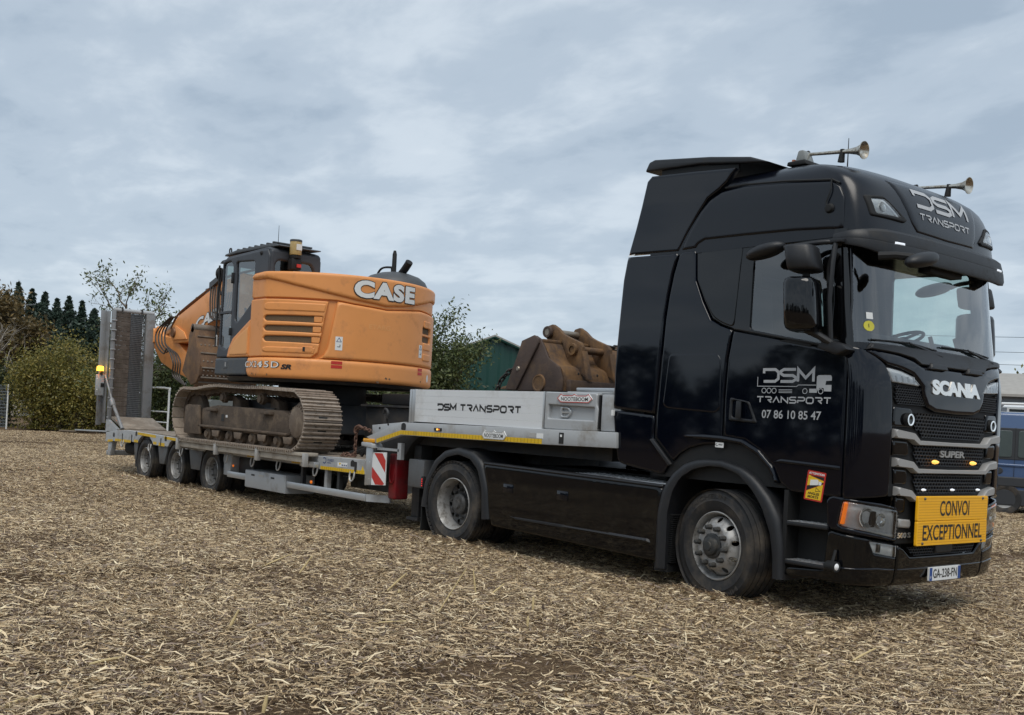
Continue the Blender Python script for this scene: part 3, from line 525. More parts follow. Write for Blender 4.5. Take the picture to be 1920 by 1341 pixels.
# ---- plan curve of the cab front
def XF(z): return float(np.interp(z, [.28,.36,.46,.7,1.0,1.6,1.95,2.12,2.22,2.6,3.0,3.1], [1.33,1.39,1.405,1.415,1.43,1.435,1.43,1.405,1.365,1.315,1.265,1.255]))
_t = np.sin(np.linspace(-1, 1, 241)*np.pi/2); _px = -.25+.25*(1-np.abs(_t)**2.8)**(1/2.8); _py = YC+1.19*_t
_s = np.concatenate([[0], np.cumsum(np.hypot(np.diff(_px), np.diff(_py)))]); S_END = float(_s[-1])
def FP(s, z, h=0., xf=None):
    """cab front at arc length s (0 = start of near corner, negative = back along the near side)"""
    X = (xf or XF)(z)
    if s <= 0: return (X-.25+s, _py[0]-h, z)
    if s >= S_END: return (X-.25-(s-S_END), _py[-1]+h, z)
    e = .004; x0, x1 = np.interp([max(s-e, 0), min(s+e, S_END)], _s, _px); y0, y1 = np.interp([max(s-e, 0), min(s+e, S_END)], _s, _py); n = math.hypot(x1-x0, y1-y0)
    return (X+float(np.interp(s, _s, _px))+h*(y1-y0)/n, float(np.interp(s, _s, _py))-h*(x1-x0)/n, z)
def sy(y): return float(np.interp(y, _py, _s))
def YF(y, z, h=0.): return FP(sy(y), z, h)
def sx(x): return x-1.18            # arc length of a point on the near side (z about 0.5 to 2)
def S(x, z): return .05+.04*max(0., min(1., (z-2.25)/1.4))**1.3
def SN(x, z, h=0.): return (x, S(x, z)-h, z)
def both(mb, name, mat, parent=TK, **kw): return mb.build(name, mat, parent, **kw), mb.mirror(YC).build(name, mat, parent, **kw)
def ymir(poly): return [(2*YC-y, z) for y, z in reversed(poly)]
# ---- dark core of the cab
def planring(z, xr, xf, w, n=40, p=2.8, d=.25):
    t = np.sin(np.linspace(-1, 1, n)*np.pi/2); r = [(xf-d+d*(1-abs(a)**p)**(1/p), YC+w*a, z) for a in t]; return [(xr, YC-w, z)]+r+[(xr, YC+w, z)]
c = MB().loft([planring(z, -.80, XF(z)-.012, 1.175) for z in (1.05, 1.3, 1.7, 2.0, 2.12, 2.2)]); c.build('cab_core', 'soft_black', TK)
c = MB().box(-.80, -.76, .08, 2.40, 2.2, 3.2); c.build('rear_wall', 'curtain', TK)
# ---- high roof, stacked plan outlines
RZ = [3.13,3.2,3.3,3.4,3.5,3.56,3.62,3.67,3.72,3.77,3.81,3.84,3.862,3.876]; RXF = [1.315,1.31,1.295,1.275,1.245,1.22,1.185,1.14,1.07,.97,.84,.68,.48,.22]; RW = [1.172,1.170,1.166,1.160,1.152,1.145,1.135,1.12,1.095,1.055,1.0,.93,.84,.72]
def RX(z): return float(np.interp(z, RZ, RXF))
def RFn(y, z, h=0.):
    w = float(np.interp(z, RZ, RW)); a = min(1., abs((y-YC)/w)); return (RX(z)-.25+.25*(1-a**2.8)**(1/2.8)+h, y, z+h*.25)
MB().loft([planring(z, -.98, x, w, 56) for z, x, w in zip(RZ, RXF, RW)]).build('roof', 'roof_paint', TK, angle=60)
# ---- side panels, near and far
arc = lambda cx_, cz_, r, a0, a1, k=10: [(cx_+r*math.cos(R_(a0+(a1-a0)*i/k)), cz_+r*math.sin(R_(a0+(a1-a0)*i/k))) for i in range(k+1)]
gapu = [(-.632,3.168),(-.535,3.341),(-.417,3.519),(-.333,3.626),(-.214,3.688),(-.13,3.748),(-.04,3.86)]
A_ = [(-1.255,3.188),(-1.186,3.431),(-1.075,3.89),(-1.02,3.935),(-.5,3.90)]+gapu[::-1]
both(MB().panel(A_, SN, step=.08, bev=.018, thick=.014, back=.05), 'side_fairing_upper', 'black_paint')
gapl = [(-.635,3.148),(-.69,2.952),(-.726,2.745),(-.75,2.535),(-.758,2.33),(-.772,2.073),(-.797,1.632)]
B_ = [(-1.332,1.672),(-1.336,2.077),(-1.318,2.45),(-1.298,2.94),(-1.262,3.168)]+gapl
both(MB().panel(B_, SN, step=.08, bev=.018, thick=.014, back=.05), 'side_fairing', 'black_paint')
C_ = [(-1.327,1.655),(-1.30,1.447),(-1.235,1.150),(-1.141,1.125),(-.66,1.065),(-.585,1.18),(-.80,1.375),(-.798,1.618)]
both(MB().panel(rnd(C_, .04), SN, step=.08, bev=.016, thick=.014, back=.05), 'side_fairing_lower', 'black_paint')
D_ = [(x+.026, z) for x, z in gapl[1:]]+[(-.768,1.40),(-.55,1.20),(-.47,1.275),(-.36,1.335),(-.2,1.375),(-.016,1.385),(-.016,1.785),(-.002,2.139),(.036,2.398),(-.09,2.442),(-.205,2.502),(-.305,2.668),(-.408,2.885),(-.43,3.153),(-.608,3.153)]
both(MB().panel(D_, SN, step=.08, bev=.013, thick=.012, back=.035), 'sleeper_panel', 'black_paint')
LK = rnd([(-.70,1.725),(-.655,2.20),(-.10,2.195),(-.055,2.13),(-.045,1.70),(-.09,1.662),(-.65,1.69)], .05)
both(MB().panel(LK, lambda x, z, h: SN(x, z, h+.009), step=.08, bev=.010, thick=.008, back=.004), 'locker_door', 'black_paint')
E_ = [(-.60,3.172),(-.43,3.178),(-.40,3.215),(-.335,3.243),(.10,3.236),(.60,3.222),(.95,3.198),(1.055,3.178),(1.055,3.30),(1.045,3.45),(1.0,3.545),(.92,3.60),(.46,3.655),(.05,3.685),(-.19,3.67),(-.31,3.61),(-.393,3.519),(-.511,3.341)]
both(MB().panel(E_, lambda x, z, h: (x, S(x, z)-h+.012*max(0, (z-3.45)/.2)**2, z), step=.08, bev=.02, thick=.016, back=.03), 'roof_side_panel', 'roof_paint')
G_ = [(.012,1.455),(.002,1.785),(.016,2.139),(.054,2.392),(.6,2.288),(1.13,2.186),(1.163,2.165),(1.165,1.6),(1.165,1.02),(.70,1.03),(.60,1.10),(.54,1.215),(.40,1.345),(.23,1.435)]
both(MB().panel(G_, SN, step=.07, bev=.013, thick=.012, back=.035), 'door', 'black_paint')
both(MB().tube([(x, S(x, z)+.012*max(0, (z-3.45)/.2)**2-.006, z) for x, z in ((-.16,3.70),(.05,3.70),(.46,3.670),(.92,3.613),(.99,3.575))], .010, 6), 'roof_seam', 'soft_black')
# body crease above the wheel arch and along the door bottom
fl = [(-.44,1.43),(-.22,1.418),(.0,1.41),(.20,1.392),(.36,1.312),(.49,1.20),(.555,1.09),(.60,1.09),(.53,1.235),(.39,1.36),(.22,1.44),(.0,1.462),(-.22,1.466),(-.44,1.452)]
both(MB().panel(fl, lambda x, z, h: SN(x, z, h+.004), step=.03, bev=.018, thick=.03, back=.04), 'arch_flare', 'black_paint')
both(MB().panel([(.52,1.262),(.60,1.295),(1.162,1.272),(1.162,1.235)], lambda x, z, h: SN(x, z, h+.006), step=.03, bev=.016, thick=.014, back=.004), 'door_crease', 'black_paint')
# window band, glass
I_ = [(-.425,3.165),(-.395,3.205),(-.335,3.233),(.1,3.226),(.95,3.188),(1.115,3.155),(1.165,2.60),(1.168,2.215),(1.13,2.205),(.6,2.302),(.06,2.405),(-.085,2.455),(-.195,2.515),(-.295,2.68),(-.40,2.885)]
DG = rnd([(.205,3.135),(.96,3.105),(1.005,2.60),(1.0,2.245),(.207,2.402)], .04)
RWN = rnd([(-.365,3.17),(.085,3.168),(.045,2.425),(-.085,2.47),(-.185,2.527),(-.283,2.685),(-.382,2.885)], .05)
both(MB().panel(I_, lambda x, z, h: SN(x, z, h-.012), holes=[DG], step=.08, bev=.006, thick=.006, back=.03), 'window_frame', 'gloss_black')
both(MB().panel(DG, lambda x, z, h: SN(x, z, h-.022), step=.15, bev=0, thick=0, back=0), 'door_window', 'door_glass')
both(MB().panel(RWN, lambda x, z, h: SN(x, z, h-.004), step=.1, bev=.008, thick=.006, back=.004), 'sleeper_window', 'gloss_black')
both(MB().tube([SN(.06, 2.412, .012), SN(.6, 2.308, .012), SN(1.13, 2.208, .012)], .009, 6), 'sill_seal', 'soft_black')
both(MB().panel(rnd([(.055,1.60),(.06,1.805),(.265,1.77),(.355,1.585)], .02), lambda x, z, h: SN(x, z, h+.008), holes=[rnd([(.09,1.63),(.09,1.78),(.245,1.755),(.31,1.615)], .02)], step=.05, bev=.01, thick=.014, back=.02), 'handle_surround', 'black_plastic')
both(MB().prism([(.145,1.62),(.15,1.775),(.20,1.768),(.205,1.617)], 1, .0, .018), 'door_handle', 'black_plastic', bevel=.006)
both(MB().panel(rnd([(.52,2.292),(.83,2.232),(.845,2.252),(.60,2.302)], .01), lambda x, z, h: SN(x, z, h+.009), step=.05, bev=.004, thick=.006, back=.004), 'sill_scoop', 'soft_black')
# ---- corner air deflectors, a-pillars
J_ = [(sx(1.178),1.01),(sx(1.178),2.19),(.03,2.235),(.14,2.225),(.245,2.165),(.325,2.10),(.37,2.0),(.395,1.8),(sy(.355),1.5),(sy(.355),1.05)]
both(MB().panel(J_, FP, step=.05, bev=.013, thick=.012, back=.035), 'corner_deflector', 'black_paint')
AP = MB().grid(lambda u, v: FP(-.02+.105*u, 2.21+.98*v, .004, lambda z: XF(z)+.006), 6, 14); both(AP, 'windscreen_pillar', 'gloss_black')
WS = MB().grid(lambda u, v: FP(.075+(S_END-.15)*u, 2.235+.90*v, .0, lambda z: XF(z)), 60, 14); WS.build('windscreen', 'windscreen', TK)
MB().grid(lambda u, v: FP(.07+(S_END-.14)*u, 2.215+.055*v, .003), 60, 2).build('windscreen_border', 'gloss_black', TK)
# ---- visor
def visor():
    m = MB(); rings = []; prof = [(0,.045),(.03,.045),(.06,.02),(.082,-.06),(.080,-.072),(.086,-.078),(.096,-.16),(.088,-.188),(.05,-.185),(.0,-.10)]
    for s in np.concatenate([np.linspace(-.07, .4, 18), np.linspace(.45, S_END-.45, 20), np.linspace(S_END-.4, S_END+.07, 18)]):
        e = min(s, S_END-s)+.07; k = min(1., .25+.75*(e/.42)) if e < .42 else 1.; r = []
        for o, z in prof:
            zz_ = 3.145+z*(k if z < 0 else min(1, k+.2))-.02*(1-k); p = FP(s, zz_, o*k+.012, lambda z_: 1.315); r.append(p)
        rings.append(r)
    return m.loft(rings)
visor().build('sun_visor', 'black_plastic', TK, angle=28)
for y0 in (.34, 2.02): MB().panel([(sy(y0), 3.072), (sy(y0)+.115, 3.072), (sy(y0)+.115, 3.09), (sy(y0), 3.09)], lambda s, z, h: FP(s, z, h+.094, lambda z_: 1.315), step=.05, bev=.003, thick=.008, back=.006).build('marker_lamp', 'white_led', TK)
MB().box(1.22, 1.33, .95, 1.5, 2.93, 3.0).build('sensor_housing', 'soft_black', TK, bevel=.01)
# ---- roof lamps and front roof panel
for mir in (0, 1):
    f = (lambda p: p) if not mir else (lambda p: [(2*YC-y, z) for y, z in p])
    po = f(rnd([(.17,3.47),(.36,3.485),(.62,3.31),(.58,3.285),(.20,3.30)], .02)); li = f(rnd([(.225,3.445),(.37,3.455),(.535,3.325),(.25,3.325)], .02))
    b_ = MB().panel(po, RFn, holes=[li], step=.05, bev=.01, thick=.016, back=.03).build('roof_lamp', 'soft_black', TK)
    MB().panel(li, lambda y, z, h: RFn(y, z, h+.002), step=.04, bev=0, thick=0, back=0).build('reflector', 'lamp_reflector', b_)
    yb = .33 if not mir else 2*YC-.33; MB().lathe([(.0,.0),(.03,.002),(.042,.009)], Vector(RFn(yb, 3.385, .003)), (1, 0, .2), 14).build('bulb_bowl', 'chrome', b_)
    MB().panel(li, lambda y, z, h: RFn(y, z, h+.012), step=.05, bev=.006, thick=.004, back=0).build('lens', 'lens', b_)
cp = [(.52,3.655),(.56,3.60),(.70,3.30),(.76,3.235),(1.24,3.225)]; cp = cp+[(2*YC-y, z) for y, z in reversed(cp[:-1])]+[(1.24,3.67)]
MB().panel(cp, RFn, step=.04, bev=.045, thick=.012, back=0).build('roof_front_panel', 'roof_paint', TK, angle=60)
# roof spoiler
sp_ = MB(); pr = [(-1.20,4.02),(-1.15,4.11),(-1.08,4.125),(-.42,4.045),(.03,3.97),(.24,3.89),(-.02,3.915),(-.5,3.985),(-1.0,4.01)]
sp_.prism(pr, 1, .17, 2.31); sp_.build('roof_spoiler', 'black_plastic', TK, bevel=.02, seg=3)
both(MB().prism([(-1.0,3.86),(-1.0,4.03),(-.1,3.93),(-.1,3.86)], 1, .2, .23), 'spoiler_side', 'soft_black')
both(MB().add([SN(-1.26, 3.172, .02), SN(-1.16, 3.172, .03), SN(-1.15, 3.184, .03), SN(-1.24, 3.182, .02)], [(0, 1, 2, 3)]), 'reflector_strip', 'print_white'); both(MB().box(-1.318, -1.29, .0, .02, 1.60, 1.655), 'reflector_strip', 'print_white')
# ---- hood and grille
hd = [(.13,2.20),(.29,2.105),(.45,2.08),(.60,2.045),(.71,1.96),(.73,1.87),(.79,1.785),(.91,1.75),(YC,1.742)]; hd2 = [(YC,2.118),(.92,2.118),(.72,2.12),(.64,2.16),(.45,2.2),(.2,2.222)]
H_ = hd+ymir(hd[:-1])[0:]; H_ = H_+ymir(hd2)[0:-1]+hd2
H_ = hd+[(2*YC-y, z) for y, z in reversed(hd[:-1])]+[(2*YC-y, z) for y, z in reversed(hd2[1:])]+hd2
MB().panel(H_, lambda y, z, h: YF(y, z, h+.004), step=.06, bev=.022, thick=.022, back=.03).build('hood', 'black_paint', TK, angle=60)
co_ = [(.14,2.215),(.44,2.195),(.62,2.17),(.70,2.125),(1.24,2.125),(1.78,2.125),(1.86,2.17),(2.04,2.195),(2.34,2.215),(2.30,2.265),(.18,2.265)]
MB().panel(co_, lambda y, z, h: YF(y, z, h+.008), step=.05, bev=.012, thick=.035, back=.02).build('wiper_cowl', 'black_plastic', TK)
for y0 in (.80, 1.42): MB().panel(rnd([(y0,2.10),(y0+.28,2.10),(y0+.25,2.155),(y0+.03,2.155)], .01), lambda y, z, h: YF(y, z, h+.03), step=.05, bev=.008, thick=.03, back=.02).build('cowl_grip', 'black_plastic', TK)
def hexmesh(poly, r, fn, name, mat='black_plastic', dep=.02):
    m = MB(); P = np.array(poly); x0, y0 = P.min(0); x1, y1 = P.max(0)
    def ins(x, y):
        c = False; n = len(poly); j = n-1
        for i in range(n):
            (xi, yi), (xj, yj) = poly[i], poly[j]
            if (yi > y) != (yj > y) and x < (xj-xi)*(y-yi)/(yj-yi)+xi: c = not c
            j = i
        return c
    row = 0; yy = y0
    while yy < y1:
        xx = x0+(r*.87 if row % 2 else 0)
        while xx < x1:
            if ins(xx, yy):
                a = [(math.cos(R_(30+60*k)), math.sin(R_(30+60*k))) for k in range(6)]; v = [fn(xx+q_[0]*r*.97, yy+q_[1]*r*.72, .006) for q_ in a]+[fn(xx+q_[0]*r*.66, yy+q_[1]*r*.46, .004) for q_ in a]+[fn(xx+q_[0]*r*.60, yy+q_[1]*r*.40, -dep) for q_ in a]
                m.add(v, [(k, (k+1) % 6, 6+(k+1) % 6, 6+k) for k in range(6)]+[(6+k, 6+(k+1) % 6, 12+(k+1) % 6, 12+k) for k in range(6)])
            xx += r*1.74
        yy += r*1.1; row += 1
    return kind(m.build(name, mat, TK, merge=False, smooth=False), 'stuff')
hexmesh([(.63,1.735),(.66,1.60),(.76,1.55),(1.72,1.55),(1.82,1.60),(1.85,1.735)], .026, YF, 'grille_mesh'); hexmesh([(.64,1.475),(.66,1.36),(.74,1.318),(1.74,1.318),(1.82,1.36),(1.84,1.475)], .026, YF, 'grille_mesh'); hexmesh([(.66,1.24),(.68,1.13),(.74,1.092),(1.74,1.092),(1.80,1.13),(1.82,1.24)], .026, YF, 'grille_mesh')
ms = [(.37,1.945),(.70,1.93),(.78,1.785),(.39,1.79)]; hexmesh(ms, .018, YF, 'grille_mesh'); hexmesh(ymir(ms), .018, YF, 'grille_mesh')
hexmesh([(.66,.645),(.74,.575),(1.74,.575),(1.82,.645)], .022, YF, 'grille_mesh')
for i, z in enumerate((1.555, 1.325, 1.093)):
    w_ = .36+.035*i; sl = [(w_,z+.038),(.60,z+.012),(.68,z-.045),(YC,z-.05),(YC,z-.083),(.66,z-.085),(.58,z-.045),(w_,z-.035)]
    L_ = [sl[0],sl[1],sl[2],sl[3]]; U = L_+[(2*YC-y, q_) for y, q_ in reversed(L_[:-1])]; Lo = sl[4:]; D2 = [(2*YC-y, q_) for y, q_ in reversed(Lo[1:])]+Lo
    MB().panel(U+D2, lambda y, q_, h: YF(y, q_, h+.012), step=.04, bev=.006, thick=.034, back=.04).build('grille_bar', 'satin_silver', TK)
    both(MB().panel([(w_+.01,z-.05),(.57,z-.055),(.575,z-.175),(w_+.02,z-.175)], lambda y, q_, h: YF(y, q_, h-.004), step=.06, bev=.012, thick=.012, back=.03), 'grille_side', 'gloss_black')
both(MB().panel([(.36,1.61),(.37,1.77),(.60,1.765),(.63,1.61)], lambda y, q_, h: YF(y, q_, h-.004), step=.06, bev=.012, thick=.012, back=.03), 'grille_side', 'gloss_black')
both(MB().panel([(.50,.80),(.50,.87),(.66,.86),(.66,.79)], lambda y, q_, h: YF(y, q_, h+.004), step=.06, bev=.01, thick=.014, back=.02), 'lower_grille_bar', 'satin_silver')
MB().panel([(.50,.66),(.50,1.05),(1.98,1.05),(1.98,.66)], lambda y, q_, h: YF(y, q_, h-.02), step=.1, bev=.01, thick=.01, back=.03).build('lower_grille', 'soft_black', TK)
dr = rnd([(.30,2.078),(.45,2.06),(.60,2.025),(.70,1.952),(.36,1.967)], .012)
for f in (dr, ymir(dr)):
    o = MB().panel(f, lambda y, z, h: YF(y, z, h-.004), step=.03, bev=.012, thick=.004, back=.03).build('running_lamp', 'lamp_white', TK); yy = [p[0] for p in f]
    q_ = MB()
    for k_ in range(4): yq = min(yy)+.09+.075*k_; q_.panel([(yq,1.972),(yq+.012,1.972),(yq+.004,2.02),(yq-.008,2.02)], lambda y, z, h: YF(y, z, h+.001), step=.05, bev=0, thick=.008, back=.006)
    q_.build('reflector_rib', 'lamp_inner', o); MB().panel(f, lambda y, z, h: YF(y, z, h+.008), step=.04, bev=.008, thick=.006, back=.004).build('lens', 'lens', o)
for y0 in (.535, 2*YC-.535):
    p = Vector(YF(y0, 1.672, .01)); o = MB().lathe([(.0,-.02),(.052,-.02),(.056,.0),(.052,.026),(.044,.032)], p, (1, 0, 0), 24).build('driving_lamp', 'soft_black', TK); MB().lathe([(.036,.026),(.038,.032),(.043,.035),(.048,.031),(.049,.024)], p, (1, 0, 0), 24).build('light_ring', 'ring_led', o); MB().lathe([(0,.022),(.02,.024),(.036,.027)], p, (1, 0, 0), 18).build('lens', 'dark_pane', o)
for y0 in (.93, 1.575): p = Vector(YF(y0, 1.338, .03)); MB().lathe([(0,.022),(.012,.018),(.018,.0)], p, (1, 0, 0), 14).map(lambda x, y, z: (x, y0+(y-y0)*3.0, z)).build('flash_lamp', 'amber_led', TK)
for y0 in (.78, 1.24, 1.70): p = Vector(YF(y0, 1.108, .03)); MB().lathe([(0,.016),(.007,.013),(.011,.0)], p, (1, 0, 0), 12).map(lambda x, y, z: (x, y0+(y-y0)*3.2, z)).build('marker_lamp', 'white_led', TK)
textmb('SCANIA', .125, lambda u, v, h: YF(.835+u, 1.895+v, .036+h), bold=.06, width=.82, ext=.024, spacing=.95).build('badge_lettering', 'chrome', TK, angle=20)
textmb('SUPER', .058, lambda u, v, h: YF(1.03+u, 1.378+v, .02+h), bold=.03, width=.42, ext=.012).build('badge_lettering', 'satin_silver', TK, angle=20)
textmb('500 S', .045, lambda u, v, h: YF(.515+u, .71+v, .004+h), bold=.03, width=.18, ext=.006).build('badge_lettering', 'chrome', TK, angle=20)
# ---- bumper, headlights, fog lamps, steps
fg = rnd([(sy(.20),.69),(sy(.505),.652),(sy(.51),.555),(sy(.255),.592)], .012)
Bc = [(sx(.72),.335),(sx(.72),.40),(sx(1.07),.43),(sx(1.085),.755),(sx(1.15),.742),(sy(.508),.665),(sy(.512),.318),(sy(.2),.325),(sx(1.1),.345)]
both(MB().panel(Bc, FP, holes=[fg], step=.06, bev=.013, thick=.012, back=.05), 'bumper_corner', 'black_dusty')
both(MB().panel([(sx(.73),.437),(sx(1.10),.452),(sy(.30),.452),(sy(.512),.444),(sy(.512),.462),(sy(.30),.476),(sx(1.10),.468),(sx(.73),.444)], lambda s, z, h: FP(s, z, h+.006), step=.03, bev=.010, thick=.012, back=.01), 'bumper_crease', 'black_paint')
Bm = [(.525,.318),(.525,.652),(.60,.625),(.70,.555),(1.78,.555),(1.88,.625),(1.955,.652),(1.955,.318)]
MB().panel(Bm, YF, step=.06, bev=.013, thick=.012, back=.05).build('bumper', 'black_dusty', TK); MB().panel([(.53,.444),(1.95,.444),(1.95,.462),(.53,.462)], lambda y, z, h: YF(y, z, h+.006), step=.03, bev=.010, thick=.012, back=.01).build('bumper_crease', 'black_paint', TK)
MB().panel([(1.07,.575),(1.36,.575),(1.36,.65),(1.07,.65)], lambda y, z, h: YF(y, z, h+.01), step=.1, bev=.01, thick=.012, back=.02).build('radar_cover', 'black_plastic', TK)
hs = [(sx(1.07),.765),(sx(1.04),1.005),(sx(1.10),1.03),(sy(.30),.99),(sy(.50),.955),(sy(.50),.682),(sx(1.15),.755)]; hl = rnd([(sx(1.165),.802),(sx(1.19),.998),(sy(.48),.938),(sy(.485),.708)], .02)
both(MB().panel(hs, FP, holes=[hl], step=.05, bev=.013, thick=.012, back=.05), 'headlight_housing', 'black_paint')
for mir in (0, 1):
    T_ = (lambda m: m) if not mir else (lambda m: m.mirror(YC)); o = T_(MB().panel(hl, lambda s, z, h: FP(s, z, h-.022), step=.06, bev=0, thick=0, back=0)).build('headlight', 'lamp_inner', TK)
    bw = MB()
    for s_, z_, r_ in ((.20,.875,.075),(.345,.855,.055)): p = Vector(FP(s_, z_, -.03)); n_ = (Vector(FP(s_, z_, .05))-p).normalized()*.55+Vector((.45,0,0)); bw.lathe([(0,.0),(r_*.5,.004),(r_*.85,.018),(r_,.034),(r_*1.1,.034)], p, n_, 20)
    T_(bw).build('reflector', 'chrome', o); T_(MB().panel(rnd([(.24,.80),(.255,.93),(.30,.925),(.295,.80)], .01), lambda s, z, h: FP(s, z, h-.01), step=.05, bev=.006, thick=.01, back=.04)).build('lamp_divider', 'soft_black', o); T_(MB().panel([(.12,.765),(.12,.785),(sy(.475),.74),(sy(.475),.715)], lambda s, z, h: FP(s, z, h-.012), step=.04, bev=.004, thick=.012, back=.03)).build('light_bar', 'white_frame', o)
    T_(MB().panel(rnd([(sx(1.176),.812),(sx(1.197),.99),(sx(1.222),.985),(sx(1.203),.81)], .008), lambda s, z, h: FP(s, z, h-.004), step=.04, bev=.006, thick=.012, back=.02)).build('indicator', 'orange_lens', o)
    T_(MB().panel(hl, lambda s, z, h: FP(s, z, h+.004), step=.05, bev=.012, thick=.012, back=.01)).build('lens', 'lens', o)
    o = T_(MB().panel(fg, lambda s, z, h: FP(s, z, h-.02), step=.04, bev=0, thick=0, back=0)).build('fog_lamp', 'lamp_white', TK); T_(MB().panel([(sy(.30),.60),(sy(.30),.668),(sy(.325),.664),(sy(.325),.595)], lambda s, z, h: FP(s, z, h), step=.04, bev=.003, thick=.006, back=.02)).build('lamp_divider', 'rim_dark', o); T_(MB().panel(fg, lambda s, z, h: FP(s, z, h+.004), step=.05, bev=.01, thick=.01, back=.005)).build('lens', 'lens', o)
both(MB().box(.66, 1.10, .20, .30, .40, 1.04).box(.66, .70, .03, .25, .36, 1.04), 'step_well', 'soft_black')
def step(z):
    st = MB().box(.70, 1.075, .02, .22, z-.035, z); o = both(st, 'step', 'black_plastic', bevel=.008)
    for k_ in range(2):
        d = MB(); 
        for i in range(11):
            for j in range(4): d.obox((.72+.033*i, .04+.045*j+(.02 if i % 2 else 0), z+.003), (.010, .004, .003), Matrix.Rotation(.7 if i % 2 else -.7, 3, 'Z'))
        d.box(.705, 1.07, .022, .21, z, z+.0025); (d if not k_ else d.mirror(YC)).build('tread_plate', 'alu_tread', o[k_])
step(.785); step(.465)
o = MB().tube([(1.105,-.005,.475),(1.125,-.02,.475),(1.21,-.035,.475)], [.03,.042,.042], 16).tube([(1.16,-.02,.50),(1.16,.02,.60)], .012, 6).build('position_lamp', 'soft_black', TK); MB().lathe([(0,.012),(.016,.009),(.028,0)], (1.21,-.035,.475), (1,-.1,0), 16).build('lens', 'lamp_white', o); MB().lathe([(0,.012),(.022,.008),(.032,0)], (1.105,-.008,.475), (-1,-.4,0), 16).build('lens', 'red_lens', o)
MB().tube([(1.03,.18,.62),(1.03,.18,.70),(1.05,.18,.71)], .012, 6).box(1.0, 1.06, .17, .20, .52, .62).build('step_lamp', 'rim_dark', TK)
# ---- wheel arches
def fender(outer, inner, y0, y1, name, mat='black_plastic', lip=.05):
    m = MB(); n = max(len(outer), len(inner))
    def rs(p, n):
        p = np.array(p); d = np.concatenate([[0], np.cumsum(np.hypot(*np.diff(p, axis=0).T))]); q_ = np.linspace(0, d[-1], n); return [(float(np.interp(a, d, p[:, 0])), float(np.interp(a, d, p[:, 1]))) for a in q_]
    o_, i_ = rs(outer, 40), rs(inner, 40); rings = []
    for (ox, oz), (ix, iz) in zip(o_, i_): rings.append([(ox, y1, oz), (ox, y0+lip, oz), (ox*.85+ix*.15, y0+.012, oz*.85+iz*.15), (ox*.5+ix*.5, y0, oz*.5+iz*.5), (ix, y0+.006, iz), (ix, y1, iz)])
    return m.loft(rings)
fo = [(-.68,.197),(-.689,.703),(-.632,.95),(-.528,1.084),(-.394,1.190),(-.229,1.240),(.024,1.245),(.255,1.19),(.384,1.115),(.535,.965),(.638,.80),(.68,.578),(.70,.29)]; fi = [(-.54,.20),(-.545,.719),(-.50,.92),(-.42,1.055),(-.268,1.15),(-.1,1.185),(.05,1.185),(.21,1.14),(.36,1.02),(.47,.88),(.56,.68),(.60,.50),(.61,.29)]
both(fender(fo, fi, -.015, .42, 'f'), 'front_fender', 'black_plastic', angle=60)
ro = [(-4.40,.399),(-4.345,.697),(-4.172,.975),(-3.975,1.105),(-3.72,1.155),(-3.44,1.12),(-3.27,1.015),(-3.145,.728),(-3.09,.379)]; ri = [(-4.27,.395),(-4.235,.706),(-4.075,.93),(-3.91,1.03),(-3.70,1.072),(-3.47,1.03),(-3.33,.92),(-3.24,.70),(-3.215,.364)]
both(fender(ro, ri, -.01, .62, 'r'), 'rear_fender', 'black_plastic', angle=60)
mf = MB().box(-.69, -.53, .02, .36, .17, .24)
for i in range(24): mf.box(-.60, -.50, .03, .36, .26+.019*i, .268+.019*i)
both(mf, 'mud_flap', 'soft_black')
both(MB().box(-4.40, -4.38, .02, .60, .10, .50), 'mud_flap', 'soft_black')
for dy in (0, 1):
    tl = MB().box(-4.43, -4.385, .02, .06, .62, .76); o = (tl if not dy else tl.mirror(YC)).build('tail_lamp', 'soft_black', TK, bevel=.006)
    for k_ in range(4):
        l_ = MB().lathe([(0,.010),(.006,.006),(.008,0)], (-4.41,.02,.645+.027*k_), (-.4,-1,0), 10); (l_ if not dy else l_.mirror(YC)).build('led', 'red_lens', o)
# ---- skirts, catwalk, chassis
sk = [(-3.24,.995),(-.63,.955),(-.655,.25),(-3.06,.31),(-3.10,.40),(-3.15,.72)]
both(MB().panel(sk, lambda x, z, h: (x, .02-h+.04*max(0, .5-z)/.25*.4, z), step=.12, bev=.025, thick=.025, back=.1), 'side_skirt', 'black_dusty')
both(MB().panel([(-3.24,.985),(-.625,.945),(-.625,.975),(-3.24,1.015)], lambda x, z, h: (x, .01-h, z), step=.08, bev=.012, thick=.02, back=.1), 'skirt_rail', 'black_plastic')
both(MB().panel([(-2.96,.505),(-2.70,.455),(-.735,.455),(-.72,.41),(-2.65,.425)], lambda x, z, h: (x, .01-h, z), step=.06, bev=.02, thick=.03, back=.02), 'skirt_crease', 'black_plastic')
for x in (-2.78,-1.93): both(MB().prism([(x-.08,.80),(x+.08,.798),(x+.08,.70),(x-.08,.70)], 1, -.012, .0), 'skirt_latch', 'black_paint', bevel=.004)
MB().box(-2.0, -.62, .06, .62, .955, .985).build('catwalk', 'alu_tread', TK, bevel=.004); cw = MB()
for i in range(30):
    for j in range(9): cw.obox((-1.97+.045*i, .10+.058*j+(.028 if i % 2 else 0), .988), (.014, .005, .003), Matrix.Rotation(.75 if (i+j) % 2 else -.75, 3, 'Z'))
kind(cw.build('catwalk_tread', 'alu_tread', TK, merge=False), 'stuff')
for y in (.80, 1.60): MB().box(-4.75, 1.1, y, y+.08, .72, 1.0).build('chassis_rail', 'soft_black', TK, bevel=.006)
MB().box(-4.78, -4.70, .55, 1.93, .74, .98).box(-3.0, -2.9, .88, 1.6, .75, .95).build('cross_member', 'soft_black', TK)
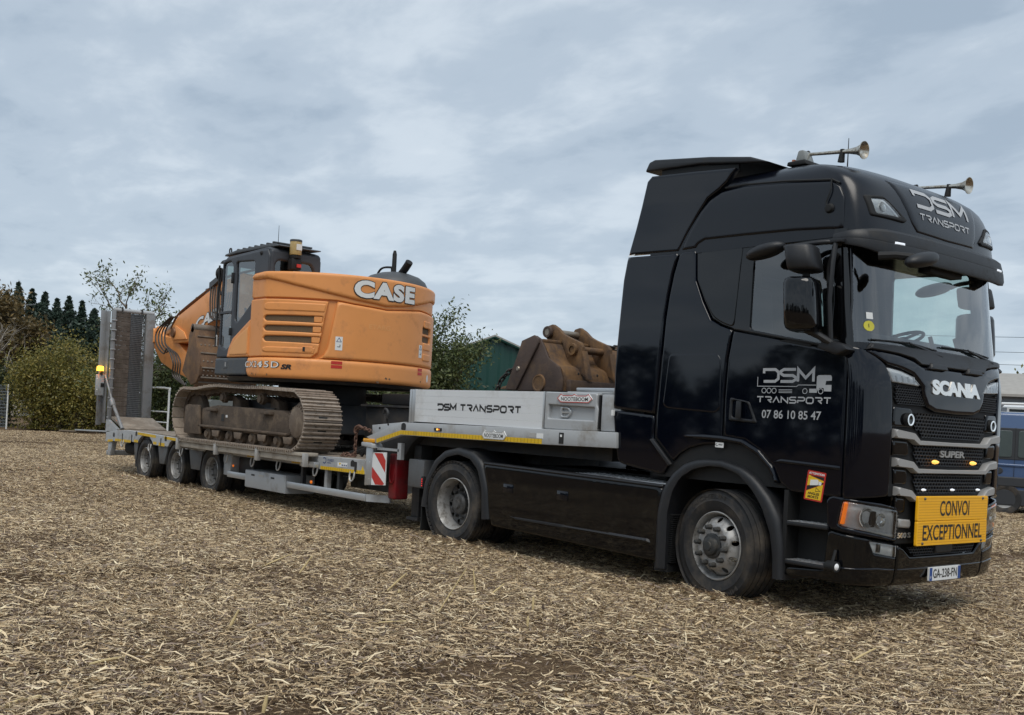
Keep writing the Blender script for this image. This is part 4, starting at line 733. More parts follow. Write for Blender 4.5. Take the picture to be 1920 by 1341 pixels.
both(MB().tube([(-3.75, .1, .5), (-3.75, 1.24, .5)], .075, 12).lathe([(.02,0),(.2,.05),(.22,.2),(.1,.3)], (-3.75, 1.24, .5), (0,-1,0), 16), 'axle', 'soft_black'); MB().tube([(0, .2, .45), (0, 2.28, .45)], .06, 10).build('front_axle', 'soft_black', TK)
both(MB().box(-3.0, -.75, .10, .70, .32, .92), 'fuel_tank', 'soft_black', bevel=.05, seg=3)
fwp = MB().lathe([(0,.05),(.45,.05),(.48,.03),(.48,-.03),(0,-.03)], (-3.35, YC, 1.14), (0,0,1), 28); fwp.box(-3.6, -3.1, .75, 1.73, 1.0, 1.11); fwp.build('fifth_wheel', 'hub_grey', TK)
MB().box(-1.05, -.82, .3, 2.18, 1.0, 2.1).build('cab_rear_equipment', 'soft_black', TK, bevel=.02)
for k_, y in enumerate((.9, 1.05, 1.2, 1.4)): MB().tube(smooth_path([(-1.0, y, 1.9), (-1.4, y+.05, 1.6), (-1.7, y+.05, 1.38), (-1.35, y+.03, 1.2)], 6), .018, 6).build('air_hose', 'soft_black', TK)
for k_ in range(3): MB().tube(smooth_path([(-.62, .12+.03*k_, 1.18), (-.50, .12+.03*k_, 1.28), (-.40, .13+.03*k_, 1.35), (-.38, .2, 1.2)], 6), .008, 5).build('cable', ('alu_tread', 'warn_red', 'soft_black')[k_], TK)
MB().box(-.66, -.60, .10, .22, 1.05, 1.12).tube([(-.60,.14,1.13),(-.55,.14,1.17)], .02, 8).build('cab_latch', 'alu_tread', TK, bevel=.01)
both(MB().prism([(-.83,1.39),(-.79,1.40),(-.55,1.17),(-.585,1.15)], 1, .015, .05), 'cab_corner_trim', 'black_plastic', bevel=.008)
# ---- wheels
def disc(prof_r, prof_h, rout, holes_r, holes_d, nh, rin=0., hole_shape=1.):
    hs_ = [[(holes_r*math.cos(6.283*k/nh+.31)+holes_d*math.cos(a), holes_r*math.sin(6.283*k/nh+.31)+holes_d*math.sin(a)) for a in np.linspace(0, 6.283, 13)[:-1]] for k in range(nh)]
    if rin: hs_.append([(rin*math.cos(a), rin*math.sin(a)) for a in np.linspace(0, 6.283, 25)[:-1]])
    return MB().panel([(rout*math.cos(a), rout*math.sin(a)) for a in np.linspace(0, 6.283, 49)[:-1]], lambda u, v, h: (u, -float(np.interp(math.hypot(u, v), prof_r, prof_h))-h, v), holes=hs_, step=.025, bev=0, thick=0, back=.015)
def tyre(r, rb, w, lugs=0):
    pr = [(rb-.005,-w*.93),(rb+.03,-w*.99),(r*.84,-w),(r*.945,-w*.985),(r*.985,-w*.93)]
    for k_ in range(5):
        a = -w*(.90-.195*k_); b = -w*(.90-.195*k_-.155); pr += [(r*1.0,a),(r*1.003,(a+b)/2),(r*1.0,b)]
        if k_ < 4: pr += [(r*.978,b+.001),(r*.978,b+w*.04-.001)]
    pr += [(r*.985,-w*.07),(r*.965,-w*.03),(r*.93,-.006),(r*.925,-.002),(r*.90,.0),(r*.80,.002),(r*.795,.005),(r*.785,.003),(r*.70,-.004),(rb+.035,-.012),(rb+.012,-.022),(rb-.006,-.04)]
    m = MB().lathe(pr, (0,0,0), (0,-1,0), 72)
    for i in range(lugs):
        a = 6.2832*i/lugs; rot_ = Matrix.Rotation(-a, 3, 'Y')
        for yy in (w*.05, w*.95): m.obox(rot_@Vector((r*.985, yy, 0)), (.012, w*.06, r*3.1416/lugs*.62), rot_)
    return m
def polar(r0): return lambda u, v, h: ((r0+v)*math.sin(u/r0), -h, (r0+v)*math.cos(u/r0))
WM = {}
WM['front'] = dict(tyre=tyre(.502,.298,.33).mesh('tyre', 'rubber', angle=50), rim=MB().lathe([(.303,-.030),(.306,-.018),(.298,-.012),(.291,-.018),(.285,-.045),(.272,-.07),(.262,-.12),(.262,-.28)], (0,0,0), (0,-1,0), 56).mesh('rim', 'rim_grey'), disc=disc([0,.125,.188,.205,.258], [.022,.022,.020,.008,-.062], .258, .230, .0245, 10, .10).mesh('disc', 'rim_grey', angle=60), hub=MB().lathe([(.112,.02),(.112,.034),(.098,.040),(.088,.041),(.080,.062),(.066,.070),(.040,.072),(.036,.079),(0,.080)], (0,0,0), (0,-1,0), 30).mesh('hub', 'hub_grey'), nut=MB().lathe([(.0245,0),(.0245,.02),(.021,.026),(.021,.052),(.016,.060),(0,.062)], (0,-.02,0), (0,-1,0), 8).mesh('wheel_nut', 'hub_grey'), nr=.1675, ny=0)
WM['drive'] = dict(tyre=tyre(.502,.298,.30,54).mesh('tyre', 'rubber', angle=50), rim=MB().lathe([(.303,-.030),(.306,-.018),(.298,-.012),(.291,-.020),(.285,-.05),(.272,-.07),(.266,-.10),(.264,-.16),(.258,-.175)], (0,0,0), (0,-1,0), 56).mesh('rim', 'rim_grey'), disc=disc([0,.12,.18,.21,.235,.262], [-.165,-.165,-.162,-.152,-.15,-.175], .262, .215, .027, 10, .09).mesh('disc', 'rim_dark', angle=60), hub=MB().lathe([(.12,-.17),(.12,-.11),(.10,-.09),(.06,-.085),(.05,-.06),(0,-.058)], (0,0,0), (0,-1,0), 28).mesh('hub', 'rim_dark'), nut=MB().lathe([(.018,0),(.018,.03),(.012,.05),(0,.052)], (0,.165,0), (0,-1,0), 8).mesh('wheel_nut', 'rim_dark'), nr=.1675, ny=0)
WM['trailer'] = dict(tyre=tyre(.40,.236,.245,0).mesh('tyre', 'rubber', angle=50), rim=MB().lathe([(.240,-.030),(.243,-.018),(.236,-.010),(.230,-.018),(.225,-.05),(.212,-.06),(.208,-.10),(.205,-.13),(.198,-.14)], (0,0,0), (0,-1,0), 48).mesh('rim', 'rim_grey'), disc=disc([0,.10,.15,.20], [-.10,-.10,-.11,-.14], .202, .165, .02, 8, .07).mesh('disc', 'rim_dark', angle=60), hub=MB().lathe([(.08,-.12),(.08,-.10),(.065,-.09),(.04,-.088),(0,-.086)], (0,0,0), (0,-1,0), 24).mesh('hub', 'rim_dark'), nut=MB().lathe([(.014,0),(.014,.025),(.009,.035),(0,.036)], (0,.105,0), (0,-1,0), 8).mesh('wheel_nut', 'rim_dark'), nr=.125, ny=0)
WM['brand'] = textmb('MICHELIN', .042, lambda u, v, h: polar(.42)(u-.21, v, .004+h), width=.42, bold=.01, ext=.004, sub=1).mesh('sidewall_lettering', 'rubber')
def wheel(parent, kd, loc, steer=0., spin=0., far=False, brand=False, nuts=10):
    w = WM[kd]; mat = Matrix.Translation(Vector(loc)) @ Matrix.Rotation(steer+(math.pi if far else 0), 4, 'Z') @ Matrix.Rotation(spin, 4, 'Y')
    o = link('wheel', w['rim'], parent); o.matrix_basis = mat; I4 = Matrix.Identity(4)
    for nm in ('tyre', 'disc', 'hub'): link(nm, w[nm], o, local=I4)
    for k_ in range(nuts): a = 6.2832*k_/nuts; link('wheel_nut', w['nut'], o, local=Matrix.Translation((w['nr']*math.cos(a), 0, w['nr']*math.sin(a))))
    if brand: link('sidewall_lettering', WM['brand'], o, local=Matrix.Rotation(-.35, 4, 'Y')); link('sidewall_lettering', WM['brand'], o, local=Matrix.Rotation(math.pi-.35, 4, 'Y'))
    return o
wheel(TK, 'front', (0, 0, .485), -.17, .1, brand=True); wheel(TK, 'front', (0, 2.48, .485), -.16, .4, True)
wheel(TK, 'drive', (-3.776, 0, .485), 0, .2); wheel(TK, 'drive', (-3.776, 2.48, .485), 0, .5, True)
for y in (.34, 1.84): link('inner_tyre', WM['drive']['tyre'], TK, mw=Matrix.Translation((-3.776, y, .485)))
# ---- mirrors
def mirror_set(mir):
    T_ = (lambda m: m) if not mir else (lambda m: m.mirror(YC))
    def shell(p0, p1, w, d, name, mat='black_plastic', tp=.8, tilt=0.):
        """rounded housing between heights p0 and p1, w across the truck, d along it"""
        m = MB(); rings = []; a = Vector(p0); b = Vector(p1)
        for k_, (t, s) in enumerate(((0,.72),(.04,.92),(.12,1.),(.5,1.0),(.88,.97),(.96,.9),(1.,.7))):
            c = a.lerp(b, t); r = []
            for i in range(20):
                an = 6.2832*i/20; cx_, sx_ = math.cos(an), math.sin(an); ex = lambda q_: math.copysign(abs(q_)**.55, q_); lx, ly = ex(cx_)*d/2*s, ex(sx_)*w/2*s*(1 if cx_ < 0 else .92); r.append((c.x+lx*math.cos(tilt)-ly*math.sin(tilt), c.y+lx*math.sin(tilt)+ly*math.cos(tilt), c.z))
            rings.append(r)
        return T_(m.loft(rings)).build(name, mat, TK, angle=60)
    mh_ = shell((.92,-.20,2.335), (.89,-.21,2.765), .36, .26, 'main_mirror', 'gloss_black', tilt=.25); T_(MB().obox((.838,-.219,2.55), (.003,.085,.15), Matrix.Rotation(.25, 3, 'Z'))).build('mirror_glass', 'chrome', mh_)
    mw_ = shell((.91,-.20,2.815), (.865,-.21,3.03), .33, .24, 'wide_angle_mirror', tilt=.25); T_(MB().obox((.815,-.219,2.925), (.003,.08,.06), Matrix.Rotation(.25, 3, 'Z'))).build('mirror_glass', 'chrome', mw_)
    km = T_(MB().grid(lambda u, v: (.49+.185*math.cos(6.2832*u)*math.sin(math.pi*v)**.7, -.16+.10*math.sin(6.2832*u)*math.sin(math.pi*v)**.7, 3.03+.058*math.cos(math.pi*v)+.20*(.165*math.cos(6.2832*u)*math.sin(math.pi*v)**.7)), 20, 10)).build('kerb_mirror', 'black_plastic', TK, angle=80)
    T_(MB().tube(smooth_path([(.66,-.16,3.04),(.78,-.1,3.06),(1.0,-.05,3.07),(1.06,.04,3.06)], 5), [.022]*16, 8).box(.98, 1.12, -.06, .06, 3.06, 3.09)).build('mirror_arm', 'black_plastic', TK, bevel=.004)
    T_(MB().tube([(.915,-.20,2.70),(.91,-.20,2.86)], .03, 10)).build('mirror_arm', 'soft_black', TK); T_(MB().tube([(1.055,-.03,3.08),(1.06,-.07,2.9),(1.06,-.09,2.6),(1.07,-.06,2.28)], .022, 8)).build('mirror_arm', 'black_plastic', TK)
    T_(MB().prism([(.96,2.215),(1.02,2.285),(1.20,2.235),(1.235,2.195),(1.14,2.15)], 1, -.09, .05)).build('mirror_arm', 'black_plastic', TK, bevel=.015); T_(MB().tube([(.92,-.18,2.36),(1.0,-.12,2.31),(1.08,-.06,2.25)], [.035,.03,.03], 8)).build('mirror_arm', 'black_plastic', TK)
    T_(MB().tube(smooth_path([(1.02,-.02,2.98),(.98,.0,2.85),(1.0,.0,2.6)], 5), .012, 6)).build('cable', 'soft_black', TK)
mirror_set(0); mirror_set(1)
fm = MB().grid(lambda u, v: (1.64+.09*math.cos(6.2832*u)*math.sin(math.pi*v)**.7, .22+.20*math.sin(6.2832*u)*math.sin(math.pi*v)**.7, 2.905+.060*math.cos(math.pi*v)+.22*.20*math.sin(6.2832*u)*math.sin(math.pi*v)**.7), 20, 10); fm.build('front_mirror', 'black_plastic', TK, angle=80); MB().tube([(1.40,.02,2.93),(1.52,.06,2.93),(1.64,.12,2.91)], [.035,.03,.03], 8).build('mirror_arm', 'soft_black', TK)
# ---- wipers, interior
for y0, y1, zt in ((.18, 1.02, 2.30), (1.12, 2.0, 2.315)):
    MB().tube([YF(y0, zt-.005, .02), YF((y0+y1)/2, zt-.0, .025), YF(y1, zt-.03, .02)], .008, 5).build('wiper_blade', 'soft_black', TK); MB().tube([YF((y0+y1)/2, zt, .03), YF(y1+.05, zt-.075, .035)], [.009, .016], 6).build('wiper_arm', 'black_plastic', TK)
MB().prism([(.62,2.18),(.66,2.38),(.80,2.44),(1.05,2.36),(1.20,2.24),(1.20,2.18)], 1, .14, 2.34).build('dashboard', 'dash', TK, bevel=.02)
sw_c = Vector((.62, 1.80, 2.44)); ax = Vector((-.35, 0, .93)).normalized(); u_ = Vector((0,1,0)); v_ = ax.cross(u_)
o = MB().tube([sw_c+(u_*math.cos(a)+v_*math.sin(a))*.215 for a in np.linspace(0, 6.2832, 33)[:-1]], .016, 8, closed=True).build('steering_wheel', 'soft_black', TK); MB().lathe([(0,.02),(.07,.015),(.08,-.02)], sw_c, ax, 16).tube([sw_c-u_*.2, sw_c+u_*.2], .014, 6).tube([sw_c, sw_c-v_*.2], .014, 6).tube([sw_c, sw_c-ax*.35], .03, 8).build('spokes', 'soft_black', o)
for y in (.62, 1.86): MB().box(-.12, .40, y-.25, y+.25, 2.0, 2.24).prism([(-.20,2.2),(-.06,2.2),(-.14,2.86),(-.26,2.86)], 1, y-.24, y+.24).prism([(-.17,2.86),(-.24,2.86),(-.26,3.06),(-.19,3.06)], 1, y-.14, y+.14).build('seat', 'seat_cloth', TK, bevel=.04, seg=3)
MB().box(-.74, -.24, .12, 2.36, 2.2, 2.42).build('bunk', 'curtain', TK, bevel=.04)
MB().tube([YF(1.13, 2.28, -.06), YF(1.13, 2.40, -.08)], .018, 6).tube([YF(1.72, 2.33, -.1), YF(1.72, 2.44, -.12)], .045, 8).build('dash_gadget', 'soft_black', TK)
# ---- roof horns, beacons and aerials
def horn(p, L_, tilt=0., bell=.075):
    o = MB().lathe([(.014,0),(.016,L_*.55),(.022,L_*.75),(.034,L_*.88),(bell*.72,L_*.97),(bell,L_),(bell*1.02,L_+.006),(bell*.97,L_+.006),(bell*.66,L_*.965),(0,L_*.9)], p, (1, tilt, -.10), 24).build('air_horn', 'chrome_worn', TK); q_ = Vector(p)
    MB().lathe([(0,-.05),(.03,-.045),(.034,-.01),(.016,.0)], p, (1, tilt, -.10), 14).build('horn_driver', 'soft_black', o); MB().tube([q_+Vector((L_*.62,tilt*L_*.6,-.01)), q_+Vector((L_*.60,tilt*L_*.6,-.12))], [.02,.03], 8).build('horn_bracket', 'soft_black', o)
horn((.42,.50,3.985), .52); horn((.66,1.92,3.905), .48)
o = MB().prism([(.30,3.87),(.50,3.86),(.48,3.905),(.31,3.905)], 1, .34, .58).build('beacon_base', 'soft_black', TK, bevel=.01); MB().prism([(.34,3.905),(.46,3.905),(.42,4.01),(.37,4.01)], 1, .40, .53).build('beacon_lamp', 'beacon_grey', o, bevel=.015); MB().prism([(.31,3.90),(.33,3.90),(.335,3.935),(.315,3.935)], 1, .40, .48).build('beacon_lens', 'amber_glass', o)
MB().tube([(.72,.62,3.85),(.72,.62,4.10)], [.006,.003], 5).build('aerial', 'soft_black', TK)
ca_ = MB().tube(smooth_path([(.92,.075,3.62),(.93,.055,3.52),(.90,.05,3.42),(.92,.045,3.38)], 6), .006, 5); ca_.build('cable', 'soft_black', TK); MB().lathe([(0,.03),(.03,.026),(.042,.0)], (.925, .062, 3.37), (0,-1,0), 16).build('side_camera', 'soft_black', TK)
# ---- lettering
GLY = {'D': [[(.0,.68),(.0,1),(.78,1),(1,.78),(1,.22),(.78,0),(.0,0)]], 'S': [[(1,1),(.2,1),(.0,.85),(.0,.66),(.2,.5),(.8,.5),(1,.34),(1,.15),(.8,0),(0,0)]], 'M': [[(0,0),(0,1),(.5,.3),(1,1),(1,0)]],
 'T': [[(0,1),(1,1)], [(.5,.93),(.5,0)]], 'R': [[(0,1),(.82,1),(1,.84),(1,.64),(.82,.46),(.42,.46)], [(.55,.40),(1,0)]], 'A': [[(0,0),(.5,1),(1,0)]], 'N': [[(0,0),(0,1),(1,0),(1,1)]], 'P': [[(0,0),(0,.42),(.82,.42),(1,.58),(1,.84),(.82,1),(0,1)]], 'O': [[(.2,0),(.0,.2),(0,.8),(.2,1),(.8,1),(1,.8),(1,.2),(.8,0)]]}
def strokes(txt, fn, x0, z0, x1, h, st, gap=.3, sp_=.0):
    n = len(txt.replace(' ', '')); nsp = txt.count(' '); m = MB(); w = (x1-x0-st)/(n+gap*(n-1)+nsp*.8); x = x0+st/2
    for c in txt:
        if c == ' ': x += w*.8; continue
        for P in GLY[c]:
            Q = [(x+a*w, z0+st/2+b*(h-st)) for a, b in P]; D_2 = []
            for i_ in range(len(Q) if c == 'O' else len(Q)-1):
                p_, r_2 = Vector(Q[i_]), Vector(Q[(i_+1) % len(Q)]); k_n = max(1, int((r_2-p_).length/.03)); D_2 += [tuple(p_.lerp(r_2, j_/k_n)) for j_ in range(k_n)]
            ribbon(m, D_2 if c == 'O' else D_2+[Q[-1]], st, fn, closed=c == 'O')
        x += w*(1+gap)
    return m
DN = lambda x, z, h=0.: (x, S(x, z)-.0145-h, z)
for mir in (0, 1):
    T_ = (lambda f: f) if not mir else (lambda f: (lambda x, z, h=0.: (lambda p: (p[0], 2*YC-p[1], p[2]))(f(1.38-x, z, h)))); f = T_(DN)
    strokes('DSM', f, .385, 1.935, .885, .125, .024, .16).build('door_lettering', 'decal_silver', TK, smooth=False); strokes('TRANSPORT', f, .335, 1.762, 1.045, .058, .011, .28).build('door_lettering', 'decal_silver', TK, smooth=False)
    textmb('07 86 10 85 47', .072, lambda u, v, h: f(.395+u, 1.632+v, 0), bold=.012, width=.565).build('door_lettering', 'decal_silver', TK, smooth=False)
    ic = MB(); ribbon(ic, [(.337,1.985),(.337,1.905),(.72,1.905),(.735,1.918),(.90,1.918)], .006, f)
    for cx_ in (.405,.455,.505,.80,.945): ribbon(ic, [(cx_+.021*math.cos(a), 1.868+.021*math.sin(a)) for a in np.linspace(0, 6.2832, 17)[:-1]], .006, f, closed=True)
    for k_ in range(3): ribbon(ic, [(.55,1.853+.012*k_),(.68,1.853+.012*k_)], .005, f)
    for P in ([(.905,1.875),(.905,1.99),(.92,2.0),(1.03,2.0),(1.04,1.985),(1.04,1.955),(.99,1.952),(.985,1.92),(1.04,1.92),(1.04,1.868),(.975,1.868),(.97,1.895),(.93,1.895),(.925,1.872)], [(.84,1.855),(.91,1.855),(.915,1.88),(.905,1.888),(.84,1.888)]): ic.add([f(x, z, 0) for x, z in P], [tuple(range(len(P)))])
    ic.build('truck_emblem', 'decal_silver', TK, smooth=False)
RF3 = lambda y, z, h=0.: RFn(y, z, .0165+h)
strokes('DSM', RF3, .79, 3.452, 1.70, .165, .034, .16).build('roof_lettering', 'decal_silver', TK, smooth=False); strokes('TRANSPORT', RF3, .81, 3.345, 1.67, .062, .012, .28).build('roof_lettering', 'decal_silver', TK, smooth=False)
# warning sticker
f = lambda x, z, h=0.: (x, S(x, z)-.0140-h, z); W0 = [(.868,1.222),(1.036,1.205),(1.006,.965),(.838,.980)]
def wq(u, v, h=0.): a = Vector(W0[0]).lerp(Vector(W0[1]), u); b = Vector(W0[3]).lerp(Vector(W0[2]), u); p = b.lerp(a, v); return f(p.x, p.y, h)
st_ = MB().panel(rnd([(0,0),(1,0),(1,1),(0,1)], .06), wq, step=.2, bev=0, thick=0, back=0).build('warning_sticker', 'warn_red', TK, smooth=False); f1 = lambda u, v, h=0.: wq(u, v, .0012+h)
for P, mm in (([(.08,.05),(.92,.05),(.92,.60),(.08,.30)], 'warn_yellow'), ([(.08,.32),(.92,.62),(.92,.66),(.08,.46)], 'print_black'), ([(.08,.48),(.92,.67),(.92,.72),(.3,.80),(.08,.72)], 'warn_yellow'), ([(.08,.73),(.3,.81),(.08,.84)], 'warn_yellow'), ([(.3,.82),(.92,.73),(.92,.84),(.1,.845)], 'print_black')): MB().add([f1(u, v) for u, v in P], [tuple(range(len(P)))]).build('print', mm, st_, smooth=False)
MB().add([f1(u, v, .001) for u, v in ((.22,.50),(.66,.55),(.66,.69),(.60,.73),(.22,.69))], [(0, 1, 2, 3, 4)]).add([f1(u, v, .001) for u, v in ((.68,.55),(.82,.56),(.84,.64),(.76,.68),(.68,.67))], [(0, 1, 2, 3, 4)]).build('print', 'print_white', st_, smooth=False)
for tx, v0, u0, w_, mm, h_ in (('ATTENTION', .88, .08, .84, 'print_white', .075), ('ANGLES', .20, .18, .62, 'print_black', .085), ('MORTS', .085, .2, .58, 'print_black', .085)): textmb(tx, h_, lambda u, v, h: f1(u0+u, v0+v, .001), bold=.03, width=w_).build('print', mm, st_, smooth=False)
ribbon(MB(), [(.58,.33),(.58,.46),(.82,.35)], .018, f1, closed=True, h=.001).build('print', 'print_black', st_, smooth=False)
st_ = MB().panel(rnd([(-.075,1.356),(.017,1.354),(.017,1.40),(-.075,1.402)], .006), lambda x, z, h: SN(x, z, .0145), step=.1, bev=0, thick=0, back=0).build('maker_sticker', 'print_white', TK, smooth=False); ribbon(MB(), [(-.06,1.39),(-.068,1.38),(-.06,1.368),(-.045,1.372)], .005, lambda x, z, h: SN(x, z, .016)).build('print', 'print_black', st_, smooth=False); ribbon(MB(), [(-.038,1.376),(-.028,1.385),(-.02,1.376),(-.012,1.384),(-.004,1.377),(.006,1.382)], .005, lambda x, z, h: SN(x, z, .016)).build('print', 'print_black', st_, smooth=False)
wsf = lambda y, z, h=0.: YF(y, z, .003+h)
MB().add([wsf(y, z) for y, z in ((.165,2.462),(.225,2.462),(.225,2.515),(.165,2.515))], [(0, 1, 2, 3)]).build('windscreen_sticker', 'print_white', TK, smooth=False)
st_ = MB().add([wsf(.185+.048*math.cos(a), 2.405+.042*math.sin(a)) for a in np.linspace(0, 6.2832, 21)[:-1]], [tuple(range(20))]).build('windscreen_sticker', 'sticker_lime', TK, smooth=False); textmb('1', .03, lambda u, v, h: wsf(.178+u, 2.392+v, .001), bold=.03).build('print', 'print_black', st_, smooth=False)
# number plate
pf = lambda u, v, h=0.: (1.432+.0*v+h, .978+u, .343+v)
np_ = MB().panel(rnd([(0,0),(.53,0),(.53,.115),(0,.115)], .008), pf, step=.1, bev=.002, thick=.004, back=.012).build('number_plate', 'print_white', TK); 
for u0, u1 in ((.0,.05),(.48,.53)): MB().add([pf(u, v, .0055) for u, v in ((u0+.003,.003),(u1-.003,.003),(u1-.003,.112),(u0+.003,.112))], [(0, 1, 2, 3)]).build('plate_band', 'plate_blue', np_, smooth=False)
textmb('GA-238-FN', .075, lambda u, v, h: pf(.062+u, .024+v, .0058), bold=.012, width=.405).build('plate_lettering', 'print_black', np_, smooth=False); textmb('F', .022, lambda u, v, h: pf(.018+u, .02+v, .0065), bold=.02).build('plate_lettering', 'print_white', np_, smooth=False)
# ---- oversize load board hung on the grille
SG = thing('convoy_board', 'yellow two line oversize load warning board hung on the truck front', 'sign', (1.46, YC, .655)); sgf = lambda u, v, h=0.: (1.478+h, .648+u, .652+v)
for v0, v1, nm in ((0,.2005,'lower_plank'),(.2035,.405,'upper_plank')):
    pl = MB().panel(rnd([(0,v0),(1.19,v0),(1.19,v1),(0,v1)], .012), sgf, step=.1, bev=.003, thick=.008, back=.014).build('board', 'sign_yellow', SG)
    for k_ in range(8): z0 = v0+.022+.0225*k_; MB().add([sgf(u, v, .0088) for u, v in ((.012,z0),(1.178,z0),(1.178,z0+.004),(.012,z0+.004))], [(0, 1, 2, 3)]).build('reflective_line', 'sign_line', pl, smooth=False)
textmb('CONVOI', .128, lambda u, v, h: sgf(.355+u, .24+v, .0098), bold=.014, width=.50).build('lettering', 'print_black', SG, smooth=False); textmb('EXCEPTIONNEL', .128, lambda u, v, h: sgf(.09+u, .042+v, .0098), bold=.014, width=1.01).build('lettering', 'print_black', SG, smooth=False)
for u, v in ((.10,.385),(1.09,.385),(.09,.02),(1.09,.02)): MB().lathe([(0,.012),(.008,.01),(.013,.0)], sgf(u, v, .008), (1,0,0), 10).build('bolt', 'rim_dark', SG)
both(MB().box(1.40, 1.475, .75, .79, .72, 1.0), 'board_bracket', 'soft_black', SG)
# ------------------------------------------------------------------ low loader trailer
mt('trailer_grey', lin(170,173,175), .5, .1, var=.08, scale=3, dirt=(.22,.195,.16), dscale=2.2, damt=.32); mt('alu_board', lin(226,228,229), .42, .25, var=.05, scale=2, dirt=(.55,.54,.51), dscale=1.2, damt=.25); mt('frame_dark', (.028,.029,.031), .6, .2, var=.25, scale=5, dirt=(.07,.06,.05), dscale=3, damt=.4); mt('tape_yellow', (.72,.46,.012), .4, var=.08, scale=20, dirt=(.35,.25,.06), dscale=6, damt=.25); mt('tape_tick', (.42,.24,.004), .5, var=0)
mt('deck_wood', (.20,.165,.13), .85, var=.3, scale=9, bump=.5, bscale=30, dirt=(.34,.30,.25), dscale=3, damt=.45); mt('ramp_wood', (.085,.066,.053), .85, var=.3, scale=6, bump=.5, bscale=50, dirt=(.15,.125,.105), dscale=6, damt=.45, streak=(.12,.098,.08)); mt('plank_wood', (.42,.375,.31), .8, var=.25, scale=8, bump=.4, bscale=40, dirt=(.20,.16,.12), dscale=4, damt=.45); mt('guard_alu', lin(188,191,193), .35, .6, var=.05); mt('red_box', (.20,.008,.012), .4, var=.12, dirt=(.10,.02,.02), dscale=5, damt=.4); mt('ring_steel', (.48,.47,.45), .5, .4, var=.2); mt('beacon_amber', (1,.5,.02), .2, var=0, emit=(1,.52,.03), estr=3.5); mt('amber_dull', (.72,.33,.02), .25, var=.06); mt('ramp_shaded_grey', (.23,.235,.24), .5, .25, var=.12, scale=5, dirt=(.14,.12,.10), dscale=3, damt=.35); mt('frame_mid', (.12,.125,.13), .55, .2, var=.15, dirt=(.12,.10,.085), dscale=4, damt=.35); mt('grid_steel', (.16,.165,.17), .5, .5, var=.2); mt('decal_blue', (.02,.05,.16), .5, var=0); mt('badge_chrome', (.68,.70,.71), .3, .5, var=.03)  # grey of the ramp frames: trailer grey with its shade painted into the colour
TR = thing('low_loader_trailer', 'grey three axle low loader trailer with gooseneck and raised ramp', 'trailer', (-9, YC, 0)); YT = YC
def tb(mb, name, mat, **kw): return both(mb, name, mat, TR, **kw)
PN = lambda y0: (lambda x, z, h=0.: (x, y0-h, z))
# gooseneck side beams, deck, underframe
gk = [(-5.67,1.185),(-4.90,1.405),(-1.24,1.436),(-1.23,1.28),(-2.28,1.262),(-4.876,1.243),(-5.43,1.108)]
tb(MB().prism(gk, 1, .0, .07), 'gooseneck_beam', 'trailer_grey', bevel=.008)
tb(MB().prism([(-5.69,1.345),(-5.67,1.20),(-4.90,1.418),(-5.06,1.40)], 1, .10, .12), 'slope_plate', 'trailer_grey', bevel=.004)
for x in (-5.55,-5.36,-5.17): tb(MB().lathe([(0,.012),(.014,.008),(.018,0)], (x, .0, 1.225+.285*(x+5.67)), (0,-1,0), 10), 'slope_bolt', 'frame_dark')
MB().box(-4.9, -1.25, .07, 2.41, 1.385, 1.41).build('gooseneck_deck', 'frame_dark', TR); MB().box(-5.3, -1.6, .35, .55, 1.13, 1.385).build('gooseneck_rail', 'frame_dark', TR); MB().box(-5.3, -1.6, 1.93, 2.13, 1.13, 1.385).build('gooseneck_rail', 'frame_dark', TR)
MB().lathe([(.0,-.02),(.09,-.02),(.09,.10),(.05,.10),(.05,-.1),(0,-.1)], (-3.3, YC, 1.2), (0,0,1), 14).build('kingpin_plate', 'frame_dark', TR)
MB().prism([(-5.62,.88),(-5.62,1.19),(-5.0,1.38),(-4.6,1.38),(-5.0,1.12),(-5.3,.70),(-5.62,.70)], 1, .25, 2.23).build('neck_wall', 'frame_dark', TR, bevel=.01)
MB().prism([(-7.05,.95),(-7.05,1.60),(-5.35,1.60),(-4.85,1.45),(-4.85,.98)], 1, .88, 1.60).build('neck_girder', 'frame_dark', TR, bevel=.012); MB().prism([(-7.1,1.60),(-7.1,1.63),(-5.33,1.63),(-4.83,1.48),(-4.83,1.45),(-5.35,1.60)], 1, .82, 1.66).build('girder_flange', 'frame_dark', TR); MB().box(-6.9, -5.0, 1.05, 1.95, 1.64, 1.80).build('rubber_mat_stack', 'soft_black', TR, bevel=.02)
